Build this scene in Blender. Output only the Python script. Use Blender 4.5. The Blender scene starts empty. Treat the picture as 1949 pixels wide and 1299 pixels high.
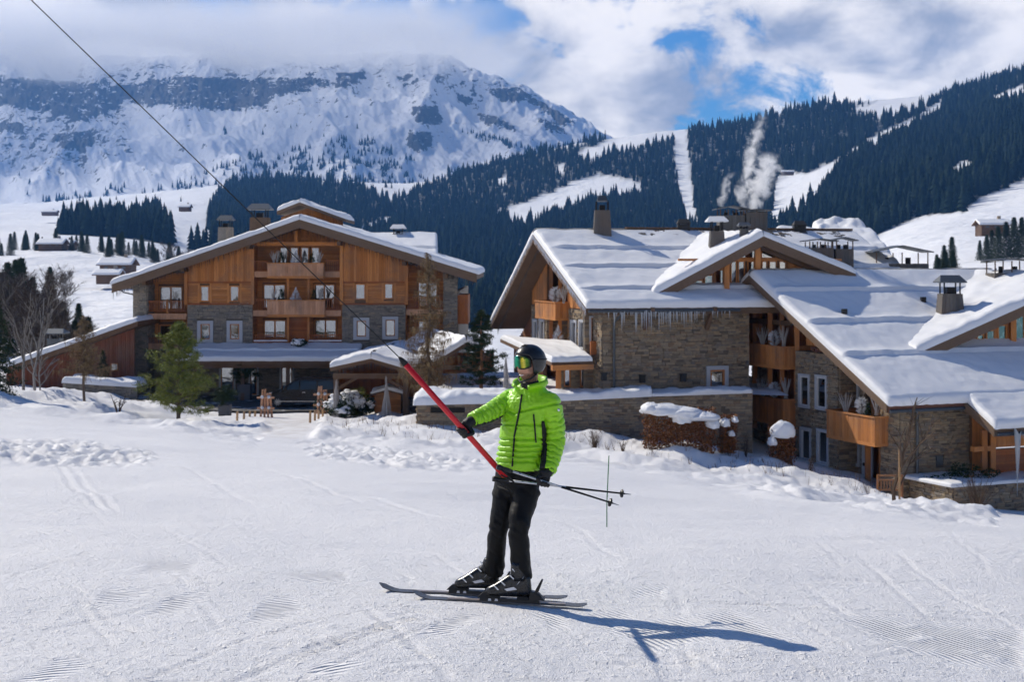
import bpy, bmesh, math, random
import numpy as np
from mathutils import Vector, Matrix
from mathutils.bvhtree import BVHTree

random.seed(7)
SC = bpy.context.scene
COL = SC.collection
R = math.radians

# ------------------------------------------------------------------ camera
F, CX, HY, CZ = 2707.0, 974.5, 500.0, 2.53      # focal length (px of a 1949 wide frame), horizon row, eye height
cd = bpy.data.cameras.new('camera')
cam = bpy.data.objects.new('camera', cd); COL.objects.link(cam)
cam.location = (0, 0, CZ); cam.rotation_euler = (R(90), 0, 0)
cd.sensor_width = 36.0; cd.lens = 36.0 * F / 1949.0
cd.shift_y = -(649.5 - HY) / 1949.0
cd.clip_start = 0.1; cd.clip_end = 60000
cd.dof.use_dof = True; cd.dof.focus_distance = 10.6; cd.dof.aperture_fstop = 6.0
SC.camera = cam

# ------------------------------------------------------------------ sky, sun, exposure
SUN_AZ, SUN_EL = R(-49.0), R(38.5)               # from +Y, negative to the left
sdir = Vector((math.sin(SUN_AZ) * math.cos(SUN_EL), math.cos(SUN_AZ) * math.cos(SUN_EL), math.sin(SUN_EL)))
world = bpy.data.worlds.new('World'); SC.world = world; world.use_nodes = True
wn, wl = world.node_tree.nodes, world.node_tree.links
wn.clear()
def WN(t, **k):
    n = wn.new(t)
    for a, b in k.items(): setattr(n, a, b)
    return n
def WM(op, a, b=None, c=None, clamp=False):
    n = wn.new('ShaderNodeMath'); n.operation = op; n.use_clamp = clamp
    for i, v in enumerate((a, b, c)):
        if v is None: continue
        if hasattr(v, 'is_linked'): wl.new(v, n.inputs[i])
        else: n.inputs[i].default_value = v
    return n.outputs[0]
w_out = WN('ShaderNodeOutputWorld'); w_bg = WN('ShaderNodeBackground')
w_sky = WN('ShaderNodeTexSky', sky_type='NISHITA', sun_disc=False)
w_sky.sun_elevation = SUN_EL; w_sky.sun_rotation = SUN_AZ
w_sky.altitude = 1100; w_sky.air_density = 1.0; w_sky.dust_density = 0.0; w_sky.ozone_density = 2.5
w_bg.inputs['Strength'].default_value = 0.07
w_tc = WN('ShaderNodeTexCoord'); w_sep = WN('ShaderNodeSeparateXYZ')
wl.new(w_tc.outputs['Generated'], w_sep.inputs[0])
def w_noise(scale, sz, loc, detail, rough, dist=0.0):
    mp = WN('ShaderNodeMapping'); mp.inputs['Scale'].default_value = (1, 1, sz); mp.inputs['Location'].default_value = loc
    wl.new(w_tc.outputs['Generated'], mp.inputs[0])
    n = WN('ShaderNodeTexNoise'); n.inputs['Scale'].default_value = scale; n.inputs['Detail'].default_value = detail
    n.inputs['Roughness'].default_value = rough; n.inputs['Distortion'].default_value = dist
    wl.new(mp.outputs[0], n.inputs['Vector'])
    return n.outputs['Fac']
n_big = w_noise(4.5, 1.7, (8.4, 1.9, 0.5), 3, 0.5)
n_det = w_noise(15.0, 1.5, (1.3, 0.4, 0.2), 12, 0.60, 0.35)
n_shade = w_noise(9.0, 2.0, (3.1, 2.2, 0.7), 7, 0.5, 0.3)
cov = WM('ADD', WM('MULTIPLY', n_big, 0.75), WM('MULTIPLY', n_det, 0.75))
# cloud bank hangs over the range, the sky opens towards the zenith
elv = WN('ShaderNodeMapRange', interpolation_type='SMOOTHSTEP'); wl.new(w_sep.outputs[2], elv.inputs[0])
elv.inputs[1].default_value = 0.12; elv.inputs[2].default_value = 0.42; elv.inputs[3].default_value = 0.0; elv.inputs[4].default_value = 0.34
elev = elv.outputs[0]
lr = WM('ADD', WM('MULTIPLY', w_sep.outputs[0], -0.16), 0.03)
cov = WM('ADD', WM('SUBTRACT', cov, elev), WM('MINIMUM', WM('MAXIMUM', lr, -0.06), 0.06))
mask = WN('ShaderNodeMapRange', interpolation_type='SMOOTHSTEP')
wl.new(cov, mask.inputs[0]); mask.inputs[1].default_value = 0.585; mask.inputs[2].default_value = 0.70
shade = WN('ShaderNodeMapRange', interpolation_type='SMOOTHSTEP')
wl.new(WM('ADD', WM('MULTIPLY', n_shade, 0.7), WM('MULTIPLY', n_det, 0.3)), shade.inputs[0])
shade.inputs[1].default_value = 0.36; shade.inputs[2].default_value = 0.57
c_cl = WN('ShaderNodeMix', data_type='RGBA')
c_cl.inputs[6].default_value = (4.6, 5.2, 6.7, 1); c_cl.inputs[7].default_value = (15.6, 14.8, 14.2, 1)
wl.new(shade.outputs[0], c_cl.inputs[0])
w_tint = WN('ShaderNodeMix', data_type='RGBA', blend_type='MULTIPLY'); w_tint.inputs[0].default_value = 1.0   # deep mountain air
wl.new(w_sky.outputs[0], w_tint.inputs[6]); w_tint.inputs[7].default_value = (0.38, 0.80, 1.22, 1)
c_mix = WN('ShaderNodeMix', data_type='RGBA')
wl.new(mask.outputs[0], c_mix.inputs[0]); wl.new(w_tint.outputs[2], c_mix.inputs[6]); wl.new(c_cl.outputs[2], c_mix.inputs[7])
wl.new(c_mix.outputs[2], w_bg.inputs['Color']); wl.new(w_bg.outputs[0], w_out.inputs['Surface'])

sl = bpy.data.lights.new('sun', 'SUN'); sun = bpy.data.objects.new('sun', sl); COL.objects.link(sun)
sl.energy = 4.2; sl.angle = R(0.55); sl.color = (1.0, 0.92, 0.785)
sun.rotation_euler = sdir.to_track_quat('Z', 'Y').to_euler(); sun.location = (-30, 40, 60)

SC.render.engine = 'CYCLES'
SC.view_settings.view_transform = 'Standard'; SC.view_settings.look = 'None'
SC.view_settings.exposure = 0.08; SC.view_settings.gamma = 1.0; SC.view_settings.use_curve_mapping = False
cy = SC.cycles
cy.use_denoising = True; cy.use_adaptive_sampling = True; cy.adaptive_threshold = 0.03
cy.max_bounces = 8; cy.diffuse_bounces = 3; cy.glossy_bounces = 3; cy.transmission_bounces = 4
cy.transparent_max_bounces = 8; cy.volume_bounces = 6; cy.caustics_reflective = False; cy.caustics_refractive = False

# ------------------------------------------------------------------ helpers
def P(px, py, Y): return Vector(((px - CX) / F * Y, Y, CZ + (HY - py) / F * Y))
def proj(p): return CX + F * p[0] / p[1], HY - F * (p[2] - CZ) / p[1]

def _h(ix, iy, seed):
    n = (ix.astype(np.int64) * 374761393 + iy.astype(np.int64) * 668265263 + seed * 974711) & 0x7fffffff
    n = ((n ^ (n >> 13)) * 1274126177) & 0x7fffffff
    return ((n ^ (n >> 16)) & 0xffff) / 65535.0
def pn(x, y, seed=0):                            # 2-D gradient noise, about -1..1
    x = np.asarray(x, float); y = np.asarray(y, float)
    x0 = np.floor(x); y0 = np.floor(y); fx = x - x0; fy = y - y0
    x0 = x0.astype(np.int64); y0 = y0.astype(np.int64)
    u = fx * fx * fx * (fx * (fx * 6 - 15) + 10); v = fy * fy * fy * (fy * (fy * 6 - 15) + 10)
    def g(ix, iy, dx, dy):
        a = _h(ix, iy, seed) * 6.2831853; return np.cos(a) * dx + np.sin(a) * dy
    a = g(x0, y0, fx, fy); b = g(x0 + 1, y0, fx - 1, fy); c = g(x0, y0 + 1, fx, fy - 1); d = g(x0 + 1, y0 + 1, fx - 1, fy - 1)
    return ((a + (b - a) * u) * (1 - v) + (c + (d - c) * u) * v) * 1.5
def fbm(x, y, o=4, seed=0, gain=.5, ridge=False):
    t = 0; a = 1.0; s = 1.0
    for i in range(o):
        n = pn(x * s, y * s, seed + i * 17)
        t = t + a * ((1 - 2 * np.abs(n)) if ridge else n); a *= gain; s *= 2.03
    return t
def inpoly(px, py, poly):
    px = np.asarray(px, float); py = np.asarray(py, float); c = np.zeros(px.shape, bool); n = len(poly)
    for i in range(n):
        x1, y1 = poly[i]; x2, y2 = poly[i - 1]
        if y1 == y2: continue
        t = ((y1 > py) != (y2 > py)) & (px < (x2 - x1) * (py - y1) / (y2 - y1) + x1)
        c ^= t
    return c
def polydist(px, py, poly):                       # signed: >0 inside
    d = np.full(np.asarray(px).shape, 1e9); n = len(poly)
    for i in range(n):
        ax, ay = poly[i - 1]; bx, by = poly[i]; ex, ey = bx - ax, by - ay; L = ex * ex + ey * ey + 1e-9
        t = np.clip(((px - ax) * ex + (py - ay) * ey) / L, 0, 1)
        d = np.minimum(d, np.hypot(px - ax - t * ex, py - ay - t * ey))
    return np.where(inpoly(px, py, poly), d, -d)
def sstep(a, b, x):
    t = np.clip((x - a) / (b - a), 0, 1); return t * t * (3 - 2 * t)

def tag(o, label=None, cat=None, group=None, kind=None):
    if label: o['label'] = label
    if cat: o['category'] = cat
    if group: o['group'] = group
    if kind: o['kind'] = kind
    return o
def empty(name, loc, label=None, cat=None, group=None):
    o = bpy.data.objects.new(name, None); COL.objects.link(o); o.location = loc; o.empty_display_size = .3
    return tag(o, label, cat, group)
def copy_tree(o, parent=None):
    c = o.copy(); COL.objects.link(c); c.parent = parent
    for ch in list(o.children): copy_tree(ch, c)
    return c
def wloc(o):
    v = Vector(o.location); p = o.parent
    while p: v = v + Vector(p.location); p = p.parent
    return v

class MB:
    """collects faces in world coordinates; build() links them as one mesh object"""
    def __init__(s): s.v = []; s.f = []; s.t = []; s.m = []
    def add(s, vs, fs, tint=None, mi=0):
        b = len(s.v); s.v.extend([tuple(v) for v in vs])
        t = random.random() if tint is None else tint
        for f in fs: s.f.append([b + i for i in f]); s.t.append(t); s.m.append(mi)
        return s
    def hexa(s, c, tint=None, mi=0):              # 8 corners: bottom 4 ccw, top 4 ccw
        return s.add(c, [(3, 2, 1, 0), (4, 5, 6, 7), (0, 1, 5, 4), (1, 2, 6, 5), (2, 3, 7, 6), (3, 0, 4, 7)], tint, mi)
    def box(s, lo, hi, tint=None, mi=0):
        (a, b, c), (d, e, f) = lo, hi
        return s.hexa([(a, b, c), (d, b, c), (d, e, c), (a, e, c), (a, b, f), (d, b, f), (d, e, f), (a, e, f)], tint, mi)
    def bar(s, p, q, w, h=None, up=(0, 0, 1), tint=None, mi=0, w2=None, h2=None):
        p = Vector(p); q = Vector(q); h = w if h is None else h; d = (q - p)
        if d.length < 1e-6: return s
        d.normalize(); up = Vector(up)
        if abs(d.dot(up)) > .98: up = Vector((1, 0, 0))
        sd = d.cross(up).normalized(); u = sd.cross(d)
        w2 = w if w2 is None else w2; h2 = h if h2 is None else h2
        def ring(o, a, b): return [o + sd * x * a / 2 + u * y * b / 2 for x, y in ((-1, -1), (1, -1), (1, 1), (-1, 1))]
        return s.hexa(ring(p, w, h) + ring(q, w2, h2), tint, mi)
    def tube(s, pts, rad, n=8, tint=None, mi=0, cap=True):
        pts = [Vector(p) for p in pts]; m = len(pts)
        if not hasattr(rad, '__len__'): rad = [rad] * m
        vs = []; ref = None
        for i, p in enumerate(pts):
            d = (pts[min(i + 1, m - 1)] - pts[max(i - 1, 0)])
            d = d.normalized() if d.length > 1e-9 else Vector((0, 0, 1))
            if ref is None: ref = Vector((0, 0, 1)) if abs(d.z) < .9 else Vector((1, 0, 0))
            sd = d.cross(ref)
            if sd.length < 1e-5: sd = d.cross(Vector((0, 1, 0)))
            sd.normalize(); u = sd.cross(d).normalized(); ref = u
            for k in range(n):
                a = 2 * math.pi * k / n; vs.append(p + (sd * math.cos(a) + u * math.sin(a)) * rad[i])
        fs = [(i * n + k, i * n + (k + 1) % n, (i + 1) * n + (k + 1) % n, (i + 1) * n + k) for i in range(m - 1) for k in range(n)]
        if cap: fs += [tuple(range(n - 1, -1, -1)), tuple((m - 1) * n + k for k in range(n))]
        return s.add(vs, fs, tint, mi)
    def loft(s, rings, tint=None, mi=0, cap=True, closed=True):
        n = len(rings[0]); m = len(rings); vs = [v for r in rings for v in r]
        kk = n if closed else n - 1
        fs = [(i * n + k, i * n + (k + 1) % n, (i + 1) * n + (k + 1) % n, (i + 1) * n + k) for i in range(m - 1) for k in range(kk)]
        if cap and closed: fs += [tuple(range(n - 1, -1, -1)), tuple((m - 1) * n + k for k in range(n))]
        return s.add(vs, fs, tint, mi)
    def prism(s, poly, d, tint=None, mi=0):       # poly: coplanar 3-D loop, d: extrusion vector
        n = len(poly); d = Vector(d); a = [Vector(p) for p in poly]; b = [p + d for p in a]
        return s.add(a + b, [tuple(range(n - 1, -1, -1)), tuple(range(n, 2 * n))] + [(i, (i + 1) % n, n + (i + 1) % n, n + i) for i in range(n)], tint, mi)
    def ball(s, c, r, n=10, m=6, tint=None, mi=0, sq=(1, 1, 1), jit=0.0):
        c = Vector(c); vs = [c + Vector((0, 0, -r * sq[2]))]
        for i in range(1, m):
            a = -math.pi / 2 + math.pi * i / m
            for k in range(n):
                b = 2 * math.pi * k / n; j = 1 + random.uniform(-jit, jit)
                vs.append(c + Vector((math.cos(a) * math.cos(b) * r * sq[0], math.cos(a) * math.sin(b) * r * sq[1], math.sin(a) * r * sq[2])) * j)
        vs.append(c + Vector((0, 0, r * sq[2]))); fs = []
        for k in range(n): fs.append((0, 1 + (k + 1) % n, 1 + k))
        for i in range(m - 2):
            for k in range(n): fs.append((1 + i * n + k, 1 + i * n + (k + 1) % n, 1 + (i + 1) * n + (k + 1) % n, 1 + (i + 1) * n + k))
        b = 1 + (m - 2) * n
        for k in range(n): fs.append((b + k, b + (k + 1) % n, len(vs) - 1))
        return s.add(vs, fs, tint, mi)
    def build(s, name, mats, parent=None, smooth=False, kind=None, fix=True):
        me = bpy.data.meshes.new(name); o = wloc(parent) if parent else Vector((0, 0, 0))
        if not parent and s.v:
            a = np.array(s.v); o = Vector((float((a[:, 0].min() + a[:, 0].max()) / 2), float((a[:, 1].min() + a[:, 1].max()) / 2), float(a[:, 2].min())))
        me.from_pydata([(x - o.x, y - o.y, z - o.z) for x, y, z in s.v], [], s.f)
        for m in (mats if isinstance(mats, (list, tuple)) else [mats]): me.materials.append(MAT[m] if isinstance(m, str) else m)
        if any(s.m): me.polygons.foreach_set('material_index', s.m)
        at = me.attributes.new('tint', 'FLOAT', 'FACE'); at.data.foreach_set('value', s.t)
        if fix and len(s.f) < 60000:
            bm = bmesh.new(); bm.from_mesh(me); bmesh.ops.recalc_face_normals(bm, faces=bm.faces); bm.to_mesh(me); bm.free()
        if smooth: me.polygons.foreach_set('use_smooth', [True] * len(me.polygons))
        me.update()
        ob = bpy.data.objects.new(name, me); COL.objects.link(ob)
        if parent: ob.parent = parent
        else: ob.location = o
        if kind: ob['kind'] = kind
        return ob

def np_mesh(name, verts, quads, mats, smooth=True, attrs=None, parent=None, mi=None):
    verts = np.asarray(verts, np.float32); quads = np.asarray(quads, np.int32)
    me = bpy.data.meshes.new(name); k = quads.shape[1]
    o = wloc(parent) if parent else None
    if o is not None: verts = verts - np.array([o.x, o.y, o.z], np.float32)
    me.vertices.add(len(verts)); me.vertices.foreach_set('co', verts.ravel())
    me.loops.add(quads.size); me.loops.foreach_set('vertex_index', quads.ravel())
    me.polygons.add(len(quads)); me.polygons.foreach_set('loop_start', np.arange(0, quads.size, k, dtype=np.int32))
    me.polygons.foreach_set('loop_total', np.full(len(quads), k, np.int32))
    for m in (mats if isinstance(mats, (list, tuple)) else [mats]): me.materials.append(MAT[m])
    if mi is not None: me.polygons.foreach_set('material_index', np.asarray(mi, np.int32))
    if smooth: me.polygons.foreach_set('use_smooth', np.ones(len(quads), bool))
    me.update(calc_edges=True)
    for a, val in (attrs or {}).items():
        at = me.attributes.new(a, 'FLOAT', 'POINT'); at.data.foreach_set('value', np.asarray(val, np.float32).ravel())
    ob = bpy.data.objects.new(name, me); COL.objects.link(ob)
    if parent: ob.parent = parent
    return ob
def grid_quads(nr, nc):
    i = np.arange(nr - 1)[:, None] * nc + np.arange(nc - 1)[None, :]
    return np.stack([i, i + 1, i + nc + 1, i + nc], -1).reshape(-1, 4)

# ------------------------------------------------------------------ materials
MAT = {}
class NT:
    def __init__(s, name):
        s.m = bpy.data.materials.new(name); s.m.use_nodes = True; s.n = s.m.node_tree.nodes; s.l = s.m.node_tree.links
        s.n.clear(); s.out = s.n.new('ShaderNodeOutputMaterial'); MAT[name] = s.m
    def N(s, t, **k):
        n = s.n.new(t)
        for a, b in k.items(): setattr(n, a, b)
        return n
    def L(s, a, b): s.l.new(a, b)
    def setin(s, n, i, v):
        if v is None: return
        if hasattr(v, 'is_linked'): s.l.new(v, n.inputs[i])
        else: n.inputs[i].default_value = v
    def M(s, op, a, b=None, c=None, clamp=False):
        n = s.n.new('ShaderNodeMath'); n.operation = op; n.use_clamp = clamp
        for i, v in enumerate((a, b, c)): s.setin(n, i, v)
        return n.outputs[0]
    def coord(s, kind='Object', scale=(1, 1, 1), rot=(0, 0, 0), loc=(0, 0, 0)):
        if kind == 'Position': src = s.N('ShaderNodeNewGeometry').outputs['Position']
        else: src = s.N('ShaderNodeTexCoord').outputs[kind]
        m = s.N('ShaderNodeMapping'); m.inputs['Scale'].default_value = scale; m.inputs['Rotation'].default_value = rot; m.inputs['Location'].default_value = loc
        s.L(src, m.inputs[0]); return m.outputs[0]
    def noise(s, vec, scale, detail=4, rough=.5, dist=0, out='Fac'):
        n = s.N('ShaderNodeTexNoise'); s.L(vec, n.inputs['Vector']); n.inputs['Scale'].default_value = scale
        n.inputs['Detail'].default_value = detail; n.inputs['Roughness'].default_value = rough; n.inputs['Distortion'].default_value = dist
        return n.outputs[out]
    def attr(s, name): return s.N('ShaderNodeAttribute', attribute_name=name).outputs['Fac']
    def ramp(s, fac, stops):
        r = s.N('ShaderNodeValToRGB'); e = r.color_ramp.elements
        while len(e) < len(stops): e.new(.5)
        for k, (p, c) in enumerate(stops): e[k].position = p; e[k].color = (*c, 1)
        s.setin(r, 0, fac); return r.outputs[0]
    def rng(s, v, a, b, c=0., d=1., smooth=True):
        r = s.N('ShaderNodeMapRange'); r.interpolation_type = 'SMOOTHSTEP' if smooth else 'LINEAR'
        s.setin(r, 0, v)
        for i, x in enumerate((a, b, c, d)): s.setin(r, i + 1, x)
        return r.outputs[0]
    def mix(s, f, a, b, mode='MIX'):
        m = s.N('ShaderNodeMix', data_type='RGBA', blend_type=mode); s.setin(m, 0, f)
        for i, v in ((6, a), (7, b)):
            if hasattr(v, 'is_linked'): s.L(v, m.inputs[i])
            else: m.inputs[i].default_value = (*v, 1) if len(v) == 3 else v
        return m.outputs[2]
    def bump(s, h, strength=.5, dist=.02, nrm=None):
        b = s.N('ShaderNodeBump'); b.inputs['Strength'].default_value = strength; b.inputs['Distance'].default_value = dist
        s.L(h, b.inputs['Height'])
        if nrm is not None: s.L(nrm, b.inputs['Normal'])
        return b.outputs[0]
    def pbr(s, col, rough=.6, metal=0., nrm=None, spec=.5, **kw):
        b = s.N('ShaderNodeBsdfPrincipled')
        s.setin(b, 'Base Color', (*col, 1) if isinstance(col, tuple) and len(col) == 3 else col)
        s.setin(b, 'Roughness', rough); s.setin(b, 'Metallic', metal); s.setin(b, 'Specular IOR Level', spec)
        if nrm is not None: s.L(nrm, b.inputs['Normal'])
        for k, v in kw.items(): s.setin(b, k.replace('_', ' '), v)
        s.L(b.outputs[0], s.out.inputs['Surface']); return b

def m_plain(name, col, rough=.6, metal=0., var=.12, nscale=14, bump=.15, spec=.4, bdist=.01, **kw):
    t = NT(name); v = t.coord('Object'); n = t.noise(v, nscale, 5, .6)
    d = tuple(c * (1 - var) for c in col); e = tuple(min(1, c * (1 + var)) for c in col)
    c = t.mix(n, d, e); n2 = t.noise(v, nscale * 3, 4, .6)
    t.pbr(c, t.rng(n2, .2, .8, max(0, rough - .1), min(1, rough + .1)), metal, t.bump(n2, bump, bdist), spec, **kw)
m_plain('black_metal', (.012, .012, .014), .45, .6); m_plain('grey_metal', (.32, .33, .35), .4, .9)
m_plain('zinc', (.11, .12, .13), .5, .7); m_plain('surround', (.46, .48, .52), .75, 0, .1, 6)
m_plain('concrete', (.30, .29, .28), .85, 0, .15, 5, .3); m_plain('plastic_black', (.012, .012, .013), .38, 0, .1, 20, .05)
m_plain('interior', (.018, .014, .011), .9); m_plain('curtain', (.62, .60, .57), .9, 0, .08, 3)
m_plain('red_paint', (.62, .012, .02), .32, 0, .08, 30, .05, .5); m_plain('rubber', (.02, .02, .02), .8)
m_plain('lamp_black', (.02, .02, .02), .6); m_plain('green_paint', (.02, .16, .05), .5)
m_plain('white_paint', (.74, .75, .77), .5); m_plain('twig', (.10, .065, .042), .9, 0, .3, 30)
m_plain('bark', (.115, .085, .065), .95, 0, .35, 22, .6); m_plain('bark_red', (.26, .12, .06), .95, 0, .35, 22, .6)
m_plain('birch_bark', (.27, .25, .23), .9, 0, .35, 9, .4); m_plain('bark_grey', (.20, .18, .16), .95, 0, .4, 12, .6); m_plain('pot', (.09, .09, .10), .7, 0, .15, 8)
m_plain('pampas', (.42, .40, .39), .95, 0, .2, 40); m_plain('frost', (.62, .64, .70), .8, 0, .1, 40)
m_plain('weed', (.16, .10, .06), .95, 0, .35, 30)
m_plain('roof_tile', (.17, .075, .05), .85, 0, .3, 9)

def m_wood(name, cols, rough=.75, axis=2, sc=1.0, bump=.35):
    """boards: tint picks the board's own tone, grain runs along one axis"""
    cols = [(c[0] * 1.5, c[1] * 1.42, c[2] * 1.25) for c in cols]
    t = NT(name); s = [9 * sc] * 3; s[axis] = .7 * sc
    v = t.coord('Position', tuple(s)); g = t.noise(v, 2.2, 6, .65, .4); w = t.noise(t.coord('Position'), .5, 4, .6)
    c = t.ramp(t.attr('tint'), [(0, cols[0]), (.35, cols[1]), (.7, cols[2]), (1, cols[3])])
    c = t.mix(t.rng(g, .3, .75, .0, .55), c, tuple(x * .45 for x in cols[1]), 'MIX')
    c = t.mix(t.rng(w, .40, .72, 0., .6), c, (.17, .12, .09))
    t.pbr(c, rough, 0, t.bump(g, bump, .01), .3)
WARM = [(.30, .115, .035), (.40, .165, .055), (.47, .21, .075), (.34, .15, .062)]
m_wood('wood_warm', WARM); m_wood('wood_warm_x', WARM, axis=0)
m_wood('wood_red', [(.20, .06, .022), (.26, .085, .03), (.30, .105, .036), (.18, .06, .024)], axis=0)
m_wood('wood_redv', [(.20, .06, .022), (.26, .085, .03), (.30, .105, .036), (.18, .06, .024)])
m_wood('wood_pink', [(.36, .19, .12), (.42, .235, .15), (.48, .28, .19), (.40, .24, .18)])
m_wood('wood_dark', [(.07, .042, .027), (.095, .055, .034), (.12, .07, .042), (.085, .055, .04)], axis=0)
m_wood('wood_grey', [(.065, .066, .072), (.085, .086, .092), (.105, .104, .108), (.075, .076, .082)])
m_wood('wood_fascia', [(.085, .058, .042), (.105, .07, .05), (.125, .085, .062), (.095, .068, .054)], axis=0)
m_wood('wood_stake', [(.30, .19, .10), (.36, .23, .13), (.40, .27, .16), (.33, .22, .13)])
m_wood('hedge_wall', [(.13, .038, .022), (.16, .05, .028), (.11, .04, .025), (.19, .075, .05)])

t = NT('stone'); v = t.coord('Position')          # each stone's tone comes from its tint
c = t.ramp(t.attr('tint'), [(0, (.14, .115, .09)), (.2, (.30, .23, .155)), (.4, (.40, .32, .215)), (.6, (.23, .20, .17)), (.8, (.44, .325, .20)), (1, (.26, .17, .11))])
n1 = t.noise(v, 9, 5, .6); n2 = t.noise(v, 40, 4, .6)
c = t.mix(t.rng(n1, .25, .8, 0, .5), c, (.11, .10, .09)); t.pbr(c, .9, 0, t.bump(n2, .5, .012, t.bump(n1, .4, .03)), .25)
t = NT('stone_grey'); v = t.coord('Position')
c = t.ramp(t.attr('tint'), [(0, (.16, .145, .125)), (.3, (.27, .245, .21)), (.6, (.36, .31, .25)), (.8, (.24, .225, .21)), (1, (.40, .32, .23))])
n1 = t.noise(v, 9, 5, .6); n2 = t.noise(v, 40, 4, .6)
c = t.mix(t.rng(n1, .25, .8, 0, .5), c, (.09, .088, .085)); t.pbr(c, .9, 0, t.bump(n2, .5, .012, t.bump(n1, .4, .03)), .25)
m_plain('mortar', (.12, .105, .09), .95, 0, .2, 8, .4)

t = NT('snow_roof'); v = t.coord('Position'); n = t.noise(v, 3.5, 6, .6); n2 = t.noise(v, 60, 3, .6)
t.pbr(t.mix(n, (.83, .845, .87), (.87, .875, .885)), .55, 0, t.bump(n2, .12, .01, t.bump(n, .25, .05)), .3)
t = NT('snow_lump'); v = t.coord('Position'); n = t.noise(v, 5, 6, .65); n2 = t.noise(v, 45, 3, .6)
t.pbr(t.mix(n, (.81, .825, .86), (.87, .875, .885)), .6, 0, t.bump(n2, .25, .01, t.bump(n, .5, .06)), .3)
t = NT('ice'); t.pbr((.80, .86, .92), .12, 0, None, .5, Transmission_Weight=.55, IOR=1.3)

t = NT('glass'); fr = t.N('ShaderNodeFresnel'); fr.inputs[0].default_value = 1.55
gl = t.N('ShaderNodeBsdfGlossy'); gl.inputs['Roughness'].default_value = .03; gl.inputs['Color'].default_value = (.95, .97, 1, 1)
tr = t.N('ShaderNodeBsdfTransparent'); tr.inputs[0].default_value = (.78, .82, .82, 1)
wob = t.noise(t.coord('Position'), 1.1, 2, .5); b = t.bump(wob, .08, .1); t.L(b, gl.inputs['Normal'])
ms = t.N('ShaderNodeMixShader'); t.L(t.M('MULTIPLY_ADD', fr.outputs[0], 1.6, .20, clamp=True), ms.inputs[0]); t.L(tr.outputs[0], ms.inputs[1]); t.L(gl.outputs[0], ms.inputs[2]); t.L(ms.outputs[0], t.out.inputs['Surface'])

def m_leaf(name, a, b, rough=.7):
    t = NT(name); c = t.mix(t.attr('tint'), a, b); t.pbr(c, rough, 0, None, .1 if 'far' not in name else 0)
m_leaf('needles', (.12, .15, .028), (.26, .27, .07)); m_leaf('needles_dark', (.016, .032, .016), (.045, .068, .03))
m_leaf('needles_far', (.005, .012, .009), (.026, .040, .030)); m_leaf('larch', (.17, .115, .06), (.34, .24, .125))
m_leaf('beech', (.13, .05, .022), (.27, .115, .048)); m_leaf('bare_twigs', (.055, .042, .036), (.11, .085, .07))
# ------------------------------------------------------------------ the slope in front of the chalets
ANCH = [(990,1145,10.7),(974,1299,8.3),(0,1299,7.65),(1949,1299,8.95),(0,1145,10.0),(1949,1145,11.8),(900,1130,10.85),(974,1000,18.5),(0,1000,17),(1949,1060,16),
 (974,910,33),(0,900,30),(1949,1010,28),(500,930,27),(1500,985,27),(974,880,48),(400,850,50),(0,820,48),(1880,992,58),(1949,997,60),(1500,945,58),(1280,905,55),
 (1420,870,74),(1560,897,75),(1640,917,74),(1720,944,71),(1250,848,76),(1800,958,68),(1880,975,66),(1949,985,66),
 (830,812,79),(1100,810,79),(1000,812,79),(700,800,84),(600,815,80),(560,800,88),(400,788,93),(600,788,93),(790,788,93),(400,757,105),(790,757,105),(600,757,105),(250,757,105),
 (340,805,82),(440,795,86),(160,772,82),(75,752,82),(0,745,80),(150,752,95),(280,790,84),(1000,757,100),(1200,757,100),(1400,800,95),(1700,860,95)]
WANCH = [(-90,10,4.5),(90,10,-6.5),(-120,100,1.5),(140,100,-15),(-60,-90,9),(70,-90,3),(0,-90,6),(0,0,.5),(-40,70,-3.2),(-45,110,-6),(60,60,-10.5),(0,130,-8.5),(-60,140,-7),(80,140,-13)]
_A = np.array([tuple(P(*a)) for a in ANCH] + WANCH)
_S = 30.0
def _phi(r2): return np.where(r2 > 1e-9, .5 * r2 * np.log(r2 + 1e-12), 0)
_d2 = ((_A[:, None, :2] - _A[None, :, :2]) ** 2).sum(-1) / _S ** 2
_n = len(_A); _K = np.zeros((_n + 3, _n + 3)); _K[:_n, :_n] = _phi(_d2) + np.eye(_n) * .004
_K[:_n, _n] = 1; _K[:_n, _n + 1:] = _A[:, :2] / _S; _K[_n:, :_n] = _K[:_n, _n:].T
_W = np.linalg.solve(_K, np.concatenate([_A[:, 2], [0, 0, 0]]))
def base_z(X, Y):
    X = np.asarray(X, float); Y = np.asarray(Y, float); z = _W[_n] + _W[_n + 1] * X / _S + _W[_n + 2] * Y / _S
    for i in range(_n): z = z + _W[i] * _phi(((X - _A[i, 0]) ** 2 + (Y - _A[i, 1]) ** 2) / _S ** 2)
    return z
def ground_hit(px, py, y0=6.0, y1=120.0):          # where the line of sight meets the slope
    Ys = np.exp(np.linspace(math.log(y0), math.log(y1), 900)); X = (px - CX) / F * Ys
    d = (CZ + (HY - py) / F * Ys) - base_z(X, Ys); k = np.argmax(d < 0) if (d < 0).any() else 899
    return float(X[k]), float(Ys[k])
ROUGH = [[(1000,812),(1230,828),(1420,858),(1640,908),(1780,942),(1900,980),(1890,1000),(1640,978),(1480,950),(1280,912),(1060,878),(940,868),(800,858),(660,850),(590,838),(615,795),(700,785),(800,785)],
         [(-60,740),(130,735),(260,750),(420,790),(500,800),(515,812),(480,850),(400,838),(300,822),(180,800),(60,786),(-60,775)]]
CHOP = [[(-20,838),(150,842),(300,862),(290,885),(140,890),(-20,882)], [(560,838),(800,862),(960,880),(940,893),(760,893),(600,872)]]
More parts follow.
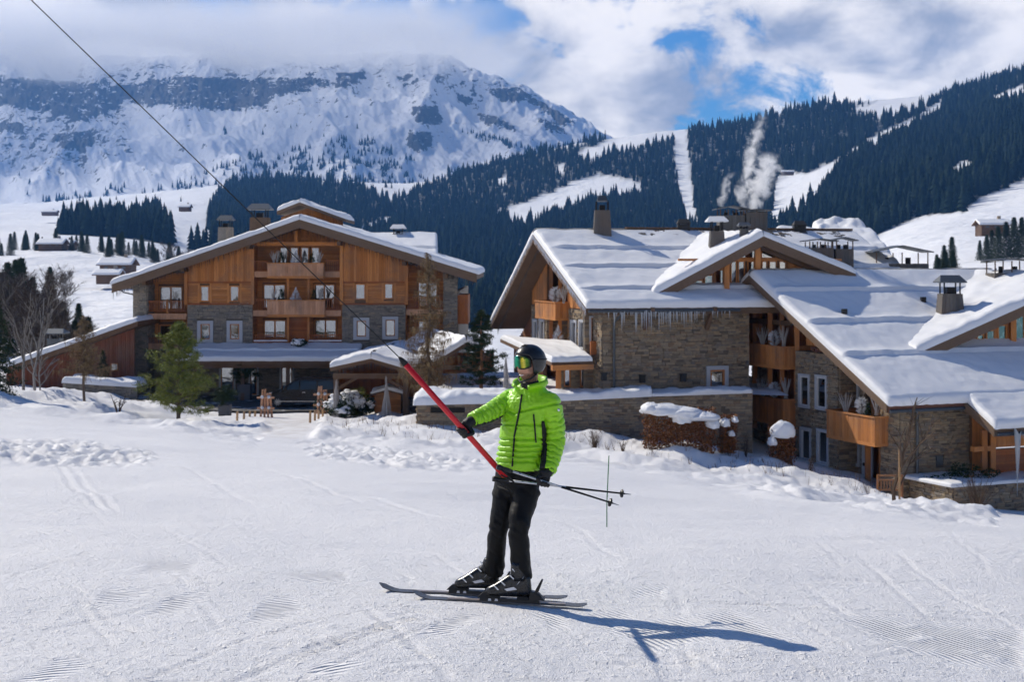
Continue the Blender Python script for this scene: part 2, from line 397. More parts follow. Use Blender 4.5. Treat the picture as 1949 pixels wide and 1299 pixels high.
CORD_A = [[(165,1158),(205,1117),(300,1115),(255,1142)],[(255,1168),(330,1125),(410,1122),(330,1168)],[(460,1185),(500,1130),(560,1130),(592,1158),(530,1182)],[(5,1292),(110,1240),(195,1245),(90,1288)],
          [(570,1277),(620,1256),(700,1264),(640,1290)],[(215,1080),(290,1060),(380,1065),(370,1092),(260,1092)],[(505,1095),(570,1078),(660,1080),(670,1110),(590,1112)],[(785,1220),(880,1160),(930,1168),(850,1227)],[(830,1105),(880,1090),(950,1100),(900,1122)]]
CORD_B = [[(1100,1165),(1190,1160),(1215,1185),(1150,1195)],[(1300,1178),(1400,1170),(1525,1245),(1430,1243)],[(1560,1180),(1700,1184),(1885,1262),(1740,1272),(1640,1216)],[(1010,1165),(1060,1158),(1090,1200),(1050,1215)],[(1200,1125),(1270,1122),(1265,1143),(1205,1142)],[(1120,1195),(1300,1180),(1400,1230),(1230,1262)],[(1640,1180),(1949,1205),(1949,1290),(1800,1285)]]
TRACKS = [([(1090,1153),(1500,1174),(1960,1199)],.035,.014),([(1060,1143),(1500,1162),(1960,1184)],.035,.013),([(205,1299),(480,1212),(800,1137)],.022,.010),([(395,1299),(600,1236),(820,1172)],.026,.014),([(405,1299),(620,1240),(830,1178)],.02,.012),([(107,880),(150,940),(205,981)],.05,.014),([(130,880),(170,930),(230,985)],.05,.012),
 ([(150,985),(190,980),(260,982)],.04,.012),([(340,880),(400,920),(480,960)],.05,.010),([(500,890),(600,930),(700,965)],.06,.012),([(0,1092),(300,1110),(720,1128),(1100,1156),(1600,1180)],.02,.008),([(0,1075),(400,1100),(900,1128),(1500,1165)],.02,.007),
 ([(90,1096),(500,1122),(1000,1148)],.022,.007),([(600,1035),(1200,1045),(1900,1060)],.04,.008),([(980,1060),(1500,1072),(1949,1078)],.03,.007),([(1280,1249),(1380,1299)],.03,.010),([(1160,1260),(1250,1299)],.03,.008),
 ([(1320,1299),(1300,1230),(1260,1180)],.025,.007),([(1500,1100),(1700,1110),(1949,1100)],.03,.012),([(540,1299),(760,1225),(900,1170)],.022,.010),([(700,1000),(1000,1003),(1300,1018)],.06,.010),
 ([(0,868),(90,880),(240,895)],.08,.018),([(560,935),(700,950),(900,1000)],.07,.012),([(1100,1010),(1500,1022),(1949,1040)],.07,.009),([(760,1085),(778,1095),(775,1110)],.03,.010),([(1280,1130),(1300,1160),(1290,1190)],.03,.006)]
_rt = random.Random(77)
for _k in range(120):                              # faint crossing ski marks
    _x = _rt.uniform(-50, 1950); _y = _rt.uniform(905, 1290); _l = _rt.uniform(80, 420) * (_y - 780) / 400; _sl = _rt.choice((_rt.uniform(-.5, .1), _rt.uniform(.0, .12), _rt.uniform(.3, 1.2))); _c = _rt.uniform(-.25, .25)
    TRACKS.append(([(_x, _y), (_x + _l * .5, min(1298, max(890, _y + _sl * _l * .5 + _c * _l * .2))), (_x + _l, min(1298, max(890, _y + _sl * _l)))], _rt.uniform(.014, .032), _rt.uniform(.003, .011)))
    if _k % 3 == 0: _t = TRACKS[-1]; TRACKS.append(([(a_ + 6, b_ + min(14, (b_ - 780) * .04)) for a_, b_ in _t[0]], _t[1], _t[2]))
nr, nc = 780, 700
Yr = np.concatenate([np.linspace(-150, 3.0, 26)[:-1], np.exp(np.linspace(math.log(3.0), math.log(128), nr - 25))])
s_ = np.concatenate([-1 - np.linspace(1, 0, 14)[:-1] ** 1.7 * 9, np.linspace(-1, 1, nc - 26), 1 + np.linspace(0, 1, 14)[1:] ** 1.7 * 9])
GY = np.repeat(Yr[:, None], nc, 1); GX = s_[None, :] * (6 + .48 * np.maximum(GY, 3)); 
GZ = base_z(GX, GY)
Yc = np.maximum(GY, 1.5); PX = CX + F * GX / Yc; PY = HY - F * (GZ - CZ) / Yc
vis = GY > 4
m_r = np.zeros_like(GX); m_c = np.zeros_like(GX)
for p in ROUGH: m_r = np.maximum(m_r, sstep(-8, 12, polydist(PX, PY, p)))
for p in CHOP: m_c = np.maximum(m_c, sstep(-6, 10, polydist(PX, PY, p)))
m_r *= vis; m_c *= vis
far = sstep(12, 40, GY)
GZ = GZ + .10 * far * fbm(GX / 9, GY / 9, 3, 3) + .022 * fbm(GX / 1.7, GY / 1.7, 3, 5) * (1 - .5 * far) + .075 * fbm(GX / 5.5, GY / 3.4, 2, 6)
GZ = GZ + m_r * (.42 * fbm(GX / 3.6, GY / 4.0, 2, 11) + .13 * np.abs(fbm(GX / 1.1, GY / 1.3, 3, 12)) * (1 + .8 * fbm(GX / 6, GY / 6, 2, 14)) + .10 * np.maximum(0, fbm(GX / .42, GY / .5, 2, 13)) * sstep(-.2, .5, fbm(GX / 4, GY / 4, 2, 15)))
GZ = GZ + m_c * (.12 * fbm(GX / .6, GY / .9, 3, 21) + .10 * fbm(GX / .3, GY / .45, 2, 22))
nearm = (1 - sstep(20, 40, GY)) * vis
c_a = np.zeros_like(GX); c_b = np.zeros_like(GX)
for p in CORD_A: c_a = np.maximum(c_a, sstep(-4, 20, polydist(PX, PY, p)))
for p in CORD_B: c_b = np.maximum(c_b, sstep(-6, 26, polydist(PX, PY, p)))
brk = sstep(-.95, -.25, fbm(GX / .3, GY / .3, 3, 61))
c_a *= vis * brk; c_b *= vis * brk
calm = 1 - .92 * np.maximum(c_a, c_b)      # the machine's comb marks survive where the surface is untouched
chunk = np.maximum(0, fbm(GX / .16, GY / .16, 2, 31) - .42) * np.maximum(0, fbm(GX / 1.4, GY / .9, 2, 32) + .15)
GZ = GZ + calm * nearm * (.035 * chunk + .003 * fbm(GX / .12, GY / .12, 2, 33))
# streaks left by skis, running across the fall line
GZ = GZ + calm * vis * (.009 * pn(GX / 3.2, (GY + .22 * GX) / .32, 41) * (1 - sstep(30, 60, GY)) + .0035 * pn(GX / 2.0, (GY - .1 * GX) / .11, 42) * nearm)
for pts, w, dep in TRACKS:
    g = np.array([ground_hit(*p) for p in pts]); t = np.linspace(0, 1, 24); k = np.linspace(0, 1, len(g))
    gx = np.interp(t, k, g[:, 0]); gy = np.interp(t, k, g[:, 1])
    lo, hi = gy.min() - 1, gy.max() + 1; rows = np.where((Yr > lo) & (Yr < hi))[0]
    if not len(rows): continue
    cm_ = (GX[rows[0]:rows[-1] + 1] > gx.min() - .6) & (GX[rows[0]:rows[-1] + 1] < gx.max() + .6); cc_ = np.where(cm_.any(0))[0]
    if not len(cc_): continue
    sl_ = (slice(rows[0], rows[-1] + 1), slice(cc_[0], cc_[-1] + 1)); d = np.full(GX[sl_].shape, 1e9); along = np.zeros(GX[sl_].shape)
    xx, yy = GX[sl_], GY[sl_]
    for i in range(23):
        ax, ay, bx, by = gx[i], gy[i], gx[i + 1], gy[i + 1]; ex, ey = bx - ax, by - ay
        q = np.clip(((xx - ax) * ex + (yy - ay) * ey) / (ex * ex + ey * ey + 1e-9), 0, 1)
        dn_ = np.hypot(xx - ax - q * ex, yy - ay - q * ey); along = np.where(dn_ < d, (i + q) / 23, along); d = np.minimum(d, dn_)
    dep = dep * np.clip(np.sin(np.pi * np.clip(along, 0, 1)) * 3.0, 0, 1)
    GZ[sl_] += calm[sl_] * dep * (-np.exp(-(d / w) ** 2) + .7 * np.exp(-((d - 1.9 * w) / (.6 * w)) ** 2)) * (1 + .4 * fbm(xx / .3, yy / .3, 2, 51))
_near = np.exp(-((GX + .1) / 1.25) ** 4 - ((GY - 10.68) / .42) ** 4); GZ = GZ * (1 - _near) + (base_z(GX, GY) - .004 + .004 * fbm(GX / .12, GY / .12, 2, 33)) * _near      # pressed flat under the skis
t = NT('snow_piste'); v = t.coord('Position')
n1 = t.noise(v, 38, 4, .65); n2 = t.noise(v, 7, 6, .6); n3 = t.noise(t.coord('Position', (.5, 4, 1), (0, 0, R(-12))), 2.2, 5, .6)
n4 = t.noise(t.coord('Position', (1, 6, 1), (0, 0, R(28))), 5, 4, .6)
def groove(rot, per, at):
    sp = t.N('ShaderNodeSeparateXYZ'); t.L(t.coord('Position', (1, 1, 1), (0, 0, rot)), sp.inputs[0])
    w = t.M('SINE', t.M('MULTIPLY', t.M('ADD', sp.outputs[1], t.M('MULTIPLY', n2, .003)), 2 * math.pi / per)); return t.M('MULTIPLY', w, t.attr(at))
ga = groove(R(-36), .052, 'cord_a'); gb = groove(R(64), .052, 'cord_b')
crumb = t.rng(t.noise(v, 16, 3, .6), .56, .72, 0, 1)
quiet = t.M('SUBTRACT', 1.0, t.M('MULTIPLY', t.M('MAXIMUM', t.attr('cord_a'), t.attr('cord_b')), .85))
h = t.M('ADD', t.M('MULTIPLY', n1, .40), t.M('MULTIPLY', n2, .45))
h = t.M('ADD', h, t.M('MULTIPLY', n3, .55)); h = t.M('ADD', h, t.M('MULTIPLY', n4, .2)); h = t.M('ADD', h, t.M('MULTIPLY', crumb, .35)); h = t.M('MULTIPLY', h, quiet)
h = t.M('ADD', h, t.M('MULTIPLY', ga, .60)); h = t.M('ADD', h, t.M('MULTIPLY', gb, .60))
n5 = t.noise(v, 95, 3, .6); pit = t.rng(t.noise(v, 24, 3, .65), .60, .70, 0, 1); h = t.M('ADD', h, t.M('MULTIPLY', n5, .36)); h = t.M('SUBTRACT', h, t.M('MULTIPLY', pit, .30))
spk = t.rng(t.noise(v, 260, 1, .5), .74, .78, 0, 1)
c = t.mix(n2, (.83, .83, .85), (.875, .87, .87)); c = t.mix(t.M('MULTIPLY', t.attr('path'), .8), c, (.60, .56, .52))
t.pbr(c, t.rng(spk, 0, 1, .62, .18), 0, t.bump(h, .85, .035), .35)
gp = inpoly(PX, PY, [(520,800),(600,795),(590,830),(575,850),(470,850),(500,820)]) * 1.0
gp = sstep(-6, 10, polydist(PX, PY, [(500,797),(600,790),(592,815),(580,835),(480,835),(508,815)])) * vis * .55 * sstep(-.3, .3, fbm(GX, GY, 3, 71))
ground = np_mesh('snow_ground', np.stack([GX, GY, GZ], -1).reshape(-1, 3), grid_quads(nr, nc), 'snow_piste', True, {'cord_a': c_a, 'cord_b': c_b, 'path': gp})
tag(ground, kind='structure')
def gz(X, Y): return float(base_z(X, Y))
_gi = np.argsort(Yr)
def gz_full(X, Y):                                # height of the finished surface
    j = int(np.argmin(np.abs(Yr - Y))); k = int(np.argmin(np.abs(GX[j] - X))); return float(GZ[j, k])

# driveway in front of the hotel
dv = MB(); a = [P(355, 0, 94.0), P(800, 0, 94.0), P(800, 0, 106), P(330, 0, 106)]
def sheet(name, x0, x1, y0, y1, nx, ny, dz, mat, amp=.02):
    X, Y = np.meshgrid(np.linspace(x0, x1, nx), np.linspace(y0, y1, ny)); Z = base_z(X, Y) + dz + amp * fbm(X / 2, Y / 2, 3, 5)
    o = np_mesh(name, np.stack([X, Y, Z], -1).reshape(-1, 3), grid_quads(ny, nx), mat); return tag(o, kind='structure')
t = NT('asphalt'); v = t.coord('Position'); n = t.noise(v, .9, 6, .65); n2 = t.noise(v, 60, 3, .6)
c = t.mix(t.rng(n, .52, .66), (.075, .072, .070), (.60, .61, .64)); t.pbr(c, .8, 0, t.bump(n2, .4, .01), .3)
drive = sheet('driveway', -25.5, -6.2, 93.6, 106.5, 60, 40, .16, 'asphalt')

# ------------------------------------------------------------------ valley and forested hills
CPX = np.array([-700,-300,0,150,300,450,600,800,1000,1130,1200,1300,1400,1500,1600,1700,1800,1949,2250,2650], float)
CD = np.array([108,200,350,560,900,1400,2000,2800,3300], float)
CYT = np.array([
 [800,800,775,790,800,800,800,800,800,800,800,800,800,800,800,800,800,800,800,800],
 [650,650,640,640,640,700,740,760,760,760,760,740,720,700,680,640,600,570,555,550],
 [560,560,560,575,575,640,690,710,710,710,700,690,660,640,610,560,525,505,500,490],
 [470,470,482,480,500,560,630,650,650,650,640,630,600,580,540,495,470,458,440,420],
 [445,445,452,452,470,520,580,600,600,595,590,580,550,525,480,435,405,380,350,320],
 [420,420,425,424,430,460,510,525,520,515,510,500,480,445,390,350,318,272,230,200],
 [400,400,402,400,395,400,430,440,425,405,395,385,360,330,295,268,248,190,150,130],
 [385,385,388,380,362,345,342,345,298,268,255,243,236,212,197,187,178,132,90,70],
 [420,420,420,420,400,385,380,385,340,310,300,290,285,262,247,237,228,182,140,120]], float)
def catmull(xs, ys, x):
    i = np.clip(np.searchsorted(xs, x) - 1, 0, len(xs) - 2); h = xs[i + 1] - xs[i]; u = (x - xs[i]) / h
    m = np.gradient(ys, xs, axis=0); y0, y1, m0, m1 = ys[i], ys[i + 1], m[i], m[i + 1]
    if ys.ndim > 1: u = u[:, None]; h = h[:, None]
    return (2*u**3-3*u**2+1)*y0 + (u**3-2*u**2+u)*h*m0 + (-2*u**3+3*u**2)*y1 + (u**3-u**2)*h*m1
def hills_y(px, D):
    rowsY = catmull(CPX, CYT.T, px)               # (n, len(CD))
    ld = np.log(CD); l = np.log(D); i = np.clip(np.searchsorted(ld, l) - 1, 0, len(ld) - 2); u = (l - ld[i]) / (ld[i + 1] - ld[i]); k = np.arange(len(px))
    u = u * .6 + .4 * u * u * (3 - 2 * u)
    return rowsY[k, i] * (1 - u) + rowsY[k, i + 1] * u
hx = np.linspace(-700, 2650, 640); hd = np.exp(np.linspace(math.log(108), math.log(3300), 230))
HP, HD = np.meshgrid(hx, hd); HPf, HDf = HP.ravel(), HD.ravel()
HYf = hills_y(HPf, HDf); HXf = (HPf - CX) / F * HDf
amp = sstep(200, 900, HDf) * 5 + .6
HYf = HYf + amp * fbm(HXf / 260, HDf / 260, 4, 81) + .35 * amp * fbm(HXf / 60, HDf / 60, 3, 82, ridge=True) * .3
HZf = CZ + (HY - HYf) / F * HDf
FOREST = [[(60,478),(130,432),(235,415),(330,398),(400,388),(450,338),(520,330),(600,345),(680,352),(745,385),(800,360),(860,335),(930,310),(1000,292),(1100,278),(1150,258),(1200,262),(1310,245),(1420,236),(1500,212),(1560,200),(1640,196),(1700,186),(1790,178),(1860,160),(1949,134),(2250,95),(2300,420),(1949,340),(1880,372),(1850,410),(1780,410),(1660,455),(1600,520),(1300,620),(900,640),(500,640),(420,520),(250,470),(120,475)]]
CLEAR = [[(288,412),(330,396),(412,384),(392,420),(405,455),(425,475),(330,478),(318,440)],[(655,445),(745,408),(738,422),(690,445)],
 [(928,408),(1000,384),(1060,362),(1110,338),(1160,333),(1222,348),(1218,372),(1150,376),(1085,395),(1005,432),(972,432),(968,415)],
 [(1281,252),(1308,248),(1314,330),(1330,435),(1303,435),(1288,340)],[(1098,292),(1150,268),(1230,246),(1310,240),(1300,255),(1230,278),(1180,290),(1130,308)],
 [(1455,440),(1470,395),(1478,335),(1540,328),(1600,300),(1640,272),(1700,240),(1745,222),(1800,185),(1790,210),(1735,245),(1690,268),(1620,300),(1585,330),(1560,372),(1535,395),(1500,425)],
 [(1615,208),(1700,183),(1795,176),(1770,198),(1720,215),(1690,228),(1650,222)],[(1800,345),(1828,302),(1868,318),(1852,345)],[(1890,185),(1949,160),(1949,185),(1900,205)],
 [(1500,355),(1535,348),(1570,335),(1550,372),(1510,392)],[(935,345),(965,335),(968,355),(945,352)],[(1060,318),(1075,305),(1072,335),(1062,338)]]
FIELD_R = [(1640,462),(1750,412),(1835,402),(1875,372),(1949,352),(2600,330),(2600,560),(1640,560)]
fo = np.zeros_like(HPf)
_ed = 5 * fbm(HPf / 16, HYf / 8, 3, 85)
for p in FOREST: fo = np.maximum(fo, sstep(-4, 4, polydist(HPf, HYf, p) + _ed))
for p in CLEAR + [FIELD_R]: fo = np.minimum(fo, 1 - sstep(-4, 3, polydist(HPf, HYf, p) + _ed * .8))
fo[(HDf < 700) | ((HPf < 440) & (HDf < 980))] = 0
t = NT('hill_snow'); v = t.coord('Position'); n = t.noise(v, .012, 8, .6); n2 = t.noise(v, .09, 5, .6)
c = t.mix(n, (.80, .82, .86), (.86, .865, .875)); c = t.mix(t.M('MULTIPLY', t.attr('forest'), t.rng(n2, .42, .5, .75, 1)), c, (.030, .035, .026))
t.pbr(c, .7, 0, t.bump(n2, .5, 4, t.bump(n, .6, 20)), .2)
hills = np_mesh('hills', np.stack([HXf, HDf, HZf], -1), grid_quads(len(hd), len(hx)), 'hill_snow', True, {'forest': fo}); tag(hills, kind='structure')

# ------------------------------------------------------------------ the massif under the cloud
TPX = np.array([-900,-500,-200,0,200,400,600,700,800,850,900,950,1000,1060,1130,1200,1320], float)
TPY = np.array([95,88,92,100,112,116,112,106,112,124,141,160,184,222,262,318,380], float)
BPY = np.array([405,405,402,398,388,372,372,376,382,380,375,366,355,340,330,345,400], float)
mx = np.linspace(-900, 1320, 860); mt = np.linspace(0, 1.2, 330)
MPX, MT = np.meshgrid(mx, mt); MPX, MT = MPX.ravel(), MT.ravel()
Ty = catmull(TPX, TPY, MPX); By = catmull(TPX, BPY, MPX); tt = np.clip(MT, 0, 1)
gt = .78 * tt + .22 * tt ** 3
MY = By + (Ty - By) * gt + np.maximum(MT - 1, 0) * 700
MD = 3700 + 1750 * MT ** .9
env = sstep(0, .15, tt) * (1 - .75 * sstep(.9, 1.0, tt)) + .12
MY = MY - env * (24 * (fbm(MPX / 230 + tt * .8, tt * 1.7, 3, 91, .5, True) - .3) + 5 * fbm(MPX / 75 + tt * 2.2, tt * 3.2, 5, 93, .56, True) + 1.6 * fbm(MPX / 22 + tt * 3, tt * 9, 4, 95, .6, True))
for pts_, hh, ww in (([(850,122),(812,190),(792,262),(765,335)],15,22),([(1000,188),(940,245),(880,305),(850,345)],11,18),([(690,140),(640,195),(598,262),(560,322)],13,20),([(190,160),(172,235),(120,300),(60,365)],15,24),([(430,210),(420,270),(330,345)],7,26),([(905,145),(880,215),(850,262)],8,14),([(1060,225),(1010,265),(960,292)],7,14),([(20,150),(30,240),(-40,330)],13,24),([(720,262),(690,310),(640,360)],7,14)):
    d_ = np.full(MPX.shape, 1e9); wv = 6 * fbm(MPX / 40, MY / 30, 2, 99)
    for (ax, ay), (bx_, by_) in zip(pts_[:-1], pts_[1:]):
        ex, ey = bx_ - ax, by_ - ay; q = np.clip(((MPX + wv - ax) * ex + (MY - ay) * ey) / (ex * ex + ey * ey), 0, 1); d_ = np.minimum(d_, np.hypot(MPX + wv - ax - q * ex, MY - ay - q * ey))
    MY = MY - hh * np.exp(-d_ / ww)                # spurs running down the face
ROCK = [[(205,168),(330,148),(470,150),(610,150),(590,176),(525,186),(505,204),(430,212),(330,205),(280,200),(240,192)],[(-400,130),(0,150),(180,160),(245,190),(205,216),(160,232),(90,216),(0,205),(-400,190)],
 [(100,255),(176,250),(182,286),(135,292),(100,270)],[(-60,228),(40,235),(42,256),(-60,256)],[(785,205),(830,203),(842,230),(815,242),(788,232)],[(780,250),(822,255),(822,280),(790,292),(772,272)],
 [(640,140),(700,138),(662,165),(638,176)],[(925,172),(988,168),(1012,190),(960,197)],[(1000,180),(1045,203),(1095,235),(1070,242),(1020,208)],[(900,215),(950,225),(990,250),(960,250),(915,232)],[(870,180),(900,190),(890,200),(868,192)],[(1020,225),(1060,235),(1080,258),(1040,250)]]
ROCK2 = [(-500,120),(260,140),(250,300),(120,330),(-500,340)]
rk = np.zeros_like(MPX)
for p in ROCK: rk = np.maximum(rk, sstep(-7, 6, polydist(MPX, MY, p)))
rk = np.maximum(rk, .48 * sstep(-20, 25, polydist(MPX, MY, ROCK2)))
rk = np.maximum(rk, .32 * sstep(250, 150, MY))
MY = MY - rk * 4.5 * fbm(MPX / 10, MY / 12, 4, 97, .6, True)
MXw = (MPX - CX) / F * MD; MZ = CZ + (HY - MY) / F * MD
t = NT('massif'); v = t.coord('Position'); n = t.noise(v, .004, 9, .62); n2 = t.noise(t.coord('Position', (1, 1, 2.2)), .020, 9, .72, .9); n3 = t.noise(t.coord('Position', (1, .4, .25)), .028, 6, .65, .3)
geo = t.N('ShaderNodeNewGeometry'); sp = t.N('ShaderNodeSeparateXYZ'); t.L(geo.outputs['Normal'], sp.inputs[0])
rf = t.M('ADD', t.M('MULTIPLY', t.attr('rock'), .50), t.M('ADD', t.M('MULTIPLY', t.M('SUBTRACT', n2, .5), 1.7), t.M('MULTIPLY', t.M('SUBTRACT', n3, .5), 1.1))); rf = t.M('ADD', rf, t.M('MULTIPLY', t.M('SUBTRACT', .86, sp.outputs[2]), .55))
rf = t.rng(rf, .31, .38)
c = t.mix(rf, (.82, .835, .87), t.mix(n, (.062, .06, .06), (.13, .122, .112)))
t.pbr(c, .8, 0, t.bump(n2, .6, 12, t.bump(n3, .5, 14)), .15)
massif = np_mesh('mountain', np.stack([MXw, MD, MZ], -1), grid_quads(len(mt), len(mx)), 'massif', True, {'rock': rk}); tag(massif, kind='structure')

# ------------------------------------------------------------------ far woods
def spruce_template(seed, tiers=6, n=8):
    rg = random.Random(seed); V = []; T = []
    for i in range(tiers):
        z0 = .04 + .86 * i / tiers; z1 = min(1.0, z0 + 1.65 / tiers); r = .20 * (1 - i / tiers) ** .85 + .015; b = len(V)
        V.append((rg.uniform(-.01, .01), rg.uniform(-.01, .01), z1))
        for k in range(n):
            a = 2 * math.pi * (k + rg.uniform(-.25, .25)) / n; q = r * (rg.uniform(.6, .8) if k % 2 else rg.uniform(.9, 1.15)); V.append((math.cos(a) * q, math.sin(a) * q, z0 - rg.uniform(0, .03) + (.025 if k % 2 else 0)))
        for k in range(n): T.append((b, b + 1 + k, b + 1 + (k + 1) % n))
    return np.array(V), np.array(T)
TPL = [spruce_template(s) for s in range(5)]
def wood(name, pts, heights, label, mat='needles_far'):
    """many far trees as one mass"""
    VS, TS, TI = [], [], []; off = 0; rg = np.random.default_rng(len(pts))
    for k in range(5):
        sel = np.arange(len(pts)) % 5 == k; p = pts[sel]; h = heights[sel]
        if not len(p): continue
        V, T = TPL[k]; a = rg.uniform(0, 6.28, len(p)); wd = rg.uniform(.8, 1.25, len(p))
        x = (V[None, :, 0] * np.cos(a)[:, None] - V[None, :, 1] * np.sin(a)[:, None]) * (h * wd)[:, None] + p[:, 0:1]
        y = (V[None, :, 0] * np.sin(a)[:, None] + V[None, :, 1] * np.cos(a)[:, None]) * (h * wd)[:, None] + p[:, 1:2]
        z = V[None, :, 2] * h[:, None] + p[:, 2:3] - .4
        VS.append(np.stack([x, y, z], -1).reshape(-1, 3)); TS.append((T[None] + (np.arange(len(p)) * len(V))[:, None, None]).reshape(-1, 3) + off)
        TI.append(np.repeat(rg.uniform(0, 1, len(p)), len(V))); off += len(p) * len(V)
    o = np_mesh(name, np.concatenate(VS), np.concatenate(TS), mat, False, {'tint': np.concatenate(TI)})
    return tag(o, label, 'trees', kind='stuff')
rg = np.random.default_rng(3)
cell_p = (hx[1] - hx[0])
def hill_pts(n, x0, x1, keep, dlo=700, dhi=2850):
    px = rg.uniform(x0, x1, n); D = np.exp(rg.uniform(math.log(dlo), math.log(dhi), n))
    fi = (px - hx[0]) / (hx[1] - hx[0]); fj = (np.log(D) - math.log(108)) / (math.log(3300 / 108)) * (len(hd) - 1)
    i = fi.astype(int); j = fj.astype(int); a = fi - i; b = fj - j; Zg = HYf.reshape(HP.shape); Fg = fo.reshape(HP.shape)
    def bl(G): return (G[j, i] * (1 - a) + G[j, i + 1] * a) * (1 - b) + (G[j + 1, i] * (1 - a) + G[j + 1, i + 1] * a) * b
    y = bl(Zg); f = bl(Fg); k = keep(px, y, f, D); px, D, y = px[k], D[k], y[k]
    return np.stack([(px - CX) / F * D, D, CZ + (HY - y) / F * D], -1)
def dens(px, y, f, D): return (f > .5) & ((px > 450) | (D > 1000)) & ((pn(px / 14, y / 7, 3) < .62) | (rg.uniform(0, 1, len(px)) < .5)) & (rg.uniform(0, 1, len(px)) < np.clip((D / 1700) ** 1.2, .12, 1))
pts = hill_pts(80000, -150, 2300, dens)
wood('forest', pts, np.random.default_rng(5).uniform(8, 19, len(pts)) * np.random.default_rng(51).choice([.5, .75, 1, 1, 1.2, 1.45], len(pts)), 'dark conifer forest covering the hills behind the chalets')
def sparse(px, y, f, D):
    n = pn(px / 45, y / 16, 7); return (f < .5) & (D > 1300) & (((n > .38) & (rg.uniform(0, 1, len(px)) < .5)) | (rg.uniform(0, 1, len(px)) < .012)) & ~inpoly(px, y, FIELD_R)
def sp2(px, y, f, D):
    k = sparse(px, y, f, D)
    for c_ in CLEAR[:7]: k &= ~((polydist(px, y, c_) > 3) & (rg.uniform(0, 1, len(px)) > .05))
    return k & ~inpoly(px, y, [(-200,450),(0,446),(260,412),(400,365),(380,350),(200,385),(-200,400)])
pts = hill_pts(9000, -150, 2300, sp2)
wood('scattered_hill_trees', pts, np.random.default_rng(6).uniform(7, 16, len(pts)), 'loose conifers dotted over the snowy clearings of the hills')
MTREE = [([(480,330),(560,285),(640,265),(720,262),(760,300),(790,330),(730,372),(640,380),(520,345)],.55),([(250,372),(330,355),(420,318),(480,292),(520,300),(480,335),(380,360),(300,380)],.5),([(0,405),(60,385),(130,375),(240,352),(260,362),(130,392),(40,415)],.8),
 ([(800,385),(830,345),(900,320),(1000,300),(1110,275),(1140,282),(1000,330),(900,365)],.8),([(880,248),(950,265),(1010,285),(1110,272),(1115,280),(1000,294),(940,276),(880,256)],.8),([(760,300),(820,310),(870,330),(800,362),(740,372)],.28),([(0,330),(120,340),(200,330),(160,350),(30,372)],.06),([(400,240),(700,230),(780,300),(500,300)],.05),([(40,330),(80,330),(80,365),(45,372)],.25)]
def massif_pts(n):
    px = rg.uniform(-100, 1140, n); t_ = rg.uniform(0, .75, n); fi = (px - mx[0]) / (mx[1] - mx[0]); fj = t_ / (mt[1] - mt[0]); i = fi.astype(int); j = fj.astype(int)
    Yg = MY.reshape(len(mt), len(mx)); y = Yg[j, i]; px = mx[i] ; D = MD.reshape(len(mt), len(mx))[j, i]
    k = np.zeros(n, bool); cl = pn(px / 22, y / 14, 5)
    for p, d in MTREE: k |= inpoly(px, y, p) & (cl > .55 - d * 1.0) & (rg.uniform(0, 1, n) < .2 + d * .8)
    px, D, y = px[k] + rg.uniform(-1, 1, k.sum()), D[k], y[k]
    return np.stack([(px - CX) / F * D, D, CZ + (HY - y) / F * D], -1)
pts = massif_pts(14000)
wood('mountain_trees', pts, np.random.default_rng(8).uniform(11, 24, len(pts)), 'scattered conifers on the lower snow slopes of the mountain')

# ------------------------------------------------------------------ air between here and the range
hz = MB(); zlo = float(min(GZ.min(), HZf.min(), MZ.min())) - 1.0; zhi = float(max(MZ.max(), HZf.max())) + 30
xr = float(max(abs(HXf).max(), abs(MXw).max())) + 60
hz.box((-xr, -170, zlo), (xr, float(MD.max()) + 60, zhi))
t = NT('haze_air'); pv = t.N('ShaderNodeVolumePrincipled'); pv.inputs['Color'].default_value = (.17, .45, 1.0, 1); pv.inputs['Density'].default_value = 0.00007; pv.inputs['Anisotropy'].default_value = 0.2
t.L(pv.outputs[0], t.out.inputs['Volume']); hz.build('haze', 'haze_air', None, kind='stuff')

# ------------------------------------------------------------------ cloud lying on the summit ridge
def cloud_bank(name, lo, hi, label):
    m = MB(); m.box(lo, hi); o = m.build(name, 'cloud_vapour', None); tag(o, label, 'cloud'); return o
t = NT('cloud_vapour'); g = t.N('ShaderNodeNewGeometry').outputs['Position']; sp = t.N('ShaderNodeSeparateXYZ'); t.L(g, sp.inputs[0])
n = t.noise(t.coord('Position', (1, 1, 1.6)), .0022, 6, .58, .4)
zz = t.M('ADD', sp.outputs[2], t.M('MULTIPLY', t.M('SUBTRACT', n, .5), 420))
zz = t.M('ADD', zz, t.M('MULTIPLY', sp.outputs[0], -.012))
d = t.rng(zz, 690, 800)
d = t.M('MULTIPLY', d, t.rng(t.M('ADD', sp.outputs[0], t.M('MULTIPLY', t.M('SUBTRACT', n, .5), 900)), -420, 150, 1, 0))
d = t.M('MULTIPLY', d, t.rng(sp.outputs[1], 4250, 4700)); d = t.M('MULTIPLY', d, t.rng(sp.outputs[2], 790, 890, 1, 0))
pv = t.N('ShaderNodeVolumePrincipled'); pv.inputs['Color'].default_value = (1, 1, 1, 1); pv.inputs['Anisotropy'].default_value = .2
t.L(t.M('MULTIPLY', d, .0065), pv.inputs['Density']); t.L(pv.outputs[0], t.out.inputs['Volume'])
t.m.cycles.volume_step_rate = .35
cloud_bank('cloud', (-5000, 4250, 560), (420, 6000, 900), 'white cloud bank lying over the mountain summit ridge')
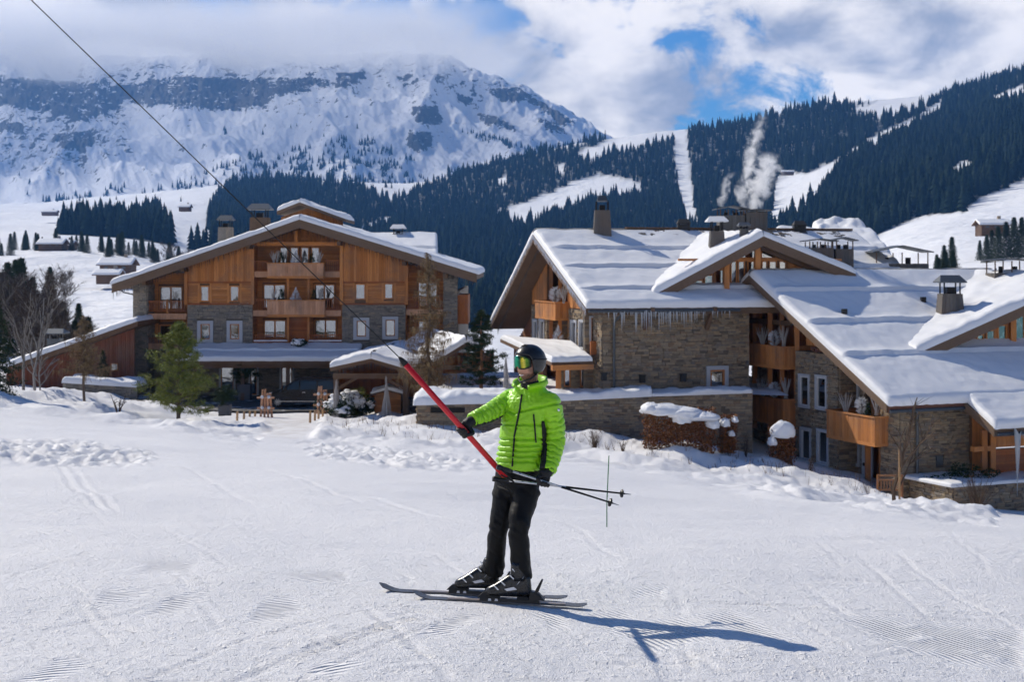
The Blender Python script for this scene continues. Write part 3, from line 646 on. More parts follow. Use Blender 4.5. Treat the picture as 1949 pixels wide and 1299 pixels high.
# ------------------------------------------------------------------ building kit
class Pl:
    """a vertical plane: origin, in-plane direction e1, outward normal n"""
    def __init__(s, o, e1, n): s.o = Vector((o[0], o[1], 0)); s.e = Vector((e1[0], e1[1], 0)).normalized(); s.n = Vector((n[0], n[1], 0)).normalized()
    def pt(s, a, z, d=0.0): p = s.o + s.e * a + s.n * d; return Vector((p.x, p.y, z))
    def px(s, x, y=None):
        k = (x - CX) / F; a = (k * s.o.y - s.o.x) / (s.e.x - k * s.e.y); Y = s.o.y + s.e.y * a
        return a if y is None else (a, CZ + (HY - y) / F * Y)
    def off(s, d): return Pl(s.o + s.n * d, s.e, s.n)
    def rect(s, x0, y0, x1, y1):
        a0, a1 = s.px(x0), s.px(x1); am = (x0 + x1) / 2; z1 = s.px(am, y0)[1]; z0 = s.px(am, y1)[1]
        return min(a0, a1), max(a0, a1), z0, z1
    def poly(s, pts): return [s.px(*p) for p in pts]
    def box(s, mb, a0, a1, z0, z1, d0, d1, tint=None, mi=0):
        c = [s.pt(a0, z0, d0), s.pt(a1, z0, d0), s.pt(a1, z0, d1), s.pt(a0, z0, d1)]
        return mb.hexa(c + [p + Vector((0, 0, z1 - z0)) for p in c], tint, mi)
def scan(poly, t, horiz=True):
    """intervals of the polygon along a row (horiz) or a column"""
    xs = []; n = len(poly)
    for i in range(n):
        p, q = poly[i - 1], poly[i]
        (a0, b0), (a1, b1) = ((p[0], p[1]), (q[0], q[1])) if horiz else ((p[1], p[0]), (q[1], q[0]))
        if (b0 > t) != (b1 > t): xs.append(a0 + (t - b0) * (a1 - a0) / (b1 - b0))
    xs.sort(); return [(xs[i], xs[i + 1]) for i in range(0, len(xs) - 1, 2)]
def cut(iv, holes, t, t1, horiz=True):
    for h in holes:
        a0, a1, z0, z1 = h; lo, hi, b0, b1 = (a0, a1, z0, z1) if horiz else (z0, z1, a0, a1)
        if t1 <= b0 or t >= b1: continue
        nv = []
        for x0, x1 in iv:
            if hi <= x0 or lo >= x1: nv.append((x0, x1)); continue
            if lo > x0: nv.append((x0, lo))
            if hi < x1: nv.append((hi, x1))
        iv = nv
    return iv
def stones(pl, poly, holes=(), d=.10, row=(.07, .16), run=(.16, .55), mb=None, back=True, seed=1):
    rg = random.Random(seed); mb = mb or MB(); z = min(p[1] for p in poly); zt = max(p[1] for p in poly)
    while z < zt - .03:
        h = rg.uniform(*row); h = min(h, zt - z); zm = z + h / 2
        for x0, x1 in cut(scan(poly, zm), holes, z, z + h):
            x = x0
            while x < x1 - .02:
                w = rg.uniform(*run); e = min(x + w, x1)
                if x1 - e < .08: e = x1
                dd = d * rg.uniform(.45, 1.15); g = .008
                pl.box(mb, x + g, e - g, z + g, z + h - g, 0, dd, rg.random(), 0); x = e
        z += h
    return mb
def planks(pl, poly, holes=(), pitch=.16, d=(.02, .045), vert=True, mb=None, seed=1, gap=.006):
    rg = random.Random(seed); mb = mb or MB(); k = 0 if vert else 1
    t = min(p[k] for p in poly); te = max(p[k] for p in poly)
    while t < te - .02:
        w = pitch * rg.uniform(.75, 1.25); w = min(w, te - t)
        iv0 = cut(scan(poly, t + w / 2, not vert), holes, t + w * .2, t + w * .8, not vert)
        ti = rg.random(); dd = rg.uniform(*d)
        for x0, x1 in iv0:
            if x1 - x0 < .03: continue
            if vert: pl.box(mb, t + gap, t + w - gap, x0, x1, 0, dd, ti)
            else:
                x = x0
                while x < x1 - .01:
                    e = min(x1, x + rg.uniform(2, 4.5)); e = x1 if x1 - e < .6 else e
                    pl.box(mb, x + .004, e - .004, t + gap, t + w - gap, 0, dd, rg.random()); x = e
        t += w
    return mb
def backing(pl, poly, depth=.25, mb=None):
    mb = mb or MB(); return mb.prism([pl.pt(a, z, 0) for a, z in poly], -pl.n * depth, .5)
def wall_part(parent, pl, poly, kind, holes=(), name='wall', seed=1, **kw):
    b = backing(pl, poly).build(name, 'mortar' if kind.startswith('stone') else 'wood_dark', parent)
    if kind.startswith('stone'): stones(pl, poly, holes, seed=seed, **kw).build('stone_facing', kind, b, kind='stuff', fix=False)
    else:
        vert = not kind.endswith('_h'); m = kind[:-2] if kind.endswith('_h') else kind
        if not vert and m == 'wood_warm': m = 'wood_warm_x'
        planks(pl, poly, holes, vert=vert, seed=seed, **kw).build('board_cladding', m, b, kind='stuff', fix=False)
    return b
def window(parent, pl, r, surround=0.0, fw=.07, curtain='curtain', split=1, proud=.12, name='window', fmat='wood_warm', bars=0):
    """frame with pane, room behind it, and a stone surround if wanted; r = (a0, a1, z0, z1) of the frame"""
    a0, a1, z0, z1 = r; m = MB(); d1 = proud - .03
    pl.box(m, a0, a0 + fw, z0, z1, -.06, d1, .5); pl.box(m, a1 - fw, a1, z0, z1, -.06, d1, .4)
    pl.box(m, a0 + fw, a1 - fw, z1 - fw, z1, -.06, d1, .6); pl.box(m, a0 + fw, a1 - fw, z0, z0 + fw, -.06, d1, .3)
    for k in range(1, split):
        x = a0 + (a1 - a0) * k / split; pl.box(m, x - fw * .6, x + fw * .6, z0 + fw, z1 - fw, -.05, d1 - .01, .5)
    for k in range(bars):
        z = z0 + (z1 - z0) * (k + 1) / (bars + 1); pl.box(m, a0 + fw, a1 - fw, z - .02, z + .02, -.04, d1 - .02, .5)
    w = m.build(name, fmat, parent)
    g = MB(); pl.box(g, a0 + fw * .7, a1 - fw * .7, z0 + fw * .7, z1 - fw * .7, .012, .024); g.build('pane', 'glass', w)
    if curtain == 'curtain':
        q = MB(); n = 14; W = a1 - a0; gap = random.uniform(.0, .35)
        for k in range(n):
            x0 = a0 + W * k / n; x1 = a0 + W * (k + 1) / n
            if abs((k + .5) / n - .5) < gap / 2: continue
            q.add([pl.pt(x0, z0, .001 if k % 2 else -.03), pl.pt(x1, z0, -.03 if k % 2 else .001), pl.pt(x1, z1, -.03 if k % 2 else .001), pl.pt(x0, z1, .001 if k % 2 else -.03)], [(0, 1, 2, 3)])
        q.build('curtain', 'curtain', w)
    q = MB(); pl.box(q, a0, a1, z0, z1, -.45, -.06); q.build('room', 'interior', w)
    if surround:
        s = MB(); b = surround
        pl.box(s, a0 - b, a0, z0 - b, z1 + b, -.02, proud + .02); pl.box(s, a1, a1 + b, z0 - b, z1 + b, -.02, proud + .02)
        pl.box(s, a0, a1, z1, z1 + b, -.02, proud + .017); pl.box(s, a0, a1, z0 - b, z0, -.02, proud + .05); s.build('surround', 'surround', w)
    return w
def grow(r, b): return (r[0] - b, r[1] + b, r[2] - b, r[3] + b)
def railing(parent, pl, a0, a1, z0, z1, d, mat='wood_red', pitch=.13, slat=.05, name='railing'):
    m = MB(); h = z1 - z0
    pl.box(m, a0, a1, z1 - .07, z1, d - .05, d + .05, .5); pl.box(m, a0, a1, z0, z0 + .06, d - .03, d + .03, .4)
    r = m.build(name, mat, parent); s = MB(); x = a0 + pitch / 2
    while x < a1 - slat: pl.box(s, x, x + slat, z0 + .06, z1 - .07, d - .016, d + .016); x += pitch
    s.build('balusters', mat, r, kind='stuff', fix=False); return r
def balcony(parent, pl, a0, a1, z0, z1, depth, mat='wood_warm', pitch=.17, sides=True, back=0.0):
    """planked parapet box standing out from the wall by depth"""
    f = MB(); pl.box(f, a0, a1, z0 - .16, z0 + .02, back, depth, .5); b = f.build('balcony', 'wood_warm_x', parent)
    m = MB(); x = a0
    while x < a1 - .03:
        w = min(pitch * random.uniform(.8, 1.2), a1 - x); pl.box(m, x + .005, x + w - .005, z0 - .02, z1 - .05, depth - .04, depth - random.uniform(.0, .012)); x += w
    if sides:
        for a, s in ((a0, 1), (a1, -1)):
            y = back
            while y < depth - .05:
                w = min(pitch, depth - .045 - y); c = [pl.pt(a, z0 - .02, y + .004), pl.pt(a + s * .035, z0 - .02, y + .004), pl.pt(a + s * .035, z0 - .02, y + w - .004), pl.pt(a, z0 - .02, y + w - .004)]
                m.hexa(c + [p + Vector((0, 0, z1 - z0 - .03)) for p in c]); y += w
    m.build('parapet_boards', mat, b, kind='stuff')
    t = MB(); pl.box(t, a0 - .04, a1 + .04, z1 - .05, z1 + .02, depth - .12, depth + .05, .5)
    if sides:
        pl.box(t, a0 - .04, a0 + .1, z1 - .048, z1 + .022, back, depth - .12, .4); pl.box(t, a1 - .1, a1 + .04, z1 - .048, z1 + .022, back, depth - .12, .6)
    t.build('handrail', 'wood_warm_x', b); return b
def post(parent, p, q, w, mat='wood_warm', name='post'): m = MB(); m.bar(p, q, w, w, (0, 1, 0)); return m.build(name, mat, parent)
def deck(parent, quad, th, mat='wood_fascia', name='roof'):
    """roof slab under quad (ridge a, ridge b, eave b, eave a); built of rafters' boarding with a fascia face"""
    m = MB(); up = Vector((0, 0, th)); q = [Vector(p) for p in quad]
    m.hexa([p - up for p in q] + q, .45); return m.build(name, mat, parent)
def snow_slab(parent, quad, th=.35, nu=60, nv=44, guards=(), amp=.2, seed=1, name='snow_cover', mat='snow_roof', rough=.05, sfade=(.04, 2), soft=.5, edge=(1, 1, 1, 1), over=.08, wave=.0, melt=None):
    A, B, C, D = [np.array(p, float) for p in quad]        # ridge start, ridge end, eave end, eave start
    s = (np.linspace(0, 1, nu)); s = s * .75 + .25 * (1 - np.cos(np.pi * s)) / 2
    t = np.linspace(0, 1, nv); L = np.linalg.norm((C + D - A - B) / 2); Wd = np.linalg.norm((B + C - A - D) / 2)
    ex = [g - .0035 for g in guards] + [g + .010 for g in guards]; e2 = np.array([.15, .4, .8]) * th
    t = np.unique(np.concatenate([t, ex, e2 / L, 1 - e2 / L])); s = np.unique(np.concatenate([s, e2 / Wd, 1 - e2 / Wd])); nu, nv = len(s), len(t)
    S, T = np.meshgrid(s, t)
    base = (A * (1 - S)[..., None] + B * S[..., None]) * (1 - T)[..., None] + (D * (1 - S)[..., None] + C * S[..., None]) * T[..., None]
    def rnd(x, k): 
        if not k: return np.ones_like(x)
        q = np.clip(x / (th * soft * 1.6), 0, 1); return np.sqrt(np.clip(1 - (1 - q) ** 2, 0, 1))
    e = rnd(S * Wd, edge[0]) * rnd((1 - S) * Wd, edge[1]) * rnd(T * L, edge[2]) * rnd((1 - T) * L, edge[3])
    h = th * (1 + wave * fbm(S * Wd / 2.2, T * L / 2.2, 3, seed)) + rough * fbm(S * Wd / 1.3, T * L / 1.3, 3, seed + 9) + .014 * fbm(S * Wd / .45, T * L / .45, 2, seed + 5) + .03 * fbm(S * Wd / 3.5, T * L / 3.5, 2, seed + 7)
    for gd in guards:
        q = (gd - T) * L; f = np.where(q > 0, np.exp(-(q / .42) ** 1.5), 0); wob = 1 + .25 * pn(S * Wd / 1.5, T * 0, seed + 3)
        f = f * sstep(sfade[0] - .03, sfade[0] + .02, S) * (1 - sstep(sfade[1] - .05, sfade[1] + .04, S))
        h = h + amp * f * wob; h = h - np.where((q <= 0) & (q > -.7), .06 * np.exp(q / .25), 0) * sstep(sfade[0] - .03, sfade[0] + .02, S) * (1 - sstep(sfade[1] - .05, sfade[1] + .04, S))
    if melt is not None: h = h * melt(S, T)
    h = np.maximum(h, .02) * e
    nrm = np.cross(B - A, D - A); nrm /= np.linalg.norm(nrm); nrm = nrm if nrm[2] > 0 else -nrm
    out = np.zeros_like(base); ud = (B - A) / np.linalg.norm(B - A); vd = (D - A) / np.linalg.norm(D - A)
    bul = (h / th) * over                                    # bulge outwards near the rims
    out += ud * ((np.exp(-(1 - S) * Wd / .3) * edge[1] - np.exp(-S * Wd / .3) * edge[0]) * bul)[..., None] + vd * ((np.exp(-(1 - T) * L / .3) * edge[3]) * bul)[..., None]
    jag = .05 * fbm(S * Wd / .5, T * L / .5, 2, seed + 20)
    out += vd * ((np.exp(-(1 - T) * L / .2)) * jag)[..., None]
    V = base + np.array([0, 0, 1.0]) * (h * .7)[..., None] + nrm * (h * .3)[..., None] + out
    return np_mesh(name, V.reshape(-1, 3), grid_quads(nv, nu), mat, True, None, parent)
def icicles(parent, p, q, n, lmax, seed=1, rad=.03, name='icicle', mat='ice', lens=None):
    rg = random.Random(seed); p, q = Vector(p), Vector(q); ms = []
    for k in range(4):
        m = MB(); pts = [(0, 0, 0)]; r = [1.0]
        for j in range(1, 6): pts.append((rg.uniform(-.2, .2) * .1, rg.uniform(-.2, .2) * .1, -j / 5)); r.append(max(.04, 1 - (j / 5) ** .8) * rg.uniform(.8, 1.1))
        m.tube([Vector(v) for v in pts], r, 6); me = None
        o = m.build(name, mat, parent, True); ms.append(o.data); bpy.data.objects.remove(o)
        for v_ in ms[-1].vertices: v_.co += wloc(parent)
    for k in range(n):
        t = (k + rg.uniform(.1, .9)) / n; L = lmax * rg.uniform(.12, 1) ** 1.8 if lens is None else lens(t) * rg.uniform(.5, 1); rr = rad * (.5 + L / lmax)
        o = bpy.data.objects.new(name, ms[k % 4]); COL.objects.link(o); o.parent = parent; o.location = p.lerp(q, t) - wloc(parent); o.scale = (rr, rr, L); o.rotation_euler = (0, 0, rg.uniform(0, 6))
def fringe(parent, p, q, lmax, pitch=.22, seed=1, mat='wood_grey', name='icicle_light_fringe'):
    """strings of hanging ice and light curtains along a verge"""
    rg = random.Random(seed); p, q = Vector(p), Vector(q); n = int((q - p).length / pitch); m = MB()
    for k in range(n):
        a = p.lerp(q, (k + rg.uniform(.1, .9)) / n); L = lmax * rg.uniform(.2, 1); m.tube([a, a + Vector((rg.uniform(-.03, .03), rg.uniform(-.03, .03), -L))], [.022, .006], 4, rg.random())
    return m.build(name, mat, parent, kind='stuff', fix=False)
def hit_plane(px, py, p0, n):
    d = Vector(((px - CX) / F, 1, (HY - py) / F)); o = Vector((0, 0, CZ)); t = (Vector(p0) - o).dot(n) / d.dot(n); return o + d * t
def chimney(parent, base, w, h, taper=.8, mat='wood_grey', cap=1.0, dpt=None, rot=0.0, capmat='zinc', caph=.45):
    """boarded chimney with a little roof on posts"""
    dpt = dpt or w; B = Vector(base); rm = Matrix.Rotation(rot, 3, 'Z'); m = MB(); n = max(3, int(w / .22))
    def c(x, y, z): return B + rm @ Vector((x, y, z))
    m.hexa([c(x * w / 2 * .97, y * dpt / 2 * .97, -.8) for x, y in ((-1, -1), (1, -1), (1, 1), (-1, 1))] + [c(x * w / 2 * taper * .97, y * dpt / 2 * taper * .97, h) for x, y in ((-1, -1), (1, -1), (1, 1), (-1, 1))], .3)
    for sd in range(4):
        W, Dp = (w, dpt) if sd % 2 == 0 else (dpt, w); r2 = Matrix.Rotation(sd * math.pi / 2, 3, 'Z')
        for k in range(n):
            x0 = -W / 2 + W * k / n + .006; x1 = -W / 2 + W * (k + 1) / n - .006; o = random.uniform(.0, .02)
            q = [(x0, -Dp / 2 - o, -.8), (x1, -Dp / 2 - o, -.8), (x1, -Dp / 2 * .9, -.8), (x0, -Dp / 2 * .9, -.8)]; t_ = [(x0 * taper, -(Dp / 2 + o) * taper, h), (x1 * taper, -(Dp / 2 + o) * taper, h), (x1 * taper, -Dp / 2 * taper * .9, h), (x0 * taper, -Dp / 2 * taper * .9, h)]
            m.hexa([c(*(r2 @ Vector(v))) for v in q] + [c(*(r2 @ Vector(v))) for v in t_])
    ch = m.build('chimney', mat, parent)
    if cap:
        k = MB(); a, b = w * taper / 2 * .8, dpt * taper / 2 * .8
        for x, y in ((-a, -b), (a, -b), (a, b), (-a, b)): k.bar(c(x, y, h - .05), c(x, y, h + caph), .07, .07, (0, 1, 0))
        k.build('cap_posts', 'black_metal', ch)
        k = MB(); a, b = w * taper / 2 * 1.25 * cap, dpt * taper / 2 * 1.25 * cap; z = h + caph; rh = .28 * w * taper + .12
        k.add([c(-a, -b, z), c(a, -b, z), c(a, b, z), c(-a, b, z), c(-a * .7, 0, z + rh), c(a * .7, 0, z + rh), c(-a, -b, z + .06), c(a, -b, z + .06), c(a, b, z + .06), c(-a, b, z + .06)],
              [(3, 2, 1, 0), (0, 1, 7, 6), (1, 2, 8, 7), (2, 3, 9, 8), (3, 0, 6, 9), (6, 7, 5, 4), (8, 9, 4, 5), (7, 8, 5), (9, 6, 4)]); k.build('cap', capmat, ch)
        k = MB(); k.box(tuple(c(-w * taper * .2, -dpt * taper * .2, h - .1)), tuple(c(w * taper * .2, dpt * taper * .2, h + caph * .6))); k.build('flue', 'black_metal', ch)
    return ch
def hood(parent, px0, px1, ytop, ybase, Y, dpt=1.6, posts=4, base_h=10, roof=6, pitch=True, mat='wood_grey'):
    """open timber hood on posts over roof vents, with a boarded base"""
    a = P(px0, ybase, Y); b = P(px1, ybase, Y); zt = P(px0, ytop, Y).z; s = Y / F; zb = a.z; bh = base_h * s
    m = MB(); n = max(3, int((b.x - a.x) / .25)); 
    m.box((a.x + .03, Y + .03, zb - 1.0), (b.x - .03, Y + dpt - .03, zb + bh - .01), .3)
    for k in range(n): m.box((a.x + (b.x - a.x) * k / n + .006, Y - random.uniform(0, .02), zb - 1.0), (a.x + (b.x - a.x) * (k + 1) / n - .006, Y + .028, zb + bh))
    for k in range(6): m.box((a.x - random.uniform(0, .02), Y + dpt * k / 6 + .006, zb - 1.0), (a.x + .028, Y + dpt * (k + 1) / 6 - .006, zb + bh))
    o = m.build('roof_hood', mat, parent); ze = zt - roof * s
    for k in range(posts):
        x = a.x + .05 + (b.x - a.x - .1) * k / max(1, posts - 1)
        for yy in (Y + .05, Y + dpt - .05):
            q = MB(); q.bar((x, yy, zb + bh - .01), (x, yy, ze), .06, .06, (0, 1, 0)); q.build('post', 'wood_dark', o)
    q = MB(); e = .25; th = .06
    x0, x1 = a.x - e, b.x + e; xm = (x0 + x1) / 2; y0, y1 = Y - e, Y + dpt + e
    q.hexa([(x0, y0, ze), (xm, y0, zt - th), (xm, y1, zt - th), (x0, y1, ze), (x0, y0, ze + th), (xm, y0, zt), (xm, y1, zt), (x0, y1, ze + th)])
    q.hexa([(xm + .004, y0, zt - th), (x1, y0, ze), (x1, y1, ze), (xm + .004, y1, zt - th), (xm + .004, y0, zt), (x1, y0, ze + th), (x1, y1, ze + th), (xm + .004, y1, zt)])
    q.build('hood_roof', 'zinc', o)
    for k in range(2):
        q = MB(); x = a.x + (b.x - a.x) * (.3 + .4 * k); q.tube([(x, Y + dpt * .5, zb + bh - .05), (x, Y + dpt * .5, zb + bh + (ze - zb - bh) * .55)], .12 + .05 * k, 10); q.build('flue', 'black_metal', o)
    return o
def bush(name, c, r, n, leaf, mat, label=None, cat=None, parent=None, sq=(1, 1, 1), seed=1, core=None, group=None):
    """foliage of small leaf faces through an uneven volume"""
    rg = random.Random(seed); m = MB(); c = Vector(c); cl = [(Vector((rg.gauss(0, .42), rg.gauss(0, .42), rg.gauss(0, .42))), rg.uniform(.35, .62)) for _ in range(11)]
    for k in range(n):
        cc, cr = rg.choice(cl); d = Vector((rg.gauss(0, 1), rg.gauss(0, 1), rg.gauss(0, 1))).normalized() * cr * rg.uniform(.4, 1) ** .5; p = cc + d
        p = c + Vector((p.x * r * sq[0], p.y * r * sq[1], p.z * r * sq[2])); a = Vector((rg.gauss(0, 1), rg.gauss(0, 1), rg.gauss(0, 1))).normalized() * leaf; b = a.orthogonal().normalized() * leaf * rg.uniform(.3, .6)
        m.add([p - a, p + b, p + a, p - b], [(0, 1, 2, 3)], rg.random())
    o = m.build(name, mat, parent, fix=False); 
    if label: tag(o, label, cat, group)
    return o
# ------------------------------------------------------------------ the hotel
YH = 105.0
hotel = empty('hotel', P(560, 757, YH), 'large timber and stone hotel with balconies and wide snowy gable roof', 'hotel')
H0 = Pl((0, YH), (1, 0), (0, -1)); H1 = H0.off(-1.8)
def yl(px): return 431 + (570 - px) * .349        # underside of the gable roof, in rows
def yr(px): return 431 + (px - 570) * .310
YF = 103.2
apx, lft, rgt = P(570, 418, YF), P(213, 542, YF), P(907, 522, YF); back = Vector((0, 26, 0))
deck(hotel, [apx, apx + back, lft + back, lft], .42); deck(hotel, [apx + back, apx, rgt, rgt + back], .42)
for (a, b) in ((apx, lft), (apx, rgt)):           # verge boards stand proud of the roof edge
    m = MB(); n = Vector((0, -.06, 0)); d = (b - a)
    m.hexa([a + n - Vector((0, 0, .62)), b + n - Vector((0, 0, .62)), b + n * .02 - Vector((0, 0, .62)), a + n * .02 - Vector((0, 0, .62)), a + n - Vector((0, 0, .02)), b + n - Vector((0, 0, .02)), b + n * .02 - Vector((0, 0, .02)), a + n * .02 - Vector((0, 0, .02))], .6)
    m.build('verge_board', 'wood_fascia', hotel)
    fringe(hotel, a + Vector((0, .15, -.6)), b + Vector((0, .15, -.6)), .55, .2, 3 + int(b.x > 0), 'lamp_black')
    fringe(hotel, a + Vector((0, .9, -.6)), b + Vector((0, .9, -.6)), .42, .16, 7 + int(b.x > 0), 'wood_grey')
up = Vector((0, -.1, .0))
snow_slab(hotel, [apx + up, apx + back, lft + back + Vector((-.1, 0, 0)), lft + up + Vector((-.15, 0, -.03))], .40, 40, 90, (), seed=3, rough=.06, edge=(1, 1, 0, 1))
snow_slab(hotel, [apx + back, apx + up, rgt + up + Vector((.15, 0, -.03)), rgt + back + Vector((.1, 0, 0))], .40, 40, 90, (), seed=4, rough=.06, edge=(1, 1, 0, 1))
for px, k in ((285, 0), (357, 0), (480, 0), (650, 1), (772, 1), (850, 1)):   # purlins carrying the overhang
    y = (yr if k else yl)(px) + 4; p = P(px, y, YH); m = MB(); m.bar(p + Vector((0, -1.7, -.16)), p + Vector((0, .5, -.16)), .26, .30); m.build('purlin', 'wood_dark', hotel)
# corner piers and stone bays
ZB = P(0, 760, YH).z - .6
def yz(y, Y=YH): return P(0, y, Y).z
def pier(x0, x1, ytop0, ytop1, sd):
    a0, a1 = H0.px(x0), H0.px(x1); w = H0.off(.25)
    wall_part(hotel, w, [(a0, ZB), (a1, ZB), (a1, yz(ytop1)), (a0, yz(ytop0))], 'stone_grey', seed=sd, name='pier')
    e = w.pt(a1 if sd % 2 else a0, 0, 0)
    side = Pl((e.x, e.y), (0, 1), (1, 0) if sd % 2 else (-1, 0)); wall_part(hotel, side, [(0, ZB), (2.2, ZB), (2.2, yz(ytop0)), (0, yz(ytop0))], 'stone_grey', seed=sd + 40, name='pier')
pier(255, 281, yl(255), yl(281), 11); pier(846, 871, yr(846), yr(871), 12)
for x0, x1, sd, wins in ((357, 481, 21, [(382, 617, 400, 646), (438, 617, 456, 646)]), (651, 772, 22, [(679, 611, 697, 641), (734, 609, 752, 640)])):
    a0, a1 = H0.px(x0), H0.px(x1); rs = [H0.rect(*w) for w in wins]
    wall_part(hotel, H0, [(a0, ZB), (a1, ZB), (a1, yz(578)), (a0, yz(578))], 'stone_grey', [grow(r, .26) for r in rs], seed=sd)
    for r in rs: window(hotel, H0, r, .24, curtain='curtain' if random.random() < .8 else '')
# timber bays above the stone
for x0, x1, yf, sd, wins in ((357, 481, yl, 31, [(381, 544, 399, 575), (437, 544, 456, 575)]), (651, 772, yr, 32, [(676, 540, 696, 571), (731, 539, 749, 570)])):
    a0, a1 = H0.px(x0), H0.px(x1); rs = [H0.rect(*w) for w in wins]; W = H0.off(.12)
    wall_part(hotel, W, [(a0, yz(537)), (a1, yz(537)), (a1, yz(yf(x1) + 1)), (a0, yz(yf(x0) + 1))], 'wood_warm', seed=sd, name='timber_wall')
    wall_part(hotel, H0, [(a0, yz(577.5)), (a1, yz(577.5)), (a1, yz(537.6)), (a0, yz(537.6))], 'wood_warm_h', [grow(r, .12) for r in rs], seed=sd + 5, name='timber_wall')
    for r in rs:
        window(hotel, H0, r, 0, .1, curtain='curtain', proud=.1)
        for q in (r[0] - .17, r[1] + .02):
            m = MB(); H0.box(m, q, q + .15, yz(577), r[3] + .15, 0, .09, .7); m.build('jamb', 'wood_warm', hotel)
    m = MB(); H0.box(m, a0 - .1, a1 + .1, yz(580.5), yz(577.6), -.05, .2, .3); H0.box(m, a0, a1, yz(539), yz(536), .02, .19, .3); m.build('beam', 'wood_redv', hotel)
for px, yf in ((481.5, yl), (650.5, yr), (355, yl), (774, yr)):
    post(hotel, H0.pt(H0.px(px), yz(580), .12), H0.pt(H0.px(px), yz(yf(px) + 2), .12), .24)
# recessed loggias: back wall, floors, glazing
def back_wall(x0, x1, ytop, ybot, sd, wins, kind='wood_warm_h'):
    a0, a1 = H1.px(x0 - 6), H1.px(x1 + 6); rs = [H1.rect(*w[:4]) for w in wins]
    wall_part(hotel, H1, [(a0, H1.px(x0, ybot)[1]), (a1, H1.px(x0, ybot)[1]), (a1, H1.px(x0, ytop)[1]), (a0, H1.px(x0, ytop)[1])], kind, [grow(r, .05) for r in rs], seed=sd, name='loggia_wall')
    for r, w in zip(rs, wins): window(hotel, H1, r, 0, .1, split=w[4], curtain=w[5], proud=.08)
back_wall(281, 357, 520, 672, 41, [(303, 545, 348, 590, 2, 'curtain'), (303, 618, 348, 663, 2, 'curtain')])
back_wall(772, 846, 505, 672, 42, [(795, 537, 833, 585, 2, 'curtain'), (795, 610, 833, 655, 2, '')])
back_wall(481, 651, 452, 672, 43, [(532, 470, 549, 514, 1, 'curtain'), (552, 470, 569, 514, 1, ''), (572, 470, 589, 514, 1, 'curtain'), (592, 470, 609, 514, 1, 'curtain'),
    (501, 541, 544, 588, 2, 'curtain'), (597, 541, 638, 588, 2, ''), (502, 609, 545, 645, 2, 'curtain'), (598, 608, 641, 645, 2, 'curtain')])
for x in (281, 357, 481, 651, 772, 846):          # side cheeks of the loggias
    p = H0.pt(H0.px(x), 0, 0); side = Pl((p.x, p.y), (0, 1), (1, 0) if x in (281, 481, 772) else (-1, 0))
    yt = (yl if x < 570 else yr)(x) + 2
    wall_part(hotel, side, [(0, yz(672)), (1.8, yz(672)), (1.8, yz(yt)), (0, yz(yt))], 'wood_warm_h', seed=x, name='loggia_cheek')
    m = MB(); 
for x0, x1, fl in ((282, 356, (608, 665)), (773, 845, (600, 660)), (482, 650, (528, 602))):
    a0, a1 = H0.px(x0), H0.px(x1)
    for y in fl:
        m = MB(); H0.box(m, a0 + .02, a1 - .02, yz(y), yz(y - 5), -1.8, .05, .4); s = m.build('loggia_floor', 'wood_red', hotel)
        m = MB(); H0.box(m, a0 + .02, a1 - .02, yz(y), yz(y - 11), .055, .13, .5); m.build('edge_board', 'wood_pink', s)
def rail(x0, x1, y0, y1, d=.05, mat='wood_redv'): railing(hotel, H0, H0.px(x0), H0.px(x1), yz(y1), yz(y0), d, mat, .15, .06)
rail(283, 355, 573, 593); rail(283, 355, 643, 665); rail(774, 845, 566, 588); rail(774, 845, 636, 657)
rail(483, 512, 497, 517); rail(619, 649, 495, 516); rail(483, 512, 570, 592); rail(621, 649, 568, 591)
m = MB(); x = H0.px(319); H0.box(m, x - .06, x + .06, yz(598), yz(570), .0, .14); m.build('rail_post', 'wood_warm', hotel)
for y0, y1, x0, x1 in ((501, 529, 512, 618), (571, 602, 512, 620)):
    balcony(hotel, H0, H0.px(x0), H0.px(x1), yz(y1 - 3), yz(y0), .75, 'wood_pink', .2)
for x0, x1 in ((484, 547), (588, 650)):           # low railings on the first floor with their snowy sills
    rail(x0, x1, 637, 648, .05); a0, a1 = H0.px(x0), H0.px(x1)
    b = wall_part(hotel, H0, [(a0, yz(664)), (a1, yz(664)), (a1, yz(650)), (a0, yz(650))], 'wood_redv', seed=x0, name='apron_panel')
    z = yz(650); q = [H0.pt(a0, z, -.3), H0.pt(a1, z, -.3), H0.pt(a1, z, .22), H0.pt(a0, z, .22)]; snow_slab(hotel, q, .10, 30, 6, seed=x0, rough=.02)
a0, a1 = H0.px(549), H0.px(586); wall_part(hotel, H0.off(-.4), [(a0, yz(668)), (a1, yz(668)), (a1, yz(602)), (a0, yz(602))], 'wood_redv_h', seed=77, name='loggia_wall')
for px in (548, 587): post(hotel, H0.pt(H0.px(px), yz(664), -.05), H0.pt(H0.px(px), yz(529), -.05), .17)
wall_part(hotel, H0, [(H0.px(481), ZB), (H0.px(651), ZB), (H0.px(651), yz(664)), (H0.px(481), yz(664))], 'stone_grey', [grow(H0.rect(*w), .1) for w in ((536, 697, 556, 752),)], seed=51)
wall_part(hotel, H1, [(H1.px(275), ZB), (H1.px(365), ZB), (H1.px(365), yz(664)), (H1.px(275), yz(664))], 'stone_grey', seed=52)
wall_part(hotel, H1, [(H1.px(765), ZB), (H1.px(850), ZB), (H1.px(850), yz(660)), (H1.px(765), yz(660))], 'stone_grey', seed=53)
G0 = H0.off(.14)
for w in ((421, 697, 445, 752), (477, 697, 489, 752), (536, 697, 556, 752)):
    window(hotel, G0, G0.rect(*w), .14, .06, curtain='', name='glazed_door', proud=.1)
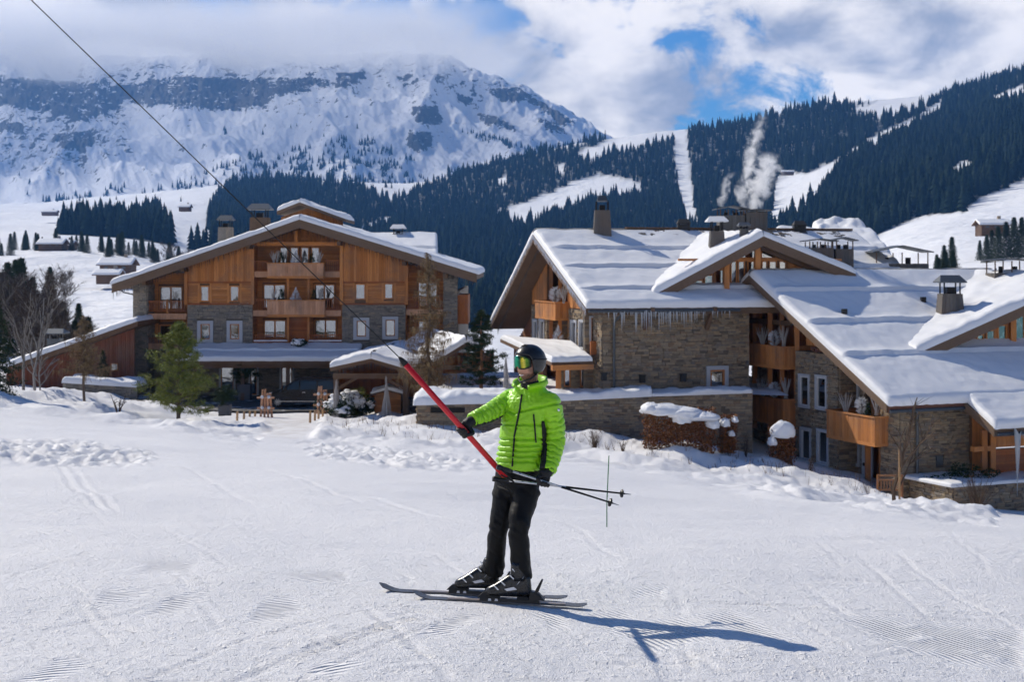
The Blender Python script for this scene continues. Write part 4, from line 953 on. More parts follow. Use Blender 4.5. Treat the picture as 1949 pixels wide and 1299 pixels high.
# front wall of the attic above the centre loggia
a0, a1 = H1.px(476), H1.px(656); am = H1.px(570)
wall_part(hotel, H1, [(a0, H1.px(480, 470)[1]), (a1, H1.px(480, 470)[1]), (a1, yz(yr(656) - 2)), (am, yz(434)), (a0, yz(yl(476) - 2))], 'wood_warm', seed=61, name='timber_wall')
m = MB(); H0.box(m, H0.px(481), H0.px(651), yz(468), yz(461), -.25, .0, .4); H0.box(m, am - .12, am + .12, yz(461), yz(440), -.2, -.02, .4); m.build('beam', 'wood_warm_x', hotel)
# canopy along the front
cz0, cz1 = P(0, 660, YH - .2).z, P(0, 688, YH - 4.2).z
c0, c1 = P(358, 0, YH).x, P(690, 0, YH).x; cq = [Vector((c0, YH - .2, cz0)), Vector((c1, YH - .2, cz0)), Vector((c1, YH - 4.2, cz1)), Vector((c0, YH - 4.2, cz1))]
deck(hotel, cq, .22, 'wood_dark', 'canopy'); snow_slab(hotel, cq, .34, 90, 26, (.55,), .08, 9, rough=.05, over=.16, wave=.1)
for px in (372, 462, 548, 640):
    x = P(px, 0, YH - 3.8).x; post(hotel, (x, YH - 3.8, gz(x, YH - 3.8) - .2), (x, YH - 3.8, cz1 - .1), .26, 'wood_dark', 'canopy_post')
m = MB(); m.box((c0, YH - 4.0, cz1 - .5), (c1, YH - 3.7, cz1 - .22), .4); m.build('beam', 'wood_dark', hotel)
# small tower lantern, roof chimneys and the rear wing
lt = P(590, 428, 109); z0 = P(0, 440, 109).z; z1 = P(0, 404, 109).z; xl, xr_ = P(535, 0, 109).x, P(640, 0, 109).x
LP = Pl((0, 109), (1, 0), (0, -1)); wall_part(hotel, LP, [(xl, z0 - 2), (xr_, z0 - 2), (xr_, z1 - .4), ((xl + xr_) / 2, z1 + .35), (xl, z1 - .4)], 'wood_warm', seed=71, name='lantern_wall', pitch=.14)
sp_ = Pl((xr_, 109), (0, 1), (1, 0)); wall_part(hotel, sp_, [(0, z0 - 2), (4, z0 - 2), (4, z1 - .3), (0, z1 - .3)], 'wood_warm', seed=72, name='lantern_wall')
la, ll, lr_ = P(570, 385, 108), P(527, 402, 108), P(658, 417, 108); bk = Vector((0, 6, 0))
deck(hotel, [la, la + bk, ll + bk, ll], .25, 'wood_fascia', 'lantern_roof'); deck(hotel, [la + bk, la, lr_, lr_ + bk], .25, 'wood_fascia', 'lantern_roof')
snow_slab(hotel, [la, la + bk, ll + bk, ll], .28, 20, 20, seed=12, rough=.09, wave=.35, edge=(1, 1, 0, 1)); snow_slab(hotel, [la + bk, la, lr_, lr_ + bk], .28, 20, 34, seed=13, rough=.09, wave=.45, edge=(1, 1, 0, 1))
chimney(hotel, P(430, 462, 112), 1.1, 1.2, .92, 'stone_grey', 1.0, caph=.55); chimney(hotel, P(495, 428, 110), 1.4, .55, .95, 'wood_fascia', 1.1, caph=.6)
wq = [P(690, 448, 124), P(832, 445, 124), P(834, 497, 116), P(690, 502, 116)]; wq[1].z = wq[0].z; wq[2].z = wq[3].z
deck(hotel, wq, .3, 'wood_dark', 'wing_roof'); snow_slab(hotel, wq, .35, 30, 24, (.58,), .15, 14)
m = MB(); m.box((wq[3].x, 117, ZB), (wq[2].x - .5, 123, wq[3].z + .6)); m.build('wing_wall', 'wood_dark', hotel)
chimney(hotel, P(758, 452, 123.5), .9, .3, 1, 'zinc', 1.2, caph=.45, capmat='white_paint')
# balcony on the right flank
m = MB(); q0, q1 = P(874, 614, YH + 3), P(893, 560, YH + 3); m.box((q0.x, YH, q0.z), (q1.x, YH + 5, q1.z)); m.build('side_balcony', 'wood_redv', hotel)
m = MB(); xw = H0.px(871) + .05; m.box((xw - 26 * 0 - .3, YH + .3, ZB), (xw, YH + 24, yz(555))); m.build('side_wall', 'stone_grey', hotel)
m = MB(); xw = H0.px(255); m.box((xw - .02, YH + .3, ZB), (xw + .3, YH + 24, yz(560))); m.build('side_wall', 'stone_grey', hotel)
m = MB(); p = P(226, 550, 104.5); m.tube([p, P(236, 557, 104.6), P(254, 561, 104.9)], .05, 8); m.build('gutter_pipe', 'zinc', hotel)

# the porch for arrivals, two snowy gables
porch = empty('porch', P(740, 770, 92), 'snow-covered timber arrival porch with two low gables beside the hotel', 'porch')
def gable(par, ap, le, re, bk, th=.25, sn=.45, seed=1, mat='wood_dark', over=.2):
    bk = Vector(bk); deck(par, [ap, ap + bk, le + bk, le], th, mat); deck(par, [ap + bk, ap, re, re + bk], th, mat)
    snow_slab(par, [ap, ap + bk, le + bk, le], sn, 36, 30, seed=seed, rough=.07, wave=.12, edge=(1, 1, 0, 1), over=over); snow_slab(par, [ap + bk, ap, re, re + bk], sn, 36, 30, seed=seed + 1, rough=.07, wave=.12, edge=(1, 1, 0, 1), over=over)
pa, pl_, pr_ = P(706, 683, 89), P(628, 700, 89), P(778, 704, 89); gable(porch, pa, pl_, pr_, (1.0, 13.5, 0), seed=81)
pb, pbl, pbr = P(888, 652, 90.5), P(826, 690, 90.5), P(922, 668, 90.5); gable(porch, pb, pbl, pbr, (-3.2, 11.5, 0), seed=83)
for (a, b) in ((pa, pl_), (pa, pr_), (pb, pbl), (pb, pbr)): fringe(porch, a + Vector((0, -.1, -.25)), b + Vector((0, -.1, -.25)), .45, .12, int(abs(b.x) * 10))
m = MB(); m.bar(P(634, 716, 89.4), P(776, 716, 89.4), .3, .35); m.build('tie_beam', 'wood_dark', porch)
m = MB(); m.bar(P(834, 700, 90.8), P(918, 700, 90.8), .3, .3); m.build('tie_beam', 'wood_dark', porch)
for px in (640, 772): 
    b = P(px, 0, 89.5); post(porch, (b.x, 89.5, gz(b.x, 89.5) - .2), (b.x, 89.5, P(0, 714, 89.5).z), .32, 'wood_dark')
    b2 = P(px + (45 if px < 700 else -45), 0, 89.5); m = MB(); m.bar((b.x, 89.5, P(0, 742, 89.5).z), (b2.x, 89.5, P(0, 716, 89.5).z), .2, .2); m.build('brace', 'wood_dark', porch)
for px in (838, 915): b = P(px, 0, 91); post(porch, (b.x, 91, gz(b.x, 91) - .3), (b.x, 91, P(0, 694, 91).z), .3, 'wood_dark')
PB = Pl((0, 103.5), (1, 0), (0, -1)); wall_part(porch, PB, [(PB.px(640), ZB), (PB.px(940), ZB), (PB.px(940), P(0, 672, 103.5).z), (PB.px(640), P(0, 672, 103.5).z)], 'wood_redv', seed=88)

# long lean-to on the left with its snow-topped verge
lean = empty('annex', P(140, 745, 101), 'low reddish annex with one long sloping snow-topped verge left of the hotel', 'annex')
A0 = Pl((0, 101), (1, 0), (0, -1)); zb = P(0, 760, 101).z
ap = [(A0.px(12), zb), (A0.px(256), zb), (A0.px(256), A0.px(256, 626)[1]), (A0.px(12), A0.px(12, 712)[1])]
wall_part(lean, A0, ap, 'hedge_wall', [A0.rect(211, 692, 225, 706)], seed=91, pitch=.12)
window(lean, A0, A0.rect(211, 692, 225, 706), 0, .05, 'curtain')
r0, r1 = P(262, 612, 100.4), P(8, 702, 100.4); bk = Vector((0, 9, 0)); deck(lean, [r0, r0 + bk, r1 + bk, r1], .35, 'wood_dark')
snow_slab(lean, [r0 + Vector((0, -.1, 0)), r0 + bk, r1 + bk, r1 + Vector((-.1, -.1, 0))], .42, 24, 80, seed=92, rough=.06, edge=(1, 1, 1, 1))
chimney(lean, P(105, 668, 104), .9, .9, 1, 'zinc', 1.5, caph=.35, capmat='zinc')
# ------------------------------------------------------------------ chalet with the glazed cross gable (middle)
def frame(r, e):
    """ridge point r and eave corner e -> in-plane axes of that roof"""
    v = Vector((e.x - r.x, e.y - r.y, 0)); L = v.length; v.normalize(); u = Vector((-v.y, v.x, 0)); return u, v, L
def roof_n(r, u, e): n = u.cross(e - r).normalized(); return n if n.z > 0 else -n
cm = empty('chalet', P(1270, 740, 80), 'stone chalet with glazed cross gable, icicles and steaming rooftop chimneys', 'chalet')
R0, E0 = P(1017, 446, 88), P(1118, 586, 78); U, Vv, L0 = frame(R0, E0); RN = roof_n(R0, U, E0)
LEN = 22.0; Rb = R0 + U * LEN; Eb = E0 + U * 8.3
R1, E1 = R0 + U * LEN, E0 + U * LEN
deck(cm, [R0, R1, E1, E0], .40); 
sb = .10
def roofp(s, t, up=0.0): return R0 + U * s + (E0 - R0) * t + Vector((0, 0, up))
snow_slab(cm, [R0 + U * -.1, R1, E1 + Vv * .15 - Vector((0, 0, .05)), E0 - U * .1 + Vv * .15 - Vector((0, 0, .05))], .42, 120, 70, (.29, .55, .84), .12, 21, rough=.05, over=.15, sfade=(.03, 2))
LB = R0 - Vv * 10.8 + Vector((0, 0, P(936, 616, 98.3).z - R0.z))
deck(cm, [R1, R0, LB, LB + U * LEN], .40); snow_slab(cm, [R1, R0 - U * .1, LB - U * .1, LB + U * LEN], .40, 40, 40, seed=22, edge=(1, 1, 0, 1))
def verge(par, a, b, n, h=.5, mat='wood_fascia', th=.09):
    m = MB(); n = Vector(n).normalized() * th; z = Vector((0, 0, 1))
    m.hexa([a + n - z * h, b + n - z * h, b + n * .05 - z * h, a + n * .05 - z * h, a + n + z * .02, b + n + z * .02, b + n * .05 + z * .02, a + n * .05 + z * .02], .6); return m.build('verge_board', mat, par)
verge(cm, R0, E0, -U); verge(cm, R0, LB, -U)
for a, b, k in ((R0, E0, 1), (R0, LB, 2)):
    fringe(cm, a - U * .12 - Vector((0, 0, .05)), b - U * .12 - Vector((0, 0, .05)), .45, .07, k, 'frost'); fringe(cm, a + U * .5 - Vector((0, 0, .42)), b + U * .5 - Vector((0, 0, .42)), .5, .12, k + 5, 'wood_grey')
m = MB(); m.tube([E0 + Vv * .2 - Vector((0, 0, .2)), E0 + U * 9.0 + Vv * .2 - Vector((0, 0, .2))], .09, 8); m.build('gutter', 'zinc', cm)
# gable end
GM = Pl(R0 + U * 1.6, Vv, -U); zg = P(0, 740, 82).z - 1.0
def gtop(pl, r, a_e, a):                          # underside of the roof over position a on a gable plane
    return r.z - .44 + (a_e - r.z) * 0 + a
def ztop(a, r=R0, f=(E0.z - R0.z) / L0, g=(LB.z - R0.z) / 10.8): return r.z - .46 + (f * a if a > 0 else -g * a)
def gpoly(pl, a0, a1, zlo, zfun, zhi=None):
    if zhi is not None: return [(a0, zlo), (a1, zlo), (a1, min(zhi, zfun(a1))), (a0, min(zhi, zfun(a0)))]
    pts = [(a0, zlo), (a1, zlo), (a1, zfun(a1))]
    if a0 < 0 < a1: pts.append((0, zfun(0)))
    return pts + [(a0, zfun(a0))]
back_g = GM.off(-1.6); wall_part(cm, back_g, gpoly(back_g, -8.6, 9.2, zg, ztop), 'wood_redv', seed=101, name='gable_wall', pitch=.2)
zmid = GM.px(1028, 582)[1]; zlow = GM.px(1028, 668)[1] - .6
for x0, x1, wins, sd in ((1013, 1043, [(1017.5, 611, 1024.5, 653), (1030, 611, 1037.5, 653)], 111), (1084, 1117, [(1090, 613, 1099, 661), (1106, 613, 1115, 663)], 112)):
    a0, a1 = GM.px(x0), GM.px(x1); rs = [GM.rect(*w) for w in wins]
    wall_part(cm, GM, gpoly(GM, a0, a1, zlow, ztop, zmid), 'stone', [grow(r, .1) for r in rs], seed=sd)
    for r in rs: window(cm, GM, r, .12, .05, 'curtain', fmat='white_paint')
    for a in (a0, a1):
        e = GM.pt(a, 0, 0); s_ = Pl(e, U, Vv if a == a1 else -Vv); wall_part(cm, s_, [(0, zlow), (1.6, zlow), (1.6, min(zmid, ztop(a))), (0, min(zmid, ztop(a)))], 'stone', seed=sd + 9)
wall_part(cm, GM.off(.05), gpoly(GM, GM.px(1015), GM.px(1043), zmid + .05, ztop), 'wood_warm', seed=113, name='timber_wall', pitch=.28)
wall_part(cm, GM.off(.02), gpoly(GM, GM.px(1084), GM.px(1112), zmid + .05, ztop), 'wood_warm', seed=114, name='timber_wall', pitch=.28)
wall_part(cm, GM.off(-.8), gpoly(GM, GM.px(958), GM.px(1012), zg, ztop, GM.px(1000, 560)[1]), 'wood_redv', seed=115, name='timber_wall', pitch=.3)
for x, y in ((1000, 480), (1000, 520), (1010, 555)):
    a0, a1 = GM.px(978), GM.px(1070); z = GM.px(x, y)[1]; m = MB(); lim = [a for a in np.linspace(-8, 9, 120) if ztop(a) > z + .3]
    if lim: GM.box(m, max(a0, lim[0]), min(a1, lim[-1]), z - .15, z + .15, -1.5, -1.2, .4); m.build('tie_beam', 'wood_dark', cm)
for px in (1046, 1063, 1081): post(cm, GM.pt(GM.px(px), zlow, -.1), GM.pt(GM.px(px), ztop(GM.px(px)) - .02, -.1), .22)
r = GM.rect(1044, 573, 1084, 609); balcony(cm, GM, r[0], r[1], GM.px(1064, 603)[1], GM.px(1064, 574)[1], .9, 'wood_warm', .2)
window(cm, back_g, back_g.rect(1050, 545, 1075, 585), 0, .08, '', 2); window(cm, back_g, back_g.rect(1050, 612, 1072, 650), 0, .08, '', 2)
# stone front under the eave
VF = L0 - 1.1; FR = Pl(R0 + Vv * VF, U, Vv); zt_f = R0.z + (E0.z - R0.z) * (VF / L0) - .46; zb_f = P(0, 740, 79).z - 2.4
aL, aR = FR.px(1147), FR.px(1425); rs = [FR.rect(1350, 704, 1378, 740)]
wall_part(cm, FR, [(aL, zb_f), (aR, zb_f), (aR, zt_f), (aL, zt_f)], 'stone', [grow(r, .24) for r in rs], seed=121)
window(cm, FR, rs[0], .22, .1, '', proud=.14)
e = FR.pt(aL, 0, 0); S1 = Pl(e, -Vv, -U); wall_part(cm, S1, [(0, zb_f), (2.6, zb_f), (2.6, zt_f), (0, zt_f)], 'stone', seed=122)
RC = FR.off(-1.5); a0 = RC.px(1112); r = RC.rect(1124, 605, 1136, 652); wall_part(cm, RC, [(a0, zb_f), (aL + .2, zb_f), (aL + .2, zt_f), (a0, zt_f)], 'stone', [grow(r, .1)], seed=123); window(cm, RC, r, .1, .06, '')
r = RC.off(.6).rect(1124, 650, 1143, 676); b = MB(); RC.off(.6).box(b, r[0], r[1], r[2], r[3], -.1, .05); b.build('balcony_panel', 'wood_red', cm)
m = MB(); a = FR.px(1166); FRo = FR.off(.22); ztp = zt_f
m.tube([FRo.pt(a + .25, ztp + .1, .9), FRo.pt(a + .25, ztp - .25, .85), FRo.pt(a, ztp - .9, .02), FRo.pt(a, zb_f + .2, .02)], .075, 8); m.build('downpipe', 'zinc', cm)
for px, y in ((1220, 722), (1297, 720), (1147, 718)):
    a, z = FR.px(px, y); m = MB(); FR.box(m, a - .14, a + .14, z - .18, z + .2, .1, .34); FR.box(m, a - .18, a + .18, z + .2, z + .26, .06, .4); m.build('wall_lamp', 'lamp_black', cm)
for px in (1226, 1343):
    a = FR.px(px); z = FR.px(px, 626)[1]; m = MB(); m.bar(FR.pt(a, z, .12), FR.pt(a, zt_f - .05, 1.1), .2, .24); m.bar(FR.pt(a, zt_f - .12, -.1), FR.pt(a, zt_f - .12, 1.4), .22, .24); m.build('bracket', 'wood_dark', cm)
icicles(cm, E0 + U * 1.4 + Vv * .28 - Vector((0, 0, .28)), E0 + U * 6.8 + Vv * .28 - Vector((0, 0, .28)), 52, 1.25, 5, .045)
icicles(cm, E0 + Vv * .25 - Vector((0, 0, .25)), E0 + U * 8.4 + Vv * .25 - Vector((0, 0, .25)), 40, .5, 6, .03)
# low entrance roof on the gable side
LRz = P(1085, 664, 82).z; q = [P(952, 650, 92), P(1092, 662, 84), P(1128, 672, 79), P(1050, 700, 78)]
q[1].z = q[0].z = P(1020, 652, 88).z; q[2].z = q[3].z = P(1080, 688, 79).z
deck(cm, q, .22, 'wood_dark', 'entrance_roof'); snow_slab(cm, q, .30, 30, 24, seed=31, rough=.05)
m = MB(); m.bar(q[3] - Vector((0, 0, .3)), q[2] - Vector((0, 0, .3)), .25, .3); m.build('beam', 'wood_warm_x', cm)
EN = Pl((0, 81.5), (1, 0), (0, -1)); a0, a1 = EN.px(1060), EN.px(1142)
rs = [EN.rect(1073, 698, 1086, 737), EN.rect(1104, 700, 1118, 737)]
wall_part(cm, EN, [(a0, zb_f), (a1, zb_f), (a1, P(0, 690, 81.5).z), (a0, P(0, 690, 81.5).z)], 'stone', rs, seed=124)
for r in rs: window(cm, EN, r, 0, .08, '', name='glazed_door')
post(cm, P(1063, 740, 79.5), P(1063, 696, 79.5), .3, 'wood_warm')
# cross gable: stands on the front slope
gA = hit_plane(1243, 556, R0 + Vector((0, 0, .42)), RN); dv = (gA - R0).dot(Vv); CG = Pl(R0 + Vv * dv, U, Vv)
ga_, gz0 = CG.px(1243, 562); gm_, gz1 = CG.px(1452, 450); gb_, gz2 = CG.px(1628, 522)
cA, cM, cB = CG.pt(ga_, gz0), CG.pt(gm_, gz1), CG.pt(gb_, gz2); bk = -Vv * 9.0
deck(cm, [cM, cM + bk, cA + bk, cA], .36); deck(cm, [cM + bk, cM, cB, cB + bk], .36)
snow_slab(cm, [cM + Vv * .1, cM + bk, cA + bk, cA + Vv * .1], .42, 40, 44, seed=33, rough=.08, wave=.1, edge=(1, 1, 0, 1)); snow_slab(cm, [cM + bk, cM + Vv * .1, cB + Vv * .1, cB + bk], .36, 40, 44, seed=34, rough=.06, edge=(1, 1, 0, 1))
verge(cm, cM, cA, Vv, .55); verge(cm, cM, cB, Vv, .55)
C1 = CG.off(-1.2); C2 = CG.off(-.5)
def czt(a): return (gz1 - .42 + (gz0 - gz1) * (gm_ - a) / (gm_ - ga_)) if a < gm_ else (gz1 - .42 + (gz2 - gz1) * (a - gm_) / (gb_ - gm_))
def zc(y): return C1.px(1450, y)[1]
slots = [(1322, 1338), (1340, 1357), (1359, 1377)]; ws = []
for x0, x1 in slots: ws.append((C1.px(x0), C1.px(x1), zc(542), czt(C1.px(x0)) - .25))
for x0, x1 in ((1390, 1402), (1404, 1417), (1422, 1436), (1449, 1460), (1463, 1478), (1482, 1496)): ws.append((C1.px(x0), C1.px(x1), zc(548), zc(497)))
aa = C1.px(1290); ab = C1.px(1600)
wall_part(cm, C1, [(aa, zc(575)), (ab, zc(575)), (ab, czt(ab)), (gm_, czt(gm_)), (aa, czt(aa))], 'wood_warm', ws + [(C1.px(1400), C1.px(1500), zc(494), zc(474))], seed=131, name='gable_wall')
for w in ws: window(cm, C1, w, 0, .06, 'curtain' if random.random() < .4 else '', proud=.09)
for pts in ([(1398, 492), (1436, 492), (1436, 474)], [(1447, 474), (1447, 492), (1482, 492)]):
    m = MB(); pp = [C1.pt(*C1.px(*p), .10) for p in pts]; m.prism(pp, -C1.n * .02); g = m.build('gable_pane', 'glass', cm)
    m = MB(); 
    for i in range(3): m.bar(pp[i - 1], pp[i], .1, .1, tuple(C1.n))
    m.build('frame', 'wood_warm', g); m = MB(); m.prism([p - C1.n * .2 for p in pp], -C1.n * .1); m.build('room', 'curtain', g)
for px in (1383, 1442): post(cm, C2.pt(C2.px(px), zc(575)), C2.pt(C2.px(px), czt(C2.px(px)) - .02), .3)
m = MB(); C1.box(m, aa, ab, zc(497), zc(492.5), .0, .14, .5); C1.box(m, aa, ab, zc(552), zc(545), .0, .2, .5); m.build('beam', 'wood_warm_x', cm)
for k in (0, 1):
    m = MB(); s0 = CG.pt(gm_, gz1 - .36, -.8); s1 = (cA if k == 0 else cB) + Vector((0, 0, -.36)) - Vv * .8; m.bar(s0 - Vector((0, 0, .2)), s1 - Vector((0, 0, .2)), .2, .3); m.build('rafter', 'wood_dark', cm)
# low tiles showing along the ridge where the sun has cleared it
m = MB(); rgx = random.Random(5)
for k in range(150):
    s = 6.5 + 14 * rgx.random(); tt_ = rgx.random() * .10; p = R0 + U * s + (E0 - R0) * tt_ + Vector((0, 0, .30 + .04 * rgx.random())); m.hexa([p, p + U * .3, p + U * .3 + (E0 - R0) * .02, p + (E0 - R0) * .02] + [q_ + Vector((0, 0, .1)) for q_ in (p, p + U * .3, p + U * .3 + (E0 - R0) * .02, p + (E0 - R0) * .02)], rgx.random())
m.build('shingle_patch', 'wood_grey', cm, kind='stuff', fix=False)
m = MB(); m.bar(R0 + U * 6 + Vector((0, 0, .42)), R0 + U * 21.8 + Vector((0, 0, .42)), .3, .12); m.build('ridge_cap', 'wood_dark', cm)
chimney(cm, roofp((P(1140, 0, 89).x - R0.x) / U.x, .06), 1.22, 1.75, .74, 'wood_grey', .55, caph=.55)
chimney(cm, R0 + U * 9.9 + Vector((0, 0, .1)), .75, .55, 1, 'lamp_black', .9, caph=.05, capmat='lamp_black')
chimney(cm, R0 + U * 18.0 + Vector((0, 0, .1)), .75, .5, 1, 'lamp_black', .9, caph=.05, capmat='lamp_black')
stk = P(1410, 442, 88); hood(cm, 1370, 1418, 391, 440, 88.5, 1.4, 4, 30, 8); hood(cm, 1420, 1461, 398, 440, 88.7, 1.4, 3, 36, 3)
chimney(cm, P(1364, 466, 84), .95, .8, .8, 'wood_grey', 1.3, caph=.55, capmat='white_paint'); chimney(cm, P(1416, 452, 83), .5, .5, .85, 'wood_grey', 1.4, caph=.15)
# vents on the rear slope, seen over the cross gable
rear = empty('chalet', P(1600, 500, 93), 'snow-mounded roofs with timber vent hoods behind the glazed gable', 'chalet'); rear.location.z = P(0, 740, 93).z
q = [P(1475, 442, 99), P(1660, 442, 99), P(1720, 520, 88), P(1475, 520, 88)]; deck(rear, q, .3); snow_slab(rear, q, .45, 60, 40, (.62,), .2, 35, wave=.2, rough=.1)
q = [P(1545, 436, 104), P(1640, 436, 104), P(1690, 500, 97), P(1545, 500, 97)]; snow_slab(rear, q, .9, 40, 30, (), .2, 36, wave=.35, rough=.2)
q2 = [P(1580, 455, 96), P(1665, 455, 96), P(1700, 520, 88.5), P(1590, 520, 88.5)]
m = MB(); m.box((P(1480, 0, 92).x, 90, rear.location.z - 2), (P(1690, 0, 96).x, 98, P(0, 520, 92).z)); m.build('wall', 'wood_dark', rear)
hood(rear, 1540, 1587, 454, 502, 87, 1.4, 4, 30, 6); hood(rear, 1591, 1625, 451, 502, 87.2, 1.4, 2, 28, 8)

# ------------------------------------------------------------------ the near chalet on the right
cr = empty('chalet', P(1700, 945, 72), 'near stone and timber chalet with deep snow roof and flower balconies', 'chalet')
R0, E0 = P(1428, 524, 82), P(1690, 770, 70); U, Vv, L0 = frame(R0, E0); RN = roof_n(R0, U, E0); LEN = 17.5
R1, E1 = R0 + U * LEN, E0 + U * LEN
deck(cr, [R0, R1, E1, E0], .42)
gds = (.20, .45, .70)
snow_slab(cr, [R0 - U * .1, R1, E1 + Vv * .2 - Vector((0, 0, .09)), E0 - U * .1 + Vv * .2 - Vector((0, 0, .09))], .46, 150, 90, gds, .14, 41, rough=.035, over=.2, sfade=(.015, 2), melt=lambda S, T: 1 - .0 * S)
slope = (E0 - R0) / L0
ex0, ex1 = E0 + U * 4.6, E0 + U * LEN; dn = (E0 - R0).normalized() * 2.6      # the roof runs further down on the right
deck(cr, [ex0 - Vector((0, 0, .02)), ex1 - Vector((0, 0, .02)), ex1 + dn, ex0 + dn], .40); snow_slab(cr, [ex0 - dn * .06 + U * .1, ex1 - dn * .06, ex1 + dn * 1.03, ex0 + dn * 1.03 - U * .1], .44, 60, 30, (), .14, 42, rough=.05, over=.2)
LB = R0 - Vv * 3.9 + Vector((0, 0, P(1370, 592, 85.5).z - R0.z)); deck(cr, [R1, R0, LB, LB + U * LEN], .42); snow_slab(cr, [R1, R0 - U * .1, LB - U * .1, LB + U * LEN], .40, 40, 20, seed=43, edge=(1, 1, 0, 1))
verge(cr, R0, E0, -U, .42); verge(cr, R0, LB, -U, .42); verge(cr, ex0, ex0 + dn, -U, .42)
m = MB(); m.bar(E0 + Vv * .03 - Vector((0, 0, .2)), E0 + U * 4.6 + Vv * .03 - Vector((0, 0, .2)), .12, .42); m.build('fascia', 'roof_tile', cr)
m = MB(); m.tube([E0 + Vv * .16 - Vector((0, 0, .35)), E0 + U * 4.6 + Vv * .16 - Vector((0, 0, .35))], .09, 8); m.build('gutter', 'zinc', cr)
m = MB(); m.tube([ex0 + dn + Vv * .12 - Vector((0, 0, .3)), ex1 + dn + Vv * .12 - Vector((0, 0, .3))], .09, 8); m.build('gutter', 'zinc', cr)
G0_ = Pl(R0 + U * 1.5, Vv, -U); GB = G0_.off(-1.7); zlo = P(0, 950, 71).z - 1.6
fS, gS = (E0.z - R0.z) / L0, (LB.z - R0.z) / 3.9
def zt2(a): return R0.z - .5 + (fS * a if a > 0 else -gS * a)
wall_part(cr, GB, gpoly(GB, -3.6, L0 - 1.2, zlo, zt2), 'wood_redv', seed=201, name='gable_wall', pitch=.2)
zt_t = G0_.px(1556, 672)[1]; rs = [G0_.rect(*w) for w in ((1525, 717, 1541, 772), (1557, 719, 1574, 776), (1528, 819, 1544, 874), (1560, 822, 1577, 881))]
a0, a1 = G0_.px(1516), G0_.px(1597)
wall_part(cr, G0_, gpoly(G0_, a0, a1, zlo, zt2, zt_t), 'stone', [grow(r, .14) for r in rs], seed=202)
for r in rs: window(cr, G0_, r, .14, .05, 'curtain', fmat='white_paint')
for a, k in ((a0, -1), (a1, 1)):
    e = G0_.pt(a, 0, 0); s_ = Pl(e, U, Vv * k); wall_part(cr, s_, [(0, zlo), (1.7, zlo), (1.7, min(zt_t, zt2(a))), (0, min(zt_t, zt2(a)))], 'stone', seed=210 + k)
# roof tiles heaped on the tower shoulder
m = MB()
for k in range(40):
    a = random.uniform(G0_.px(1545), G0_.px(1592)); z = zt_t + random.uniform(.03, .25); 
    if z < zt2(a) - .05: G0_.box(m, a, a + .25, z, z + .05, -.3 - random.random(), .1)
m.build('tile_stack', 'roof_tile', cr, kind='stuff', fix=False)
wall_part(cr, G0_.off(-.6), gpoly(G0_, a0 + .1, a1 - .2, zt_t + .3, zt2), 'wood_warm', seed=203, name='timber_wall', pitch=.22)
# loggia with two balconies left of the tower
for px, d in ((1408, 0), (1424, -.3), (1461, .0), (1478, -.2), (1512, 0)): post(cr, G0_.pt(G0_.px(px), zlo + 3.5, d - .15), G0_.pt(G0_.px(px), zt2(G0_.px(px)) - .02, d - .15), .26)
for y in (588, 612):
    a_, b_ = G0_.px(1400), G0_.px(1500); z = G0_.px(1440, y)[1]; lim = [a for a in np.linspace(-3.6, 10, 150) if zt2(a) > z + .3]; m = MB(); G0_.box(m, max(a_, lim[0]), min(b_, lim[-1]), z - .14, z + .14, -.5, -.2, .4); m.build('tie_beam', 'wood_dark', cr)
wall_part(cr, G0_.off(-.5), gpoly(G0_, G0_.px(1408), G0_.px(1437), G0_.px(1420, 655)[1], zt2), 'wood_warm', seed=204, name='timber_wall', pitch=.22)
for y0, y1 in ((656, 697), (754, 802)):
    z0, z1 = G0_.px(1470, y1 - 4)[1], G0_.px(1470, y0)[1]; balcony(cr, G0_, G0_.px(1437), G0_.px(1513), z0, z1, .8, 'wood_warm', .19, True, -1.6)
for w in ((1448, 612, 1466, 650), (1448, 705, 1468, 750), (1448, 808, 1468, 870)): window(cr, GB, GB.rect(*w), .12, .08, '')
wall_part(cr, G0_.off(-.9), gpoly(G0_, G0_.px(1408), G0_.px(1440), zlo, zt2, G0_.px(1420, 655)[1]), 'stone', seed=205)
# recess right of the tower with the sunny flower balcony
G2 = G0_.off(-1.2); rs = [G2.rect(1612, 728, 1634, 775), G2.rect(1613, 838, 1636, 880)]; a0, a1 = G2.px(1590), G2.px(1648)
wall_part(cr, G2, gpoly(G2, a0, a1, zlo, zt2), 'stone', [grow(r, .2) for r in rs], seed=206)
for r in rs: window(cr, G2, r, .18, .08, '', proud=.14)
wall_part(cr, GB.off(.2), gpoly(GB, G2.px(1640), L0 - 1.5, G2.px(1660, 835)[1], zt2), 'wood_warm_h', seed=207, name='timber_wall')
z0, z1 = G0_.px(1650, 836)[1], G0_.px(1650, 787)[1]; bal = balcony(cr, G0_, G0_.px(1600), G0_.px(1693), z0, z1, .9, 'wood_warm', .21, True, -1.0)
for px in (1641, 1668): post(cr, G0_.pt(G0_.px(px), zlo + .6, -.35), G0_.pt(G0_.px(px), z0 - .1, -.35), .26)
post(cr, G0_.pt(G0_.px(1640), z1, -.9), G0_.pt(G0_.px(1640), zt2(G0_.px(1640)) - .02, -.9), .2)
m = MB(); G2.box(m, G2.px(1646), G2.px(1666), zlo + .8, z0 - .15, .12, .2); dpan = m.build('door', 'surround', cr); m = MB()
for a, z in ((1651, 884), (1659, 884)): q = G2.px(a, z); G2.box(m, q[0] - .08, q[0] + .08, q[1] - .08, q[1] + .08, .2, .26)
m.build('handle', 'lamp_black', dpan)
